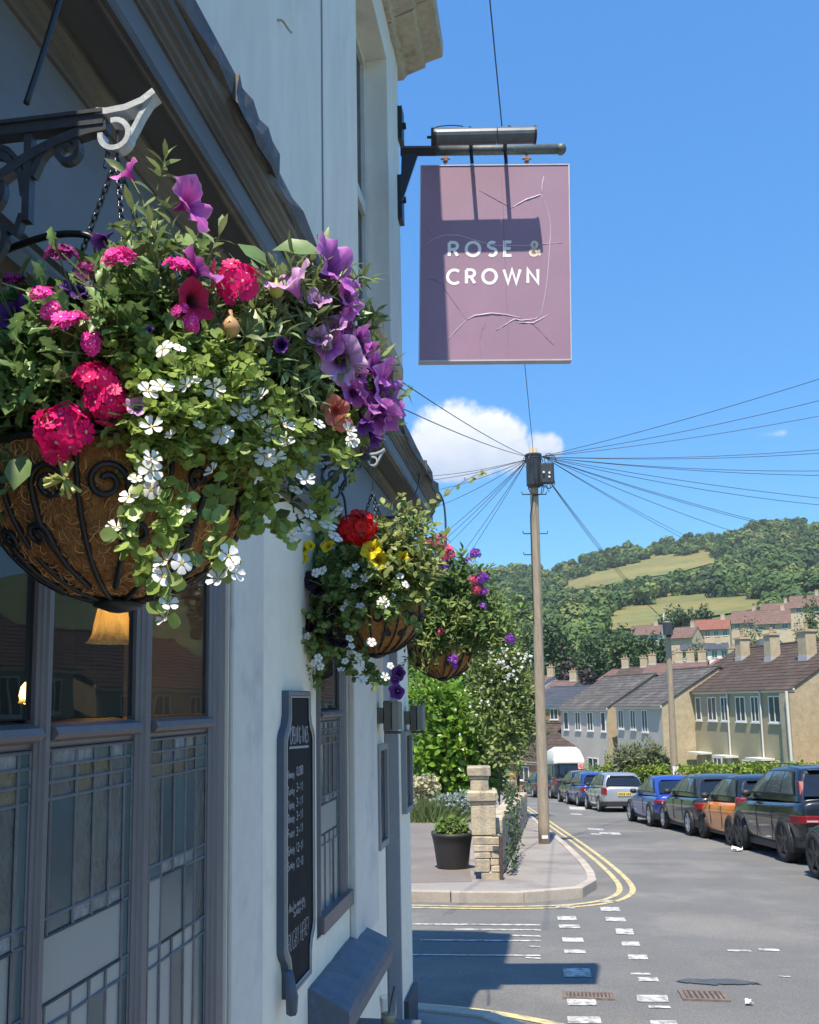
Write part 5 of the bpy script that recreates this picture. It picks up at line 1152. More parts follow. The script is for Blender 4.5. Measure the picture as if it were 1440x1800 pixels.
for px_, n in [([(250, 830, 1.05), (232, 880, 1.03), (212, 930, 1.02), (228, 960, 1.02)], 34), ([(280, 840, 1.05), (292, 910, 1.03), (285, 960, 1.02), (300, 1020, 1.02), (292, 1085, 1.02)], 62), ([(385, 850, 1.1), (378, 920, 1.07), (388, 970, 1.06), (396, 1010, 1.06)], 44),
              ([(250, 850, 1.05), (240, 960, 1.03), (255, 1010, 1.03), (275, 1050, 1.03)], 40), ([(330, 850, 1.06), (318, 930, 1.04), (310, 985, 1.03)], 36), ([(460, 850, 1.2), (480, 920, 1.22), (520, 945, 1.25)], 50), ([(430, 850, 1.16), (445, 900, 1.18), (450, 940, 1.18)], 40), ([(560, 860, 1.3), (570, 910, 1.3), (585, 950, 1.3)], 36)]:
    trail(L1b, st, px_, .0165, T_ROUND, int(n*1.3))
for px_ in [[(255, 620, 1.1), (258, 520, 1.12), (256, 440, 1.13), (262, 400, 1.13), (250, 350, 1.13), (225, 305, 1.13)], [(262, 410, 1.13), (285, 370, 1.13), (312, 356, 1.13)], [(165, 680, 1.09), (190, 620, 1.08), (245, 580, 1.08), (256, 520, 1.1)], [(560, 620, 1.26), (575, 520, 1.28), (570, 470, 1.29)], [(600, 700, 1.3), (640, 685, 1.32), (660, 678, 1.33)]]:
    trail(L1p, st, px_, .032, T_LANCE, 14)
leafy = lambda p: p
for px_, s_, ang in [((478, 440, 1.26), .075, (1.0, -.05, .2)), ((470, 470, 1.24), .05, (-.6, .5, .3)), ((405, 620, 1.13), .075, (.0, -1, .3)), ((445, 540, 1.16), .06, (0, -1, .4)), ((475, 505, 1.2), .045, (.1, -1, .5)), ((45, 800, 1.06), .05, (-.1, -1, .5)), ((300, 420, 1.13), .05, (.7, -.3, .4)), ((235, 455, 1.12), .045, (-.8, -.1, .4))]:
    L1v.add(T_BROAD, alongf(fv(*ang), fv(.1, .6, .8), s_), W(*px_))
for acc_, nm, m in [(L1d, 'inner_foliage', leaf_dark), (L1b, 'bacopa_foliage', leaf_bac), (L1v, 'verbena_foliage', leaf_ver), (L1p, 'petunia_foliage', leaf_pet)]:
    tag(acc_.build(nm, m, g1), kind='stuff')
tag(st.build('stems', stem_m, g1), kind='stuff')
# spent umbel, buds
budm = mat('pale_bud', (.36, .40, .12), .6); 
for (u, v, d, s_, cl_) in [(113, 843, 1.03, .03, (.45, .45, .2)), (405, 577, 1.10, .013, (.50, .28, .12)), (486, 512, 1.16, .010, (.38, .42, .10)), (455, 610, 1.16, .009, (.5, .42, .2))]:
    c = W(u, v, d); mb = MB()
    if s_ > .02:
        for k in range(22):
            dd = unit(nr.normal(size=3)+np.array([0, 0, .3])); mb.tube([c, c+dd*s_*.8], [.0016, .0026], 4)
        mb.build('spent_umbel', budm, g1)
    else:
        mb.lathe([(0, -s_), (s_*.7, -s_*.6), (s_, 0), (s_*.7, s_*.7), (s_*.25, s_*1.2), (s_*.2, s_*1.8)], tuple(c), 12); mb.build('flower_bud', mat('bud%d' % int(u), cl_, .5), g1, True)
# ---- middle basket --------------------------------------------------------
C2 = W(662, 1066, 3.42); H2 = W(655, 852, 3.42)
bracket('blue-grey scroll bracket over the middle basket', H2[1], W(600, 795, 3.4)[2], H2[0]-XW+.024)
g2 = basket('middle hanging basket with yellow petunias and a red geranium', C2, .180, H2, 10, True, 0, R(20), 0)
KEEP.clear(); RS[0] = .8
flower(g2, 'ball', vm_red, 630, 928, 3.25, 74, fv(0, .3, 1), 'geranium_head'); flower(g2, 'ball', vm_red, 612, 935, 3.3, 46, fv(-.2, .2, 1), 'geranium_head')
for (u, v, w_) in [(652, 964, 38), (666, 981, 36), (708, 978, 24), (575, 958, 25), (533, 963, 26), (530, 980, 24), (511, 1004, 28), (520, 1027, 26), (508, 1052, 28), (545, 958, 18), (512, 1030, 20)]: flower(g2, 'pet%d' % nr.randint(3), pm_yel, u, v, 3.2, w_, fv(nr.normal()*.3-.1, .25, .9), 'petunia_flower')
for (u, v, w_) in [(547, 1020, 36), (530, 1093, 34), (580, 1073, 34), (587, 1117, 38), (560, 1035, 30), (516, 1078, 24), (600, 1125, 28), (545, 1100, 24)]: flower(g2, 'pet%d' % nr.randint(3), pm_black, u, v, 3.2, w_, fv(nr.normal()*.3, .1, .9), 'petunia_flower')
for (a, b) in [(300, 735), (320, 728), (440, 740), (430, 925), (455, 895), (520, 915), (625, 900), (655, 905), (640, 885), (495, 710), (455, 745), (240, 1075), (465, 1085), (475, 1125), (580, 1105), (508, 1187), (275, 1215), (300, 1190), (525, 1310), (420, 1255), (650, 1290), (680, 1230), (545, 770), (285, 740), (490, 815), (540, 1300), (310, 1235), (730, 755), (760, 800), (440, 1205)]:
    flower(g2, ('bac', 'bac2', 'bac3')[nr.randint(3)], bm_white, 460+a/3, 760+b/3, 3.16, nr.uniform(13, 19), fv(nr.normal()*.4, nr.normal()*.3+.4, .9), 'bacopa_flower')
D2, B2, Y2, st2 = Acc(), Acc(), Acc(), MB()
dk2 = [(590, 1030, 3.4, 70, 1), (560, 1080, 3.4, 55, 1), (640, 1000, 3.4, 60, 1), (540, 1010, 3.4, 45, 1), (600, 1110, 3.35, 40, .8), (580, 960, 3.45, 45, .8), (700, 1000, 3.4, 50, .7), (560, 1150, 3.35, 28, .6), (660, 950, 3.42, 40, .7), (720, 960, 3.45, 40, .5)]
twigs(D2, st2, dk2, 420, T_LEAF, .038, .04, .10, 6, shell=.9)
twigs(B2, st2, [(600, 1060, 3.25, 60, 1), (560, 1110, 3.25, 45, 1), (620, 1010, 3.25, 60, .9), (690, 1040, 3.22, 40, .9), (640, 1060, 3.22, 40, .8), (560, 1170, 3.25, 26, .8), (630, 1180, 3.25, 24, .7), (680, 1000, 3.25, 45, .8)], 300, T_ROUND, .021, .04, .09, 9, droop=.2, shell=.9)
twigs(Y2, st2, [(700, 1000, 3.25, 48, 1), (720, 1030, 3.25, 40, 1), (690, 960, 3.3, 40, .8), (735, 1000, 3.3, 35, .8), (705, 905, 3.3, 18, .4), (740, 960, 3.35, 35, .6)], 170, T_BROAD, .036, .05, .10, 7, shell=.85)
for px_, n in [([(585, 1130, 3.3), (565, 1170, 3.3), (555, 1205, 3.3)], 44), ([(600, 1130, 3.3), (605, 1170, 3.3), (625, 1195, 3.3)], 40), ([(640, 1150, 3.3), (650, 1180, 3.3), (680, 1200, 3.3)], 34), ([(560, 1120, 3.3), (548, 1150, 3.3)], 26), ([(730, 1040, 3.25), (715, 1080, 3.22), (735, 1105, 3.2)], 26)]: trail(B2, st2, px_, .026, T_ROUND, n)
for px_, n in [([(708, 950, 3.3), (706, 900, 3.3), (704, 868, 3.3)], 16), ([(733, 935, 3.35), (760, 892, 3.35), (800, 855, 3.35), (830, 838, 3.35), (852, 830, 3.35)], 14), ([(725, 935, 3.35), (750, 905, 3.35), (775, 885, 3.35)], 12)]: trail(Y2, st2, px_, .030, T_BROAD, n)
for acc_, nm, m in [(D2, 'inner_foliage', leaf_ver), (B2, 'bacopa_foliage', mat('bacopa_leaf_deep', (.16, .24, .065), .5, island=.4, trans=.3)), (Y2, 'variegated_foliage', leaf_var)]: tag(acc_.build(nm, m, g2), kind='stuff')
tag(st2.build('stems', stem_m, g2), kind='stuff')
# ---- far basket ------------------------------------------------------------
C3 = W(778, 1130, 4.62); H3 = W(748, 940, 4.6)
bracket('blue-grey scroll bracket at the pub corner over the far basket', H3[1], W(735, 905, 4.6)[2], H3[0]-XW+.02, False)
g3 = basket('far hanging basket at the pub corner with violet and rose verbena', C3, .180, H3, 10, True, 0, R(10), 0)
KEEP.clear()
for (u, v, w_, kd, m) in [(765, 958, 46, 'flat0', vm_rose), (783, 975, 42, 'flat1', vm_rose), (775, 950, 30, 'flat0', vm_rose), (780, 994, 26, 'head0', vm_vio), (835, 973, 22, 'head0', vm_vio), (833, 1020, 22, 'head1', vm_rose), (838, 1036, 22, 'head0', vm_rose), (848, 1016, 26, 'head0', vm_vio), (850, 1040, 20, 'head1', vm_vio), (896, 1124, 20, 'head0', vm_vio), (848, 1066, 18, 'few', vm_vio), (795, 1160, 24, 'few', vm_vio), (776, 1112, 18, 'few', vm_rose), (823, 985, 14, 'few', vm_vio), (800, 1172, 14, 'few', vm_vio)]:
    flower(g3, kd, m, u, v, 4.4 if v < 1100 else 4.36, w_, fv(nr.normal()*.2, .5, .8), 'verbena_head')
for (u, v, w_) in [(700, 1184, 26), (697, 1216, 28), (694, 1195, 18)]: flower(g3, 'pet0', pm_viol, u, v, 4.5, w_, fv(-.2, -.1, 1), 'petunia_flower')
D3, B3, st3 = Acc(), Acc(), MB()
bl3 = [(755, 1115, 4.45, 26, .7), (800, 1118, 4.42, 24, .7), (830, 1125, 4.42, 24, .7), (735, 1090, 4.5, 30, .7), (790, 1060, 4.55, 55, 1), (840, 1090, 4.5, 45, 1), (760, 1030, 4.6, 45, 1), (820, 1040, 4.6, 45, .9), (860, 1130, 4.5, 32, .8), (770, 1100, 4.5, 35, .8), (880, 1080, 4.5, 28, .5), (790, 1000, 4.6, 35, .7), (750, 1080, 4.6, 35, .6), (730, 1140, 4.6, 25, .5)]
twigs(D3, st3, bl3, 330, T_LEAF, .040, .05, .12, 7, shell=.9)
twigs(B3, st3, bl3, 300, T_LANCE, .040, .06, .14, 8, droop=.15, shell=.95)
for px_, n in [([(860, 1060, 4.5), (890, 1050, 4.5), (930, 1048, 4.5)], 12), ([(860, 1085, 4.5), (905, 1078, 4.5), (940, 1082, 4.5)], 12), ([(850, 1110, 4.45), (880, 1110, 4.45), (895, 1125, 4.45)], 12), ([(770, 1120, 4.42), (772, 1150, 4.4), (760, 1168, 4.4)], 8), ([(850, 1030, 4.55), (875, 1040, 4.5)], 10), ([(720, 1150, 4.6), (705, 1180, 4.6), (697, 1215, 4.6)], 16), ([(835, 1000, 4.55), (836, 975, 4.55)], 6), ([(800, 1120, 4.42), (796, 1160, 4.4)], 14), ([(825, 1120, 4.40), (832, 1160, 4.38), (826, 1185, 4.38)], 18), ([(752, 1118, 4.42), (745, 1160, 4.40), (750, 1190, 4.40)], 18), ([(735, 1120, 4.45), (728, 1165, 4.45), (735, 1205, 4.45)], 18)]: trail(B3, st3, px_, .034, T_LANCE, n)
tag(D3.build('inner_foliage', mat('leaf_mid', (.11, .19, .055), .55, island=.4, trans=.3), g3), kind='stuff'); tag(B3.build('trailing_foliage', mat('leaf_yellowgreen', (.22, .29, .08), .55, island=.4, trans=.35), g3), kind='stuff'); tag(st3.build('stems', stem_m, g3), kind='stuff')
# ---- irrigation hose and cables on the shopfront ---------------------------
hose_m = mat('black_hose', (.015, .016, .018), .4)
def hose(pts, r_, lab):
    P = [W(*p) for p in pts]; f = []
    for i in range(len(P)-1):
        p0, p1, p2, p3 = P[max(i-1, 0)], P[i], P[i+1], P[min(i+2, len(P)-1)]
        for t in np.linspace(0, 1, 7)[:-1]: f.append(.5*((2*p1)+(-p0+p2)*t+(2*p0-5*p1+4*p2-p3)*t*t+(-p0+3*p1-3*p2+p3)*t**3))
    f.append(P[-1]); mb = MB(); mb.tube(f, r_, 8); tag(mb.build('irrigation_hose', hose_m, smooth=True), lab, 'hose', 'black hoses along the shopfront')
hose([(125, -40, 1.35), (105, 0, 1.33), (75, 95, 1.3), (46, 182, 1.28)], .0042, 'black hose rising from the front bracket to the cornice')
hose([(-30, 458, 1.3), (30, 432, 1.28), (90, 414, 1.26), (145, 412, 1.25), (168, 428, 1.25), (174, 480, 1.24), (168, 560, 1.2)], .0050, 'black hose arching down into the front basket')
hose([(612, 940, 3.5), (606, 880, 3.5), (600, 855, 3.5), (628, 815, 3.5), (640, 770, 3.5)], .005, 'black hose behind the middle basket')
hose([(772, 868, 5.6), (779, 880, 5.4), (783, 910, 5.2), (784, 955, 5.0)], .006, 'thin black hose hanging from the end of the cornice')
hose([(738, 822, 5.2), (735, 855, 5.0), (724, 882, 4.8)], .004, 'thin black hose crossing the cornice above the far basket')
# ================================================================== STREET: poles, cables, garden, houses, cars, trees
pole_m = mat('weathered_pole_wood', (.40, .325, .235), .85, n1=(3, .2), n2=(26, .22), bump=(24, .8, .012), stretch=(1, 1, .08), col2=(.23, .19, .15), thr=(.56, .72, 6))
box_m = mat('black_cable_box', (.035, .042, .052), .45, n1=(10, .2))
cable_m = mat('telephone_cable', (.03, .033, .038), .5)
def pole(label, base, top, r0, r1, extras):
    g = thing('telegraph_pole', label, 'pole', tuple(base), group='wooden telegraph poles')
    n = 14; P = [base+(top-base)*t for t in np.linspace(-.03, 1, n)]
    mb = MB(); mb.tube(P, [r0+(r1-r0)*i/(n-1) for i in range(n)], 14); mb.build('pole_shaft', pole_m, g, True)
    extras(g); return g
pb = gr(957, 1483, .115); pd = proj(pb)[2]; pt = W(937, 788, pd)
def ex1(g):
    ax = unit(pt-pb)
    def at(v): t = (1483-v)/(1483-788.); return pb+(pt-pb)*t
    c = at(838); mb = MB(); mb.tube([at(853)+CN*.05, at(808)+CN*.05], .155, 16); mb.tube([at(858)+CN*.05, at(853)+CN*.05], [.12, .165], 16); mb.build('joint_closure', box_m, g)
    c = W(961, 832, pd-.15); mb = MB(); mb.cbox((c[0]-.14, c[1]-.10, c[2]-.20), (c[0]+.15, c[1]+.10, c[2]+.20), .03); mb.build('terminal_box', box_m, g)
    for (u, v) in [(956, 830), (966, 831), (966, 838)]:
        p = W(u, v, pd-.27); mb = MB(); mb.box(tuple(p-.018), tuple(p+.018)); mb.build('box_label', mat('white_label', (.8, .8, .8), .6), g)
    mb = MB()
    for i in range(14):
        a = rng.uniform(0, 6.28); r_ = rng.uniform(.08, .2); c = W(rng.uniform(928, 968), rng.uniform(803, 812) if i < 6 else rng.uniform(846, 862), pd-.1)
        mb.tube([c+np.array([r_*math.cos(t)*math.cos(a), r_*math.cos(t)*math.sin(a), r_*.8*math.sin(t)]) for t in np.linspace(0, 5, 14)], .008, 4)
    mb.build('cable_loops', cable_m, g)
    for v in (801, 806):
        mb = MB(); c = at(v); mb.lathe([(.10, -.02), (.17, -.02), (.17, .02), (.10, .02)], tuple(c), 14); mb.build('ring_head', box_m, g)
    for v, sd in [(869, 1), (869, -1), (938, 1), (938, -1), (975, -1), (1012, 1), (1046, -1), (1078, 1), (1100, -1)]:
        c = at(v); mb = MB(); mb.tube([c+CR*.07*sd, c+CR*.24*sd, c+CR*.25*sd+CUp*.05], .012, 5); mb.build('step_iron', box_m, g)
    mb = MB(); mb.tube([at(v)+CR*(-.03-.07*min(1, max(0, (v-870)/35)))+CN*.09 for v in np.linspace(872, 1100, 14)], .012, 5); mb.build('down_cable', cable_m, g)
    c = at(1470); mb = MB(); q = c+CN*.115; mb.box(tuple(q-np.array([.06, .01, .03])), tuple(q+np.array([.06, .01, .03]))); mb.build('pole_plate', mat('white_label', (.8, .8, .8), .6), g)
pole('tall wooden telegraph pole on the pavement with black cable boxes', pb, pt, .118, .082, ex1)
b2 = gr(1187, 1372, .2); q2 = W(1187, 1372, 36.0); q2[2] = gz(q2[1]); t2 = W(1173, 1092, 36.0)
def ex2(g):
    c = W(1173, 1103, 35.7); mb = MB(); mb.cbox((c[0]-.16, c[1]-.14, c[2]-.30), (c[0]+.20, c[1]+.14, c[2]+.22), .04); mb.build('terminal_box', box_m, g)
    c = W(1176, 1120, 35.9); mb = MB(); mb.tube([c, c+CUp*.3], [.10, .17], 10); mb.build('joint_closure', box_m, g)
    c = W(1188, 1356, 35.75); mb = MB(); mb.box(tuple(c-np.array([.11, .02, .2])), tuple(c+np.array([.11, .02, .2]))); mb.build('pole_notice', mat('white_label', (.8, .8, .8), .6), g)
    mb = MB(); mb.tube([W(1167, 1090, 35.8), W(1167, 1078, 35.8)], .03, 6); mb.build('white_insulator', mat('white_label', (.8, .8, .8), .6), g)
pole('further wooden telegraph pole behind the parked cars', q2, t2, .15, .11, ex2)
def cable(a, b, sag, r_=.006, lab=None, grp='telephone cables fanning from the tall pole'):
    P = [a+(b-a)*t-np.array([0, 0, 4*sag*t*(1-t)]) for t in np.linspace(0, 1, 16)]; mb = MB(); mb.tube(P, r_, 5)
    tag(mb.build('telephone_cable', cable_m), lab, 'cable', grp)
hd = W(938, 803, pd)
def ext(u1, v1, ue, d): return W(ue, 803+(v1-803)*(ue-940)/(u1-940), d)
RIGHT = [(650, 13, .15), (684, 14, .2), (712, 15, .2), (764, 17, .3), (771, 18, .3), (799, 19, .35), (812, 20, .3), (850, 22, .5), (854, 23, .3), (904, 26, .6), (909, 27, .5)]
ORD = ['first', 'second', 'third', 'fourth', 'fifth', 'sixth', 'seventh', 'eighth', 'ninth', 'tenth', 'eleventh']
for i, (v, d, sg) in enumerate(RIGHT): cable(hd+CR*.15, ext(1440, v, 1900, d), sg, .006, 'black cable to the right of the tall pole, %s counted from the top' % ORD[i])
for i, (u, v, d, sg) in enumerate([(1365, 930, 34, .5), (1208, 935, 45, .35), (1190, 922, 45, .3), (1165, 1090, 36, .1), (1172, 1092, 36, .25), (1180, 1095, 36, .4)]): cable(hd+CR*.2-CUp*(.35 if v > 1000 else 0), W(u, v+(60 if v < 1000 else 0), d) if v > 1000 else W(u+(u-940)*.55, v+(v-803)*.55, d), sg, .006, ('black cable sloping down right from the tall pole to the hill, %s from the top' if i < 3 else 'black cable from the tall pole down to the second pole, %s from the left') % ORD[i % 3])
for i, (u, v, d, sg) in enumerate([(690, 660, 8, .06), (680, 705, 8, .06)]): cable(hd-CR*.1, W(u, v, d), sg, .0055, '%s of two black cables rising left in front of the cloud' % ('upper', 'lower')[i])
for i, (u, v, d, sg) in enumerate([(690, 838, 24, .12), (690, 848, 24, .12), (690, 868, 26, .2), (690, 912, 26, .2), (700, 1000, 28, .1), (715, 1005, 28, .1), (730, 1010, 28, .1), (760, 1040, 28, .1), (775, 1045, 28, .1)]): cable(hd-CR*.12-CUp*.05, W(u, v, d), sg, .006, 'black cable going down left from the tall pole, %s counted from the top' % ORD[i])
cable(pt, W(846, -160, 6.1),   .02, .006, 'long black cable from the tall pole passing behind the sign to the pub roof')

# ---------------------------------------------------------------- garden by the gate pier
pier_s = mat('honey_limestone', (.46, .39, .28), .9, n1=(5, .2), n2=(30, .2), bump=(34, .8, .012), col2=(.27, .235, .19), thr=(.52, .72, 7), objrnd=.14)
dpier = proj(gr(853, 1545, .115))[2]
pc0 = gr(853, 1546, .115)
pier = thing('gate_pier', 'weathered stacked stone gate pier with moulded cap by the driveway', 'pier', tuple(pc0))
kpx = dpier/F
rz_ = R(4); cA, sA = math.cos(rz_), math.sin(rz_)
def stone(u0, u1, v0, v1, dep, off=0.0, m=pier_s, par=None, nm='stone', taper=0.0, ch_=.012):
    z1, z0 = EYE+ (W(853, v0, dpier)[2]-EYE), W(853, v1, dpier)[2]; xa, xb = (u0-853)*kpx, (u1-853)*kpx
    mb = MB(); mb.cbox((xa, -dep/2+off, z0), (xb, dep/2+off, z1), ch_)
    V = []
    for (x, y, z) in mb.v:
        f = 1-taper*(z-z0)/(z1-z0+1e-6); x2 = (xa+xb)/2+(x-(xa+xb)/2)*f; j = nr.normal(size=3)*.003
        V.append((pc0[0]+x2*cA-y*sA+j[0], pc0[1]+x2*sA+y*cA+j[1]+.2, z+j[2]))
    mb.v = V; return mb.build(nm, m, par or pier, bevel=.006)
stone(824, 866, 1350, 1365, .36); stone(827, 863, 1365, 1371, .31); stone(830, 862, 1371, 1391, .28); stone(823, 877, 1391, 1409, .46, ch_=.03); stone(827, 874, 1409, 1416, .40)
stone(829, 873, 1416, 1468, .38); stone(831, 873, 1468, 1471, .36, m=mat('mortar_dark', (.12, .10, .085), .95)); stone(831, 880, 1471, 1484, .42); stone(832, 878, 1484.5, 1496, .42); stone(833, 862, 1497, 1508, .42); stone(862.5, 877, 1497, 1508, .40); stone(834, 860, 1509, 1531, .42); stone(861, 876, 1509, 1520, .40); stone(862, 877, 1520.5, 1531, .41); stone(845, 877, 1531.5, 1552, .40)
mb = MB(); a, b = W(880, 1470, dpier-.12), W(882, 1548, dpier-.12); mb.tube([a+np.array([-.12, 0, .01]), a, b, b+np.array([.02, -.02, -.02])], [.02, .028, .028, .045], 8); mb.build('iron_post', mat('rusty_post', (.10, .07, .055), .8, n1=(20, .3)), pier)
# garden wall running back from the pier
gw = thing('garden_wall', 'low rubble garden wall behind the gate pier, seen end on', 'wall', (pc0[0]+.1, pc0[1]+.6, pc0[2]))
yb = pc0[1]+.45; k = 0
while yb < 27:
    L = rng.uniform(.35, .6)
    for c in range(4):
        h0 = .0+c*.2; xo = pc0[0]+.08+.005*(yb-pc0[1]); mb = MB(); zz = gz(yb)+.1
        mb.cbox((xo-.14+rng.uniform(-.01, .01), yb+.01, zz+h0+.005), (xo+.14+rng.uniform(-.01, .01), yb+L-.008, zz+h0+.195), .015); mb.build('stone', pier_s, gw)
    yb += L
ivy_m = mat('ivy_leaf', (.055, .09, .03), .45, island=.4, trans=.2)
acc = Acc()
for i in range(420):
    y_ = pc0[1]+.35+abs(nr.normal())*1.6; z_ = gz(y_)+.12+nr.rand()*1.25; x_ = pc0[0]+.26+nr.rand()*.1+.02*(y_-pc0[1])
    acc.add(T_LEAF, alongf(unit(nr.normal(size=3)+np.array([.4, 0, -.6])), unit(np.array([.7, -.6, .5])+nr.normal(size=3)*.3), .07*(.6+.7*nr.rand())), np.array([x_, y_, z_]))
tag(acc.build('ivy', ivy_m, gw), kind='stuff')
# black tub with a bushy green plant
pl = gr(795, 1527, .125); tub = thing('planter_tub', 'black plastic barrel tub with a bushy green plant by the pier', 'planter', (pl[0], pl[1], pl[2]))
ks = proj(pl)[2]/F; ht = 66*ks
mb = MB(); mb.lathe([(0, 0), (27*ks, 0), (28*ks, 3*ks), (33*ks, 40*ks), (36*ks, 55*ks), (37*ks, 56*ks), (37.5*ks, 62*ks), (35.5*ks, 62*ks), (34*ks, 55*ks), (0, 53*ks)], (pl[0], pl[1]+.1, pl[2]), 32); mb.build('tub', mat('black_plastic_tub', (.032, .031, .032), .55, n1=(9, .2), bump=(60, .2, .003)), tub, True)
acc = Acc(); c = np.array([pl[0], pl[1]+.1, pl[2]+58*ks])
for i in range(900):
    d = unit(nr.normal(size=3)); d[2] = abs(d[2]); rr = (30*ks)*(.5+.5*nr.rand()**.5); p = c+d*np.array([rr, rr, rr*1.0])
    acc.add(T_BROAD, alongf(unit(d*np.array([1, 1, .4])+nr.normal(size=3)*.4), unit(np.array([0, -.3, .8])+d*.6+nr.normal(size=3)*.25), .055*(.6+.7*nr.rand())), p)
tag(acc.build('leaves', mat('bright_leaf', (.13, .21, .035), .5, island=.35, trans=.35), tub), kind='stuff')
def gd(u, d, h=0.0):
    p = W(u, 1230, d); return np.array([p[0], p[1], gz(p[1])+.1+h])
def bush(name, label, cat, c, rx, rz, T, n, ls, m, up=.3, stem=None, lobes=None, shell=.35, group=None, leafparts=0, zmin=-1):
    g = thing(name, label, cat, (c[0], c[1], c[2]-rz), group=group); acc = Acc(); lb = lobes or ([(0, 0, 0, .72)]+[(rng.uniform(-.5, .5), rng.uniform(-.5, .5), rng.uniform(-.5, .6), rng.uniform(.3, .5)) for _ in range(9)])
    P, Nn = crown_points(n, lb, shell); me = None; cnt = 0
    sc_ = []
    for p, d in zip(P, Nn):
        q = np.array([p[0]*rx, p[1]*rx, p[2]*rz])+np.array(c); M3 = alongf(unit(d+nr.normal(size=3)*.55+np.array([0, 0, up])), unit(np.array([0, -.25, .7])+d*.8+nr.normal(size=3)*.3), ls*(.65+.65*nr.rand()))
        sc_.append(((q-np.array([0, 0, EYE]))@ray(720, 900), q, M3))
    if leafparts:
        sc_.sort(key=lambda s: s[0]); me = mesh('leaf', T[0], T[1], m)
        vis = sc_[:int(n*.35)]; step = max(1, len(vis)//leafparts); chosen = set(range(0, len(vis), step)); chosen = set(list(sorted(chosen))[:leafparts])
        for i in chosen: put('leaf', me, g, sc_[i][2], sc_[i][1])
        sc_ = [s for i, s in enumerate(sc_) if i not in chosen]
    for _, q, M3 in sc_: acc.add(T, M3, q)
    tag(acc.build('foliage', m, g), kind='stuff')
    mb = MB(); base = np.array([c[0], c[1], c[2]-rz-.1])
    for i in range(7):
        d = np.array([rng.uniform(-.6, .6)*rx, rng.uniform(-.6, .6)*rx, rz*rng.uniform(.9, 1.5)]); mb.tube([base+d*t*np.array([t, t, 1]) for t in np.linspace(0, 1, 6)], [.022*(1-.8*t)*max(.4, min(1.5, rx)) for t in np.linspace(0, 1, 6)], 6)
    mb.build('stems', mat('bark', (.11, .085, .06), .9, n1=(12, .3), bump=(30, .6, .01)), g); return g
lau_m = mat('laurel_leaf', (.17, .31, .035), .3, island=.4, trans=.36, spec=.5)
c = W(806, 1308, 30.0); bush('laurel_bush', 'large glossy green laurel bush behind the driveway', 'bush', c, 2.05, 2.35, T_LEAF, 8500, .27, lau_m, leafparts=290, lobes=[(0, 0, 0, .72), (0, 0, -.45, .62)]+[(rng.uniform(-.6, .6), rng.uniform(-.6, .6), rng.uniform(-.75, .62), rng.uniform(.28, .5)) for _ in range(15)])
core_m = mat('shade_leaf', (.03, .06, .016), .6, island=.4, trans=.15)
c = W(770, 1205, 33.0); bush('evergreen_shrub', 'dark green shrub rising behind the laurel, next to the pub corner', 'shrub', c, 1.7, 3.6, T_LEAF, 3600, .22, mat('shrub_leaf', (.12, .20, .04), .45, island=.45, trans=.3))
c = W(872, 1200, 27.5); rose = bush('rose_shrub', 'tall arching shrub with clusters of small white flowers', 'shrub', c, 1.25, 3.7, T_LEAF, 10000, .15, mat('rose_leaf', (.20, .265, .07), .5, island=.45, trans=.35), shell=.6)
mw = fmesh('white_bloom', BAC, bm_white); BACs = tm_head(7, .45, .45, 9, BAC); mw2 = fmesh('white_bloom', BACs, bm_white)
WC = [(nr.normal(882, 22), nr.normal(1170, 24)) for _ in range(9)]
for i in range(95):
    wc_ = WC[i % 9]; u, v = (nr.normal(wc_[0], 7), nr.normal(wc_[1], 6)) if i < 80 else (nr.normal(860, 30), nr.normal(1240, 45)); d = 26.15+abs(u-872)*.012
    put('white_bloom', mw2 if i % 2 else mw, rose, frame(fv(nr.normal()*.4, .3, 1), nr.normal(size=3), 0, .045 if i % 3 == 0 else .034), W(u, v, d))
c = W(908, 1275, 30); bush('loose_shrub', 'loose yellow-green shrub between the rose and the telegraph pole', 'shrub', c, 1.0, 2.6, T_LANCE, 3600, .22, mat('loose_leaf', (.17, .205, .06), .55, island=.45, trans=.35), shell=.8)
# lavender, grey shrub, cream flowers along the gravel
c = gd(750, 26.0); acc = Acc(); lav = thing('lavender_clump', 'feathery green lavender clump at the edge of the driveway', 'plant', tuple(c))
T_BLADE = (np.array([(-.02, 0, 0), (.02, 0, 0), (.012, .6, .03), (-.012, .6, .03), (0, 1, 0)], float), np.array([(0, 1, 2), (0, 2, 3), (3, 2, 4)]))
for i in range(1500):
    p = c+np.array([nr.normal()*.42, nr.normal()*.25+.1, -.02]); acc.add(T_BLADE, alongf(unit(np.array([nr.normal()*.35+(p[0]-c[0])*.9, nr.normal()*.35, 1])), nr.normal(size=3), .72*(.6+.6*nr.rand())), p)
tag(acc.build('blades', mat('lavender_leaf', (.14, .20, .065), .7, island=.4, trans=.3), lav), kind='stuff')
c = gd(797, 26.5, .42); bush('grey_shrub', 'silvery grey-leaved shrub beside the gate pier', 'shrub', c, .72, .46, T_LEAF, 1500, .10, mat('silver_leaf', (.27, .33, .30), .6, island=.35, trans=.2))
c = gd(732, 27.2, .75); bush('cream_flower_shrub', 'shrub of cream flower heads next to the pub corner', 'shrub', c, .75, .6, T_ROUND, 900, .11, mat('cream_petal', (.50, .47, .30), .6, island=.35, trans=.3))
c = gd(836, 26.2, .35); bush('low_green_plant', 'low green plant tucked behind the gate pier', 'plant', c, .4, .3, T_LEAF, 500, .08, leaf_ver)

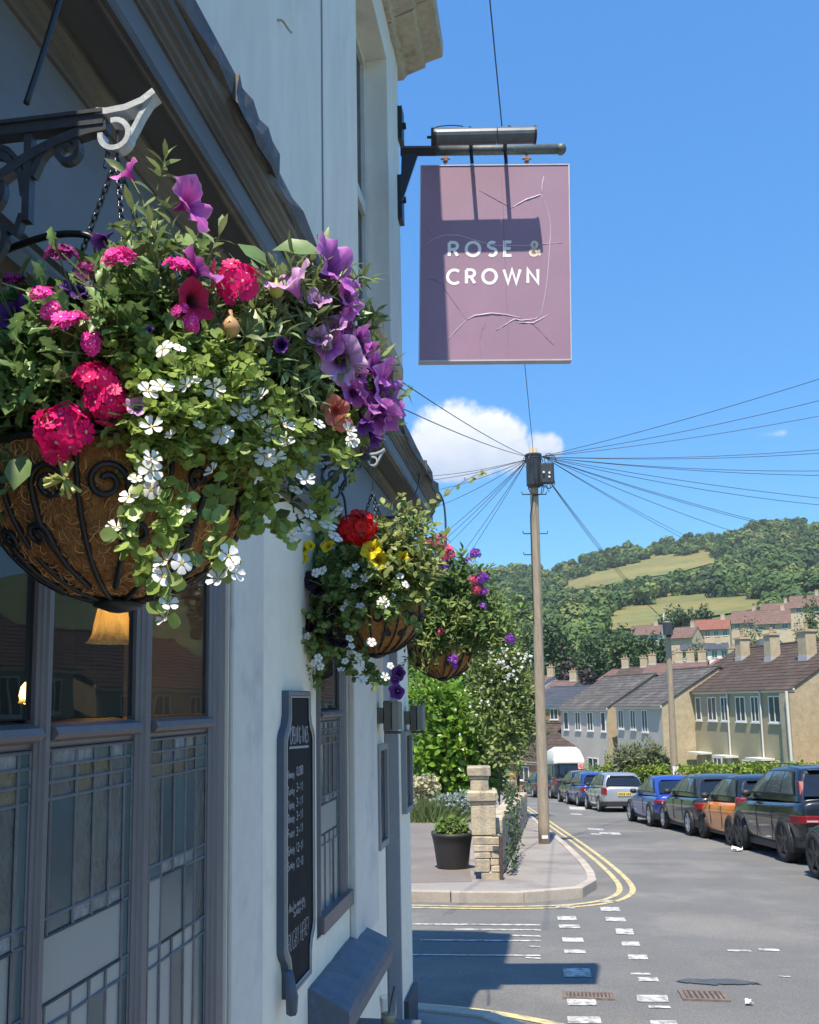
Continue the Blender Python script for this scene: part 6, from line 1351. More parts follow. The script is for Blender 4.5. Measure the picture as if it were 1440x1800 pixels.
# ---------------------------------------------------------------- houses
wht_frame = mat('white_upvc', (.74, .75, .75), .4)
dk_pane = mat('house_pane', (.035, .05, .06), .06, spec=.9)
gut_m = mat('white_gutter', (.66, .66, .62), .5)
rstone = mat('buff_stone', (.44, .365, .245), .9, n1=(3, .18), n2=(14, .15), bump=(14, .6, .02))
def tile_mat(nm, c, c2): return mat(nm, c, .85, n1=(.7, .2), n2=(7, .28), col2=c2, thr=(.5, .7, 1.4), bump=(12, .5, .02), stretch=(1, 1, 1))
def house(label, a, b, depth, eave, ridge, wallm, roofm, wins, name='terraced_house', course=.32, chim=(), gable=None, over=.25, doors=(), group=None, pier_l=False, pier_r=False, gutter=True, pots=1, framem=None):
    """a, b: left and right ends of the front (world xy). eave/ridge: world z. wins: (x0, x1, z0, z1) along the front in metres / world z"""
    a, b = np.array(a[:2], float), np.array(b[:2], float); L = np.linalg.norm(b-a); ex_ = (b-a)/L; ey = np.array([-ex_[1], ex_[0]])      # ey: into the house
    if ey @ a < 0: ey = -ey
    zg = min(gz(min(80, a[1])), gz(min(80, b[1])), Tz(*a)+.3, Tz(*b)+.3)-.6
    g = thing(name, label, 'house', (a[0], a[1], max(zg, zg)), group=group)
    def P(x, y, z): q = a+ex_*x+ey*y; return (q[0], q[1], z)
    def bxp(x0, x1, y0, y1, z0, z1, nm, m, par=None, bevel=0):
        mb = MB(); mb.hexa([P(x0, y0, z0), P(x1, y0, z0), P(x1, y1, z0), P(x0, y1, z0), P(x0, y0, z1), P(x1, y0, z1), P(x1, y1, z1), P(x0, y1, z1)]); return mb.build(nm, m, par or g, bevel=bevel)
    # walls with gables in one closed shell
    mb = MB(); mb.prism([(0, zg), (depth, zg), (depth, eave), (depth/2, ridge-.06), (0, eave)], lambda p: P(0, p[0], p[1]), lambda p: P(L, p[0], p[1])); mb.build('wall', [wallm, gable or wallm], g)
    if gable:
        mb = MB(); mb.prism([(.0, zg), (depth, zg), (depth, eave), (depth/2, ridge-.07), (.0, eave)], lambda p: P(L+.004, p[0], p[1]), lambda p: P(L+.03, p[0], p[1])); mb.build('gable_wall', gable, g)
    # roof: overlapping tile courses on both slopes
    rise = ridge-eave; run = depth/2; n = max(4, int(math.hypot(rise, run)/course)); mb = MB(); ox = .12
    for sd in (0, 1):
        for i in range(n+1):
            t0, t1 = (i-.9)/n, (i+.12)/n
            if i == n: t1 = 1.0
            y0, y1 = run*t0-over*.0, run*t1; z0, z1 = eave+rise*t0, eave+rise*t1; f = (lambda y: y) if sd == 0 else (lambda y: depth-y); lift = .055
            mb.add([P(-ox, f(y0), z0+.02), P(L+ox, f(y0), z0+.02), P(L+ox, f(y0), z0+lift), P(-ox, f(y0), z0+lift), P(-ox, f(y1), z1+.03), P(L+ox, f(y1), z1+.03)], [(0, 1, 2, 3), (3, 2, 5, 4), (0, 3, 4), (1, 5, 2), (0, 4, 5, 1)])
    roof = mb.build('roof', roofm, g)
    mb = MB(); mb.tube([P(-ox, run, ridge+.03), P(L+ox, run, ridge+.03)], .09, 8); mb.build('ridge_tiles', roofm, roof)
    if gutter:
        bxp(-ox, L+ox, -over*.55, -over*.55+.10, eave-.16, eave-.05, 'gutter', gut_m); bxp(-ox*.5, L+ox*.5, -over*.35, -.002, eave-.26, eave-.10, 'fascia', gut_m)
    for (x0, x1, z0, z1) in wins:
        mb = MB(); fw = .06
        for (p, q, r_, s_) in [(x0, x1, z0, z0+fw), (x0, x1, z1-fw, z1), (x0, x0+fw, z0+fw, z1-fw), (x1-fw, x1, z0+fw, z1-fw)]: mb.hexa([P(p, -.05, r_), P(q, -.05, r_), P(q, -.002, r_), P(p, -.002, r_), P(p, -.05, s_), P(q, -.05, s_), P(q, -.002, s_), P(p, -.002, s_)])
        if x1-x0 > .7: xm = x0+(x1-x0)*.5; mb.hexa([P(xm-.03, -.05, z0), P(xm+.03, -.05, z0), P(xm+.03, -.002, z0), P(xm-.03, -.002, z0), P(xm-.03, -.05, z1), P(xm+.03, -.05, z1), P(xm+.03, -.002, z1), P(xm-.03, -.002, z1)])
        wn = mb.build('window', framem or wht_frame, g); bxp(x0+fw, x1-fw, -.025, -.004, z0+fw, z1-fw, 'pane', dk_pane, wn); bxp(x0-.05, x1+.05, -.10, -.003, z0-.07, z0-.004, 'sill', framem or wht_frame, wn)
    for (x0, x1, z0, z1, m) in doors:
        dr = bxp(x0, x1, -.04, -.003, z0, z1, 'door', m); bxp(x0-.35, x1+.5, -.75, -.003, z1+.08, z1+.18, 'door_hood', gut_m, dr)
    for (x, yy, w_, h_) in chim:
        zr = eave+rise*(yy/run if yy < run else (depth-yy)/run); ch2 = bxp(x-w_/2, x+w_/2, yy-.3, yy+.3, zr-.4, zr+h_, 'chimney', rstone, bevel=.02); bxp(x-w_/2-.06, x+w_/2+.06, yy-.36, yy+.36, zr+h_-.12, zr+h_-.01, 'chimney_cap', rstone, ch2)
        for j in range(pots):
            q = P(x+(j-(pots-1)/2)*.35, yy, zr+h_); mb = MB(); mb.lathe([(.10, 0), (.12, .05), (.09, .1), (.09, .35), (.11, .38), (.08, .38)], q, 10); mb.build('chimney_pot', mat('terracotta', (.34, .22, .14), .85), ch2)
        bxp(x-w_/2-.02, x+w_/2+.02, yy-.33, yy+.33, zr-.35, zr+.10-(.0), 'flashing', mat('pale_flashing', (.45, .45, .46), .6), ch2)
    return g, P, bxp
def zpx(v, d): return float(W(720, v, d)[2])
brown_roof = tile_mat('brown_tiles', (.068, .046, .036), (.098, .072, .058)); grey_roof = tile_mat('grey_tiles', (.085, .078, .072), (.14, .132, .12)); red_roof = tile_mat('red_tiles', (.23, .085, .058), (.19, .095, .07)); dkred_roof = tile_mat('dull_red_tiles', (.145, .085, .07), (.175, .115, .098)); slate_roof = tile_mat('slate_tiles', (.055, .065, .085), (.075, .085, .105))
tan_r = mat('tan_render', (.36, .315, .205), .9, n1=(.5, .1), n2=(6, .06), bump=(40, .4, .01)); grey_r = mat('grey_render', (.45, .415, .36), .9, n1=(.5, .1), n2=(6, .06), bump=(40, .4, .01)); buff_r = mat('buff_wall', (.50, .42, .29), .9, n1=(1, .12), n2=(5, .1)); brick_r = mat('orange_brick', (.36, .19, .09), .9, n1=(2, .15), n2=(12, .2)); white_r = mat('white_wall', (.72, .71, .68), .85, n1=(1, .05))
# R1: long tan terrace on the right
aR, bR = W(1196, 1300, 53.5), W(1402, 1300, 42.5); Lr = np.linalg.norm((bR-aR)[:2]); eR = zpx(1211, 42.5)-.25+.1; eR = W(1402, 1207, 42.5)[2]; rR = eR+2.45
def xs_of(u, a, b):     # distance along the front where a sight line u meets it
    r_ = ray(u, 1240)[:2]; a_, d_ = a[:2], (b-a)[:2]; d_ = d_/np.linalg.norm(d_); Mx = np.array([[r_[0], -d_[0]], [r_[1], -d_[1]]]); return float(np.linalg.solve(Mx, a_)[1])
def solve_x(a, b, yy, u):
    a_, b_ = a[:2], b[:2]; e_ = (b_-a_)/np.linalg.norm(b_-a_); n_ = np.array([-e_[1], e_[0]]); n_ = -n_ if n_@a_ < 0 else n_; lo, hi = -5., 25.
    for _ in range(40):
        m_ = (lo+hi)/2; q = a_+e_*m_+n_*yy
        if proj((q[0], q[1], 3.0))[0] < u: lo = m_
        else: hi = m_
    return lo
wl = []
for (u0, u1) in [(1203, 1216), (1224, 1233), (1245, 1260), (1268, 1281), (1294, 1311), (1321, 1335), (1352, 1373), (1385, 1397)]: wl.append((xs_of(u0, aR, bR), xs_of(u1, aR, bR), eR-1.75, eR-.42))
for (u0, u1) in [(1210, 1222), (1249, 1264), (1300, 1330), (1358, 1378)]: wl.append((xs_of(u0, aR, bR), xs_of(u1, aR, bR), eR-4.9, eR-3.75))
Rh, PR, BR_ = house('long tan rendered terrace with brown tiled roof and three chimneys', aR, bR, 8.2, eR, rR, tan_r, brown_roof, wl, course=.34, chim=[(solve_x(aR, bR, 3.0, 1308), 3.0, .60, 1.25), (solve_x(aR, bR, 2.7, 1360), 2.7, .64, 1.4), (solve_x(aR, bR, 2.5, 1422), 2.5, .7, 1.45)], gable=rstone, doors=[(xs_of(1274, aR, bR), xs_of(1284, aR, bR), eR-5.7, eR-3.75, mat('white_door', (.6, .62, .63), .5)), (xs_of(1229, aR, bR), xs_of(1239, aR, bR), eR-5.7, eR-3.7, mat('pale_door', (.40, .38, .33), .6)), (xs_of(1334, aR, bR), xs_of(1346, aR, bR), eR-5.7, eR-3.7, mat('pale_door', (.40, .38, .33), .6))], pots=1, group='terraced houses along the street')
for u in (1282, 1340):
    x = xs_of(u, aR, bR); mb = MB(); mb.tube([PR(x, -.12, eR-.15), PR(x, -.10, eR-.4), PR(x, -.08, eR-5.6)], .045, 8); mb.build('drainpipe', gut_m, Rh)
BR_(Lr-.75, Lr+.05, -.30, -.005, eR-7, eR-.30, 'stone_quoin', rstone); mb = MB(); mb.tube([PR(Lr-.05, -.38, eR-.2), PR(Lr-.02, -.36, eR-5.6)], .07, 8); mb.build('white_drainpipe', gut_m, Rh)
# lean-to porch with pantiles against the gable
lt = thing('lean_to', 'red pantiled lean-to beside the tan terrace gable', 'shed', tuple(PR(Lr+.1, 2.0, eR-6)))
mb = MB(); mb.prism([(.35, eR-6), (4.2, eR-6), (4.2, eR-2.1), (2.6, eR-2.1), (.35, eR-4.4)], lambda p: PR(Lr+.06, p[0], p[1]), lambda p: PR(Lr+2.8, p[0], p[1])); mb.build('wall', rstone, lt)
for i in range(9):
    t0, t1 = i/9, (i+1.08)/9; mb = MB(); y0, y1, z0, z1 = .2+2.4*t0, .2+2.4*t1, eR-4.5+2.45*t0, eR-4.5+2.45*t1
    mb.hexa([PR(Lr+.06, y0, z0), PR(Lr+2.9, y0, z0), PR(Lr+2.9, y1, z1), PR(Lr+.06, y1, z1), PR(Lr+.06, y0, z0+.09), PR(Lr+2.9, y0, z0+.09), PR(Lr+2.9, y1, z1+.03), PR(Lr+.06, y1, z1+.03)]); mb.build('tile_course', red_roof, lt)
# L2, L1: stepped grey houses
def front(u0, d0, u1, d1): return W(u0, 1260, d0), W(u1, 1260, d1)
a, b = front(1084, 57.5, 1164, 51.5); e2 = W(1120, 1238.5, 54.5)[2]
wl = [(xs_of(p, a, b), xs_of(q, a, b), e2-1.55, e2-.32) for p, q in [(1087, 1096), (1108, 1117)]]+[(xs_of(1128, a, b), xs_of(1138, a, b), e2-1.65, e2-.3)]+[(xs_of(1092, a, b), xs_of(1112, a, b), e2-4.5, e2-3.3)]
house('stepped grey house with a white bay, in the middle of the row', a, b, 7.6, e2, e2+2.15, grey_r, grey_roof, wl, chim=[], gable=rstone, group='terraced houses along the street', course=.36)
a, b = front(986, 64.5, 1068, 58.5); e1 = W(1030, 1243, 61.5)[2]
wl = [(xs_of(p, a, b), xs_of(q, a, b), e1-1.6, e1-.32) for p, q in [(991, 999), (1011, 1020)]]+[(xs_of(p, a, b), xs_of(q, a, b), e1-1.6, e1-.32) for p, q in [(1032, 1042), (1056, 1064)]]+[(xs_of(1030, a, b), xs_of(1048, a, b), e1-4.6, e1-3.4)]
house('stepped grey house at the far left of the row, nearest the pole', a, b, 7.6, e1, e1+2.15, grey_r, grey_roof, wl, chim=[], gable=rstone, group='terraced houses along the street', course=.36)
for k_, (u0, d0, u1, d1) in enumerate([(1420, 39, 1720, 29), (1760, 28, 2250, 19)]):       # the row goes on beyond the frame (seen mirrored in the pub windows)
    a, b = front(u0+60, d0, u1+60, d1); Lh = np.linalg.norm((b-a)[:2]); e = eR+.5+.6*k_
    house('tan terrace with brown roof further right along the street' if k_ == 0 else 'tan terrace with brown roof nearest the viewer on the right', a, b, 8, e, e+2.4, tan_r, brown_roof, [(x, x+1.0, e-1.75, e-.45) for x in np.arange(1, Lh-1.5, 2.2)]+[(x, x+1.2, e-4.7, e-3.4) for x in np.arange(1, Lh-1.5, 3.1)], chim=[(3, 3.4, .8, 1.5)], group='terraced houses along the street')
# behind: orange brick house with slate roof, low brown roof
a, b = front(915, 82, 1012, 76); e = W(960, 1241, 79)[2]
house('orange brick house with dark blue slate roof behind the telegraph pole', a, b, 8, e, e+1.7, brick_r, slate_roof, [(xs_of(967, a, b), xs_of(981, a, b), e-1.2, e-.25), (xs_of(966, a, b), xs_of(982, a, b), e-3.5, e-2.5)], name='brick_house')
a, b = front(893, 66, 984, 62); e = W(930, 1338, 64)[2]
house('low bungalow with broad brown tiled roof left of the grey houses', a, b, 6.2, e, e+2.6, brick_r, brown_roof, [(1.0, 2.0, e-1.4, e-.4)], name='bungalow')
def far(u0, u1, vb, ve, vr, d, wm, rm, nw, label, name='hillside_house', dep=8, hip=False, ch=1):
    a, b = W(u0, 1200, d), W(u1, 1200, d*.985); L = np.linalg.norm((b-a)[:2]); e = W((u0+u1)/2, ve, d)[2]; r_ = W((u0+u1)/2, vr, d+dep/2)[2]; st = (W(0, ve, d)[2]-W(0, vb, d)[2])
    wins = []
    if nw:
        for row in range(2 if st > 4.5 else 1):
            for i in range(nw): x = L*(i+.5)/nw; wins.append((x-min(.75, L/nw*.3), x+min(.75, L/nw*.3), e-.5-1.5-row*2.7, e-.5-row*2.7))
    return house(label, a, b, dep, e, max(r_, e+1.0), wm, rm, wins, name=name, course=.9, chim=[(L*(.15+.7*i/max(1, ch-1)) if ch > 1 else L*.8, dep/2, 1.0, 1.4) for i in range(ch)], gutter=False, pots=2, group='houses on the hillside')
HS = 'hillside'
far(1226, 1288, 1135, 1104, 1089, 215, buff_r, red_roof, 4, 'buff house with bright orange-red roof on the hillside')
far(1182, 1222, 1130, 1119, 1103, 210, buff_r, dkred_roof, 0, 'small house with dark red roof left of the orange-roofed house')
far(1332, 1398, 1110, 1093, 1072, 235, buff_r, dkred_roof, 3, 'house with wide dull red roof below the wood on the right')
far(1290, 1340, 1098, 1092, 1074, 250, buff_r, dkred_roof, 2, 'house with dull red roof behind the wide-roofed one')
far(1398, 1460, 1080, 1064, 1046, 262, buff_r, dkred_roof, 2, 'highest house with grey-red roof at the right edge')
far(1345, 1400, 1072, 1070, 1060, 275, buff_r, dkred_roof, 0, 'red roofed house just under the wood')
far(1110, 1165, 1122, 1114, 1100, 235, white_r, dkred_roof, 3, 'white fronted houses with brown roof below the meadow')
far(1200, 1285, 1150, 1140, 1132, 180, white_r, slate_roof, 5, 'long low white building with grey flat roof on the hillside', dep=6)
far(1330, 1362, 1142, 1132, 1125, 170, white_r, slate_roof, 1, 'small white house with grey roof beside the chimneys', dep=5)
far(1130, 1182, 1195, 1184, 1168, 118, buff_r, dkred_roof, 0, 'terrace with dull red roof and tall chimneys behind the grey houses', ch=2)
far(1180, 1240, 1195, 1182, 1164, 112, buff_r, dkred_roof, 0, 'buff terrace roof with two chimneys behind the second pole', ch=3)
far(1242, 1278, 1185, 1174, 1160, 108, buff_r, red_roof, 0, 'terrace with patched red roof behind the tan terrace', ch=1)
far(1080, 1128, 1205, 1190, 1174, 122, buff_r, brown_roof, 0, 'terrace with brown roof and one chimney, left of the red roofs', ch=2)
far(1052, 1082, 1205, 1194, 1178, 128, buff_r, dkred_roof, 0, 'small terrace roof with a chimney above the grey roofs', ch=1)
far(955, 1000, 1225, 1212, 1198, 120, buff_r, dkred_roof, 0, 'small house with pinkish roof behind the slate roof', ch=1)
far(918, 950, 1215, 1203, 1190, 125, white_r, dkred_roof, 1, 'small pale house just left of the telegraph pole', ch=1)

# ---------------------------------------------------------------- trees
bark_m = mat('tree_bark', (.12, .095, .07), .9, n1=(6, .3), bump=(20, .7, .02), stretch=(1, 1, .3))
def tree(label, base, h, rad, m, n=2600, ls=.5, name='leafy_tree', group=None, trunk=.18):
    g = thing(name, label, 'tree', tuple(base), group=group)
    mb = MB(); top = base+np.array([0, 0, h*.6]); mb.tube([base+(top-base)*t+np.array([.1*math.sin(t*4), .1*math.cos(t*3), 0]) for t in np.linspace(-.05, 1, 6)], [trunk*(1.2-t*.9) for t in np.linspace(0, 1, 6)], 8)
    for i in range(7):
        a = rng.uniform(0, 6.28); s_ = base+np.array([0, 0, h*rng.uniform(.25, .5)]); e_ = s_+np.array([rad*.7*math.cos(a), rad*.7*math.sin(a), h*rng.uniform(.15, .35)]); mb.tube([s_, (s_+e_)/2+np.array([0, 0, .1]), e_], [trunk*.5, trunk*.3, trunk*.1], 6)
    mb.build('trunk', bark_m, g, True)
    acc = Acc(); lb = [(0, 0, .55, .40)]+[(rng.uniform(.2, .62)*math.cos(a), rng.uniform(.2, .62)*math.sin(a), rng.uniform(.22, .82), rng.uniform(.2, .36)) for a in [rng.uniform(0, 6.28) for _ in range(13)]]
    P, Nn = crown_points(n, lb, .4)
    for p, d in zip(P, Nn):
        q = base+np.array([p[0]*rad*1.15, p[1]*rad*1.15, p[2]*h]); acc.add(T_LEAF, alongf(unit(nr.normal(size=3)+d*.6), unit(d+np.array([0, 0, .5])+nr.normal(size=3)*.45), ls*(.6+.8*nr.rand())), q)
    tag(acc.build('crown', m, g), kind='stuff'); return g
tm_dk = mat('tree_leaf_dark', (.05, .10, .034), .6, island=.35, trans=.2); tm_md = mat('tree_leaf_mid', (.075, .135, .045), .6, island=.35, trans=.22); tm_cu = mat('copper_beech_leaf', (.050, .030, .034), .6, island=.4, trans=.15); tm_lt = mat('tree_leaf_light', (.13, .17, .065), .6, island=.4, trans=.25)
def hill_tree(u, vb, vt, d, wpx, m, label, n=2400, ls=.5, name='leafy_tree'):
    base = W(u, vb, d); h = W(u, vt, d)[2]-base[2]; zt = Tz(base[0], base[1])
    if base[2] > zt: h += base[2]-zt; base[2] = zt
    tree(label, base, h*1.02, wpx/2/F*d, m, n, ls, name, 'trees between the houses and the hill')
hill_tree(985, 1215, 1098, 165, 105, tm_dk, 'large dark green tree right beside the telegraph pole', 4200, .75)
hill_tree(1040, 1205, 1118, 170, 90, tm_dk, 'dark green tree in the middle of the valley clump', 3600, .75)
hill_tree(1100, 1190, 1118, 175, 95, tm_md, 'broad green tree above the grey roofs', 3600, .75)
hill_tree(1150, 1185, 1110, 180, 70, tm_dk, 'dark tree left of the second pole', 2800, .75)
hill_tree(950, 1190, 1110, 190, 80, tm_md, 'green tree half hidden by the telegraph pole', 2800, .75)
hill_tree(900, 1230, 1105, 150, 110, tm_md, 'green tree left of the telegraph pole', 3600, .7)
hill_tree(840, 1250, 1090, 140, 110, tm_dk, 'dark tree behind the far basket', 3000, .7)
hill_tree(1020, 1226, 1172, 125, 74, tm_cu, 'dark purple copper beech above the slate roof', 2600, .5, 'copper_beech')
hill_tree(1186, 1185, 1148, 150, 36, tm_cu, 'small dark purple tree beside the second pole', 1100, .5, 'copper_beech')
hill_tree(1228, 1172, 1120, 150, 48, tm_lt, 'pale green tree in front of the orange-roofed house', 1400, .5)
hill_tree(1320, 1155, 1095, 160, 56, tm_lt, 'pale green tree above the chimneys', 1600, .5)
hill_tree(1410, 1140, 1098, 150, 50, tm_md, 'green tree behind the right-hand chimney', 1400, .5)
hill_tree(1430, 1110, 1050, 200, 44, tm_md, 'green tree at the right edge below the top house', 1400, .6)
hill_tree(1200, 1110, 1072, 262, 60, tm_dk, 'dark trees at the lower edge of the meadow', 1800, .9)
hill_tree(1235, 1105, 1068, 265, 50, tm_dk, 'dark tree behind the orange roof at the meadow edge', 1600, .9)
hill_tree(1165, 1112, 1080, 258, 40, tm_md, 'small green tree at the meadow corner', 1200, .9)
# shrubs and hedge on the far side of the road
def hedge(label, pts, hh, wd, m, n, ls, T=T_LEAF):
    P = [np.array(p[:2]) for p in pts]; g = thing('hedge', label, 'hedge', (P[0][0], P[0][1], gz(P[0][1]))); acc = Acc(); Ls = [np.linalg.norm(b-a) for a, b in zip(P[:-1], P[1:])]; tot = sum(Ls)
    for i in range(n):
        s_ = nr.rand()*tot; k = 0
        while s_ > Ls[k]: s_ -= Ls[k]; k += 1
        t = (P[k+1]-P[k])/Ls[k]; nn = np.array([-t[1], t[0]]); q = nr.rand(); z0 = gz(P[k][1])
        face = nr.choice(3, p=[.45, .45, .10]); off = nr.normal()*.05
        if face == 0: o, z, d = wd/2*(1 if nr.rand() < .5 else -1)+off, nr.rand()*hh, None
        elif face == 1: o, z, d = (nr.rand()-.5)*wd, hh+off*1.3+.05*math.sin(s_*3), np.array([0, 0, 1.])
        else: o, z, d = (nr.rand()-.5)*wd, nr.rand()*hh, np.array([0, 0, 1.])
        xy = P[k]+t*s_+nn*o; z0 = gz(xy[1])
        if d is None: d = np.array([nn[0]*np.sign(o), nn[1]*np.sign(o), .2])
        acc.add(T, alongf(unit(nr.normal(size=3)+d*.7), unit(d+np.array([0, 0, .5])+nr.normal(size=3)*.4), ls*(.6+.8*nr.rand())), np.array([xy[0], xy[1], z0+.1+z]))
    tag(acc.build('foliage', m, g), kind='stuff')
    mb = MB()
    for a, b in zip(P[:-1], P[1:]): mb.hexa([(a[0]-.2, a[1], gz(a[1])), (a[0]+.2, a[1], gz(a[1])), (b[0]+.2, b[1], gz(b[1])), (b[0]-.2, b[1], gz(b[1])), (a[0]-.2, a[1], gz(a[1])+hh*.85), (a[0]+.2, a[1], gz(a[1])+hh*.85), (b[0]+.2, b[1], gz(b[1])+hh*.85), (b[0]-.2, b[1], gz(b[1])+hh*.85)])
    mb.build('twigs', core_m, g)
hA, hB, hC = W(1062, 1370, 42), W(1180, 1365, 36.5), W(1352, 1360, 31.5); hD = W(1700, 1360, 22)
hz_ = lambda p, v: W(720, v, proj(p)[2])[2]-gz(p[1])
hedge('bright green clipped hedge behind the parked cars', [hA, hB, hC, hD], W(1250, 1349, 34)[2]-gz(35)-.1, .8, mat('hedge_leaf', (.21, .30, .035), .5, island=.35, trans=.3), 12000, .14)
def rbush(u, v0, v1, d, wpx, T, n, ls, m, label, name='shrub'):
    top, bt = W(u, v0, d), W(u, v1, d); bt[2] = min(bt[2], gz(bt[1])+.1); rz = (top[2]-bt[2])/2; c = np.array([top[0], top[1], (top[2]+bt[2])/2]); bush(name, label, 'shrub', c, wpx/2/F*d, rz, T, n, ls, m, shell=.7)
olive = mat('olive_leaf', (.17, .20, .10), .6, island=.35, trans=.3)
rbush(1108, 1290, 1380, 40, 76, T_LANCE, 2600, .26, olive, 'loose grey-green willowy shrub beside the second pole, left one')
rbush(1152, 1298, 1370, 38.5, 60, T_LANCE, 2000, .26, olive, 'loose grey-green willowy shrub just left of the second pole')
rbush(1072, 1318, 1375, 44, 26, T_LEAF, 900, .12, mat('gold_leaf', (.26, .27, .03), .55, island=.3, trans=.3), 'small golden-yellow conifer above the silver car')
rbush(1040, 1332, 1380, 46, 40, T_LEAF, 700, .14, leaf_ver, 'dark green shrub behind the camper van')
rbush(893, 1372, 1405, 58, 30, T_LANCE, 500, .2, olive, 'scrubby grey-green growth on the low roadside wall')
lw = thing('roadside_wall', 'low pale stone wall at the bend of the road', 'wall', tuple(W(890, 1398, 57)))
for i in range(8):
    p0, p1 = W(862+i*6.5, 1392, 60-i*.3), W(862+(i+1)*6.5, 1392, 60-(i+1)*.3); z0 = gz(p0[1])-.1
    mb = MB(); mb.hexa([(p0[0], p0[1], z0), (p1[0], p1[1], z0), (p1[0], p1[1]+.3, z0), (p0[0], p0[1]+.3, z0), (p0[0], p0[1], z0+1.0), (p1[0], p1[1], z0+1.0), (p1[0], p1[1]+.3, z0+1.0), (p0[0], p0[1]+.3, z0+1.0)]); mb.build('stone', pier_s, lw, bevel=.03)
# ================================================================== PARKED CARS
tyre_m = mat('tyre_rubber', (.022, .022, .023), .8, n2=(40, .2)); rim_m = mat('alloy_rim', (.60, .61, .62), .35, .35); rimd_m = mat('dark_rim', (.05, .05, .055), .35, .6); trim_m = mat('black_trim', (.022, .023, .025), .5)
car_g = mat('car_glass', (.010, .013, .016), .03, spec=.9); car_gl = mat('car_side_glass', (.075, .095, .11), .03, spec=.9); red_m = mat('tail_light_red', (.20, .006, .010), .25, coat=.5); redp_m = mat('tail_light_clear', (.60, .35, .36), .15, coat=.8); chr_m = mat('chrome', (.65, .66, .68), .15, 1.0); plate_y = mat('yellow_plate', (.70, .52, .05), .5); plate_k = mat('plate_ink', (.03, .03, .03), .6)  # side glass: reflected sky imitated by a lighter base colour
def paint(nm, c, metal=.25): return mat(nm, c, .32, metal, coat=1.0, n1=(1.5, .05), spec=.5)
WHEEL = {}
def car(label, name, ref, rpx, head, L, Wd, H, col, cabin=(.03, .10, .50, .74), belt=.62, rw=.32, lights=(.56, .74, .30), style='hatch', rim=None, plate=(.46, .58), roofc=None, group='cars parked along the far kerb', ref_front=False, drk=True, cat='car'):
    """ref: picture point of the rear-left tyre contact; head: degrees left of the pub frontage direction"""
    p = gr(*rpx) if rpx is not None else np.array(ref)
    w = Wd/2; ang = R(head); f2 = np.array([-math.sin(ang), math.cos(ang)]); r2 = np.array([math.cos(ang), math.sin(ang)])
    axr, axf = -L/2+.19*L, L/2-.20*L
    c = p[:2]+r2*w-f2*(axf if ref_front else axr)
    g = thing(name, label, cat, (c[0], c[1], gz(c[1])), 0, group); g.rotation_euler = (-math.atan(.076)*math.cos(ang), 0, ang)
    g.rotation_mode = 'XYZ'; g.matrix_world = Matrix.Translation((c[0], c[1], gz(c[1]))) @ Matrix.Rotation(-math.atan(.076), 4, 'X') @ Matrix.Rotation(ang, 4, 'Z')
    def B(mb, nm, m, par=None, **k): return mb.build(nm, m, par or g, world=False, **k)
    Hb = belt*H
    if style == 'van': ST = [(0, .90, .34, .97), (.008, .96, .28, .99), (.04, .99, .24, 1), (.3, 1, .22, 1), (.6, 1, .22, 1), (.80, 1, .22, .98), (.90, .97, .24, .86), (.97, .92, .26, .72), (.995, .82, .3, .62), (1, .76, .36, .56)]
    elif style == 'suv': ST = [(0, .84, .42, .95), (.012, .93, .34, .99), (.05, .985, .28, 1.01), (.2, 1, .25, 1.0), (.45, 1, .24, .985), (.66, 1, .24, .97), (.74, .99, .24, .95), (.90, .97, .26, .88), (.965, .92, .28, .80), (.992, .82, .34, .70), (1, .76, .4, .62)]
    else: ST = [(0, .80, .36, .93), (.013, .91, .27, .985), (.055, .975, .22, 1.0), (.2, 1, .19, 1.0), (.45, 1, .18, .985), (.66, 1, .18, .97), (.73, .99, .18, .95), (.88, .955, .2, .83), (.955, .89, .22, .73), (.99, .77, .28, .63), (1, .70, .34, .56)]
    mb = MB(); V = []; RG = [(0, 0), (.80, 0), (.955, .08), (.985, .28), (.992, .50), (1.0, .70), (.975, .86), (.88, .99), (.5, 1.015), (0, 1.02)]
    for f, wf, zb, zt in ST:
        y = -L/2+f*L; zt *= Hb; h = zt-zb; half = [(a*w*wf, zb+b*h) for a, b in RG]; ring = [(x, y, z) for x, z in half]+[(-x, y, z) for x, z in half[-2:0:-1]]; V += ring
    n = 2*len(RG)-2; Fs = [(i*n+j, i*n+(j+1) % n, (i+1)*n+(j+1) % n, (i+1)*n+j) for i in range(len(ST)-1) for j in range(n)]+[tuple(range(n-1, -1, -1)), tuple(range((len(ST)-1)*n, len(ST)*n))]
    mb.add(V, Fs); body = B(mb, 'body', col, smooth=True, sub=2)
    b0, t0, t1, b1 = [-L/2+q*L for q in cabin]; wb, wt = w*.925, w*(.70 if style != 'van' else .86); zb_ = Hb-.03
    def side(s, t, sg, off=0.0):
        y = (b0+(b1-b0)*s)*(1-t)+(t0+(t1-t0)*s)*t; ww = wb+(wt-wb)*t+.035*math.sin(math.pi*t); ww -= .05*(abs(2*s-1)**4)*(1 if style != 'van' else .2)
        z = zb_+(H*(1-((.02 if style == 'van' else .045 if style == 'suv' else .075)*abs(2*s-1)**2.6))-zb_)*t; return (sg*(ww+off), y, z+off*.3)
    mb = MB(); V = []; ss = [0, .06, .2, .4, .6, .8, .94, 1]; ts = [0, .3, .62, .86, .97]
    for s in ss:
        rg = [side(s, t, 1) for t in ts]; yt = side(s, 1, 1); rg += [(yt[0]*.78, yt[1], yt[2]), (yt[0]*.4, yt[1], yt[2]+.012), (0, yt[1], yt[2]+.016)]; V += rg+[(-x, y, z) for x, y, z in rg[-2::-1]]
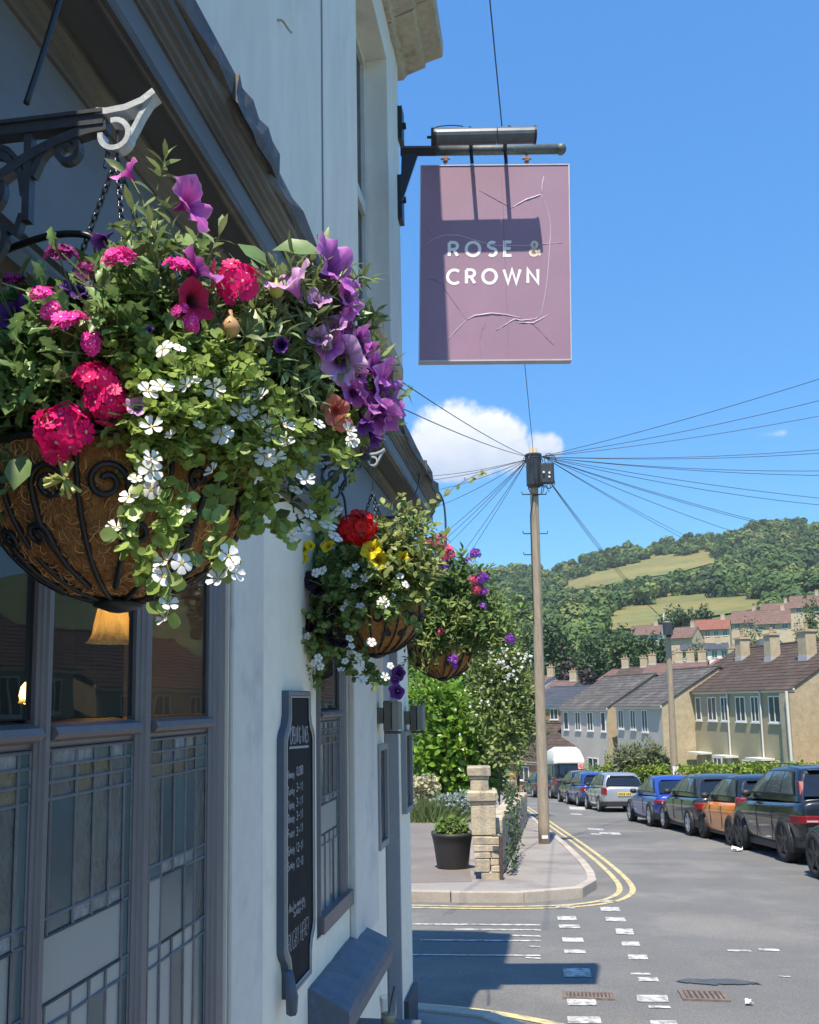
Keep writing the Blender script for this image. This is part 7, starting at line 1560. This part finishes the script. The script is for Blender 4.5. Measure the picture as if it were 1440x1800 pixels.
    n = 2*len(rg)-1; Fs = [(i*n+j, i*n+j+1, (i+1)*n+j+1, (i+1)*n+j) for i in range(len(ss)-1) for j in range(n-1)]+[tuple(range(n-1, -1, -1)), tuple(range((len(ss)-1)*n, len(ss)*n))]
    mb.add(V, Fs); cab = B(mb, 'cabin', roofc or col, smooth=True, sub=2)
    wins = [(.09, .295), (.31, .595), (.61, .90)] if style != 'coupe' else [(.11, .42), (.44, .89)]
    for sg in (-1, 1):
        mb = MB(); k = 14; V = [side(.075+.845*a/k+(.06*(b/3)**1.5*(1-a/k)**3), .165+.69*b/3, sg, .007) for b in range(4) for a in range(k+1)]
        mb.add(V, [(b*(k+1)+a, b*(k+1)+a+1, (b+1)*(k+1)+a+1, (b+1)*(k+1)+a) for b in range(3) for a in range(k)]); B(mb, 'window_surround', trim_m, cab, smooth=True)
        for i, (s0, s1) in enumerate(wins):
            mb = MB(); k = 5; V = [side(s0+(s1-s0)*a/k+(.07*(b/3)**1.5*(1-a/k) if i == 0 else 0), .20+.62*b/3, sg, .012) for b in range(4) for a in range(k+1)]
            mb.add(V, [(b*(k+1)+a, b*(k+1)+a+1, (b+1)*(k+1)+a+1, (b+1)*(k+1)+a) for b in range(3) for a in range(k)]); B(mb, 'side_window', car_gl, cab, smooth=True)
    def endp(front_, q, t, off): p1 = side(1 if front_ else 0, t, 1); x = q*(p1[0]-.04); y = p1[1]+(off if front_ else -off)+(.03 if front_ else -.03)*(1-q*q); return (x, y, p1[2]+.004)
    for fr in (0, 1):
        mb = MB(); k = 6; V = [endp(fr, -1+2*a/k, (.16 if not fr else .06)+(.70 if not fr else .86)*b/3, .012) for b in range(4) for a in range(k+1)]
        mb.add(V, [(b*(k+1)+a, b*(k+1)+a+1, (b+1)*(k+1)+a+1, (b+1)*(k+1)+a) for b in range(3) for a in range(k)]); B(mb, 'windscreen' if fr else 'rear_window', car_g, cab, smooth=True)
    # spoiler lip, lower bumper, sill, plate
    q = side(0, 1, 1); mb = MB(); mb.hexa([(-q[0]*.9, q[1]-.12, q[2]-.035), (q[0]*.9, q[1]-.12, q[2]-.035), (q[0]*.9, q[1]+.15, q[2]-.01), (-q[0]*.9, q[1]+.15, q[2]-.01), (-q[0]*.88, q[1]-.13, q[2]-.012), (q[0]*.88, q[1]-.13, q[2]-.012), (q[0]*.9, q[1]+.15, q[2]+.012), (-q[0]*.9, q[1]+.15, q[2]+.012)]); B(mb, 'spoiler', roofc or col, cab, bevel=.008)
    zlo = ST[0][2]; mb = MB(); mb.prism([(-w*.80, -L/2-.02), (w*.80, -L/2-.02), (w*.96, -L/2+.05*L), (w*.96, -L/2+.10*L), (-w*.96, -L/2+.10*L), (-w*.96, -L/2+.05*L)], lambda p_: (p_[0], p_[1], zlo-.14), lambda p_: (p_[0], p_[1], zlo+.05)); B(mb, 'lower_bumper', trim_m, bevel=.02)
    mb = MB(); mb.box((-w*.93, axr+rw, .17), (w*.93, axf-rw, .30)); B(mb, 'sill', trim_m if drk else col, bevel=.02)
    if style == 'suv':
        mb = MB(); mb.prism([(-w*.78, -L/2-.016), (w*.78, -L/2-.016), (w*.95, -L/2+.03*L), (-w*.95, -L/2+.03*L)], lambda p_: (p_[0], p_[1], .44), lambda p_: (p_[0], p_[1], .62)); B(mb, 'bumper_cladding', trim_m, bevel=.02)
        for sg in (-1, 1): mb = MB(); mb.box((sg*w*.40, -L/2-.03, .53), (sg*w*.72, -L/2-.01, .59)); B(mb, 'reflector', red_m)
    if plate:
        z0, z1 = plate; pl_ = MB(); pl_.box((-.26, -L/2-.035, z0), (.26, -L/2-.012, z1)); pp = B(pl_, 'number_plate', plate_y, bevel=.004)
        mb = MB()
        for i in range(7): x = -.21+.065*i+(.03 if i > 3 else 0); mb.box((x-.018, -L/2-.0385, z0+.025), (x+.018, -L/2-.035, z1-.025))
        B(mb, 'plate_characters', plate_k, pp)
    # tail lights
    l0, l1, li = lights; z0, z1 = l0*Hb*1.0, l1*Hb*1.0
    for sg in (-1, 1):
        if style == 'suv':
            mb = MB(); P_ = [(li*w, -L/2-.02), (.86*w, -L/2-.012), (.955*w, -L/2+.02*L), (1.01*w, -L/2+.085*L), (.9*w, -L/2+.085*L), (li*w, -L/2+.04*L)]
            mb.prism(P_, lambda p_: (sg*p_[0], p_[1], z0), lambda p_: (sg*p_[0], p_[1], z0+.13)); tl = B(mb, 'tail_light', red_m, bevel=.01)
            mb = MB(); a_, b_ = side(.01, .0, sg), side(.03, .62, sg); mb.hexa([(a_[0]-sg*.15, a_[1]-.045, z0+.1), (a_[0]+sg*.012, a_[1]-.02, z0+.1), (a_[0]+sg*.012, a_[1]+.09, z0+.1), (a_[0]-sg*.15, a_[1]+.04, z0+.1), (b_[0]-sg*.06, b_[1]-.055, b_[2]), (b_[0]+sg*.02, b_[1]-.035, b_[2]), (b_[0]+sg*.02, b_[1]+.05, b_[2]), (b_[0]-sg*.06, b_[1]+.03, b_[2])]); B(mb, 'light_blade', red_m, tl, bevel=.01)
            mb = MB(); mb.box((sg*w*.66, -L/2-.026, z0+.03), (sg*w*.86, -L/2-.018, z0+.06)); B(mb, 'reversing_lens', redp_m, tl)
        else:
            mb = MB(); P_ = [(li*w, -L/2-.018), (.80*w, -L/2-.016), (.935*w, -L/2+.008*L), (1.005*w, -L/2+.055*L), (.9*w, -L/2+.06*L), (li*w, -L/2+.03*L)]
            mb.prism(P_, lambda p_: (sg*p_[0], p_[1], z0), lambda p_: (sg*p_[0]*(.985 if z1 > Hb*.95 else 1), p_[1]+(.03 if z1 > Hb*.95 else 0), z1)); tl = B(mb, 'tail_light', red_m, bevel=.035)
            mb = MB(); zm = z0+(z1-z0)*.3; mb.box((sg*w*(li+.05), -L/2-.026, zm-.03), (sg*w*.82, -L/2-.015, zm+.03)); B(mb, 'reversing_lens', redp_m, tl, bevel=.008)
        mb = MB(); q = side(.84, .05, sg, .0); mb.lathe([(0, -.10), (.05, -.085), (.075, -.02), (.07, .05), (.04, .085), (0, .09)], (q[0]+sg*.10, q[1], q[2]+.06), 10, axis='X'); B(mb, 'door_mirror', trim_m if drk else col, smooth=True)
        for yy in (axr+.62, axr+1.45):
            if yy < axf-.3: mb = MB(); mb.tube([(sg*(w*.985), yy-.08, Hb*.86), (sg*(w*1.01), yy, Hb*.865), (sg*(w*.985), yy+.08, Hb*.87)], .014, 6); B(mb, 'door_handle', col, smooth=True)
        for yy in ((axr+.55, axr+1.4) if style != 'coupe' else (axr+.8,)):
            mb = MB(); mb.box((sg*w*.99, yy-.006, .32), (sg*w*1.003, yy+.006, Hb*.9)); B(mb, 'door_gap', trim_m)
        for yy in (axr, axf):
            mb = MB(); mb.lathe([(rw*.2, 0), (rw*1.06, 0), (rw*1.08, -.02), (rw*1.08, -.25)], (sg*(w*1.004), yy, rw), 28, axis='X'); 
            if sg < 0: mb.v = [(2*sg*w*1.004-x, y, z) for x, y, z in mb.v]
            mb.v = [(x, y, max(z, .17)) for x, y, z in mb.v]; B(mb, 'wheel_arch', trim_m)
            x0 = sg*(w*1.004+.012); wh = MB(); wid = .20
            prof = [(rw*.68, .0), (rw*.72, .012), (rw*.93, .012), (rw*.99, -.012), (rw, -.05), (rw, -wid+.03), (rw*.95, -wid)]
            wh.lathe([(r_, sg*a_) for r_, a_ in prof], (x0, yy, rw), 26, axis='X'); ty = B(wh, 'tyre', tyre_m, smooth=True)
            mb = MB(); mb.lathe([(rw*.70, 0), (rw*.66, -sg*.008), (rw*.62, -sg*.05), (0, -sg*.05)], (x0, yy, rw), 22, axis='X'); rm_ = B(mb, 'rim', trim_m if rim is not None else rim_m, ty, smooth=True)
            mb = MB()
            for k in range(5):
                a_ = 2*math.pi*k/5+.3; ca, sa = math.cos(a_), math.sin(a_); t_ = .055 if rim is None else .04
                for (rr, tw, xx) in [(0, 0, 0)]:
                    mb.hexa([(x0-sg*.045, yy+ca*rw*.05-sa*t_, rw+sa*rw*.05+ca*t_), (x0-sg*.045, yy+ca*rw*.05+sa*t_, rw+sa*rw*.05-ca*t_), (x0-sg*.03, yy+ca*rw*.66+sa*t_, rw+sa*rw*.66-ca*t_), (x0-sg*.03, yy+ca*rw*.66-sa*t_, rw+sa*rw*.66+ca*t_), (x0-sg*.012, yy+ca*rw*.05-sa*t_, rw+sa*rw*.05+ca*t_), (x0-sg*.012, yy+ca*rw*.05+sa*t_, rw+sa*rw*.05-ca*t_), (x0+sg*.002, yy+ca*rw*.66+sa*t_, rw+sa*rw*.66-ca*t_), (x0+sg*.002, yy+ca*rw*.66-sa*t_, rw+sa*rw*.66+ca*t_)])
            B(mb, 'spokes', rim or rim_m, ty)
    return g, B, (w, L, H, Hb, side)
black_p = paint('black_paint', (.010, .013, .018)); navy_p = paint('dark_grey_paint', (.018, .022, .028)); orange_p = paint('orange_paint', (1.0, .27, .02), .0); blue_p = paint('blue_paint', (.025, .065, .38)); silver_p = paint('silver_paint_car', (.50, .51, .52), .6); grey_p = paint('graphite_paint', (.032, .035, .040)); vangrey = paint('van_grey_paint', (.05, .058, .07))
g, B, q = car('black SUV with tall red tail lights, nearest whole car on the right', 'parked_suv', None, (1381, 1516), 5.0, 4.1, 1.86, 1.64, black_p, (.02, .115, .53, .77), .645, .365, (.64, .73, .56), 'suv', rimd_m, (.72, .83))
w_, L_, H_, Hb_, sd = q
mb = MB()
for sg in (-1, 1): mb.tube([sd(s, .985, sg, -.02)[:2]+(sd(s, 1, sg)[2]+.03,) for s in np.linspace(.12, .9, 8)], .014, 6)
B(mb, 'roof_rail', black_p, smooth=True)
car('orange small hatchback with black roof behind the SUV', 'parked_hatchback', None, (1285, 1487), 5.6, 3.45, 1.62, 1.46, orange_p, (.02, .13, .48, .80), .635, .30, (.62, 1.08, .74), 'hatch', rimd_m, (.46, .58), black_p)
car('dark grey hatchback with pale-centred tail lights ahead of the orange car', 'parked_hatchback', None, (1212, 1469), 6.4, 4.1, 1.74, 1.46, grey_p, (.03, .15, .48, .76), .65, .32, (.66, .84, .66), 'hatch', None, (.46, .58))
car('blue coupe with wide red tail lights in the middle of the row', 'parked_coupe', None, (1143, 1453), 7.0, 4.2, 1.78, 1.40, blue_p, (.02, .22, .46, .75), .63, .33, (.72, .85, .58), 'coupe', None, None)
car('silver hatchback with yellow number plate', 'parked_hatchback', None, (1053, 1427), 8.5, 3.9, 1.68, 1.47, silver_p, (.015, .075, .51, .79), .635, .30, (.70, .96, .78), 'hatch', None, (.60, .73), drk=True)
car('bright blue small hatchback ahead of the silver car', 'parked_hatchback', None, (1016, 1417.5), 10.0, 3.8, 1.66, 1.46, paint('royal_blue_paint', (.015, .05, .24)), (.02, .12, .49, .78), .64, .30, (.70, .90, .70), 'hatch', None, (.46, .58))
car('dark hatchback with tall red tail lights ahead of the bright blue car', 'parked_hatchback', None, (1000, 1413), 10.5, 3.7, 1.66, 1.52, navy_p, (.02, .10, .51, .79), .63, .30, (.70, 1.18, .80), 'hatch', None, (.46, .58))
g, B, q = car('grey camper van with white high top roof', 'camper_van', None, (968, 1404), 12, 4.7, 1.86, 1.98, vangrey, (.005, .02, .70, .86), .55, .33, (.70, 1.0, .78), 'van', None, (.60, .72), group='cars parked along the far kerb', cat='van')
w_, L_, H_, Hb_, sd = q
mb = MB(); V = []
for f, ww, z0, z1 in [(.0, .90, 0, .10), (.02, .92, 0, .55), (.10, .92, 0, .82), (.30, .92, 0, .86), (.62, .90, 0, .72), (.74, .84, 0, .30), (.77, .80, 0, .08)]:
    y = -L_/2+.02+f*L_; W2_ = w_*ww; h = z1; V += [(-W2_, y, H_-.10), (-W2_*1.01, y, H_+.02+h*.25), (-W2_*.86, y, H_+h*.80), (-W2_*.60, y, H_+h), (W2_*.60, y, H_+h), (W2_*.86, y, H_+h*.80), (W2_*1.01, y, H_+.02+h*.25), (W2_, y, H_-.10)]
mb.add(V, [(i*8+j, i*8+(j+1) % 8, (i+1)*8+(j+1) % 8, (i+1)*8+j) for i in range(6) for j in range(8)]+[tuple(range(7, -1, -1)), tuple(range(48, 56))]); B(mb, 'high_top', mat('cream_white_gelcoat', (.72, .71, .64), .35, n1=(2, .05)), smooth=True, bevel=.03)
mb = MB(); mb.box((w_*.48, -L_/2-.03, H_*.80), (w_*.80, -L_/2-.008, H_*.97)); B(mb, 'red_sticker', mat('red_white_sticker', (.55, .12, .09), .5, col2=(.7, .65, .6), thr=(.5, .55, 12)))
car('black hatchback half hidden by the telegraph pole', 'parked_hatchback', None, (937, 1402), 14, 4.0, 1.72, 1.46, black_p, (.03, .10, .52, .75), .62, .31, (.68, .92, .6), 'hatch', None, (.46, .58))
car('dark blue estate car parked beyond the bend', 'parked_estate', None, (944, 1392), 42, 4.4, 1.75, 1.50, paint('midnight_paint', (.02, .03, .06)), (.02, .06, .55, .76), .60, .32, (.68, .9, .6), 'hatch', None, None)
car('black car cut off by the right edge of the picture', 'parked_hatchback', None, (1437, 1545), 4.5, 4.2, 1.76, 1.48, navy_p, (.03, .10, .52, .75), .61, .33, (.62, .84, .55), 'hatch', rimd_m, (.46, .58), ref_front=True)

# ---------------------------------------------------------------- small things on the road
lit = mat('white_litter', (.78, .79, .80), .6)
def scrap(u, v, s_, label):
    p = gr(u, v); mb = MB(); V = [(p[0]+s_*x+nr.normal()*s_*.15, p[1]+s_*y+nr.normal()*s_*.15, gz(p[1])+.012+abs(nr.normal())*s_*.35) for y in np.linspace(-.5, .5, 4) for x in np.linspace(-.6, .6, 4)]
    mb.add(V, [(i*4+j, i*4+j+1, i*4+j+5, i*4+j+4) for i in range(3) for j in range(3)]); o = mb.build('litter', lit); sm = o.modifiers.new('thick', 'SOLIDIFY'); sm.thickness = .004; tag(o, label, 'litter')
scrap(1296, 1497, .16, 'scrap of white paper beside the SUV front wheel')
scrap(1318, 1767, .04, 'small crumpled white scrap on the road near the drain')

# ---------------------------------------------------------------- thin summer haze over the valley
hz = bpy.data.materials.new('thin_haze'); hz.use_nodes = True; ht = hz.node_tree; ht.nodes.clear()
pv = N(ht, 'ShaderNodeVolumePrincipled'); pv.inputs['Color'].default_value = (.80, .88, 1, 1); pv.inputs['Density'].default_value = .00014; pv.inputs['Anisotropy'].default_value = .0
ho = N(ht, 'ShaderNodeOutputMaterial'); ht.links.new(pv.outputs[0], ho.inputs['Volume'])
mb = MB(); mb.box((-1600, -1600, -40), (1600, 1600, 235)); tag(mb.build('haze', hz), kind='stuff')
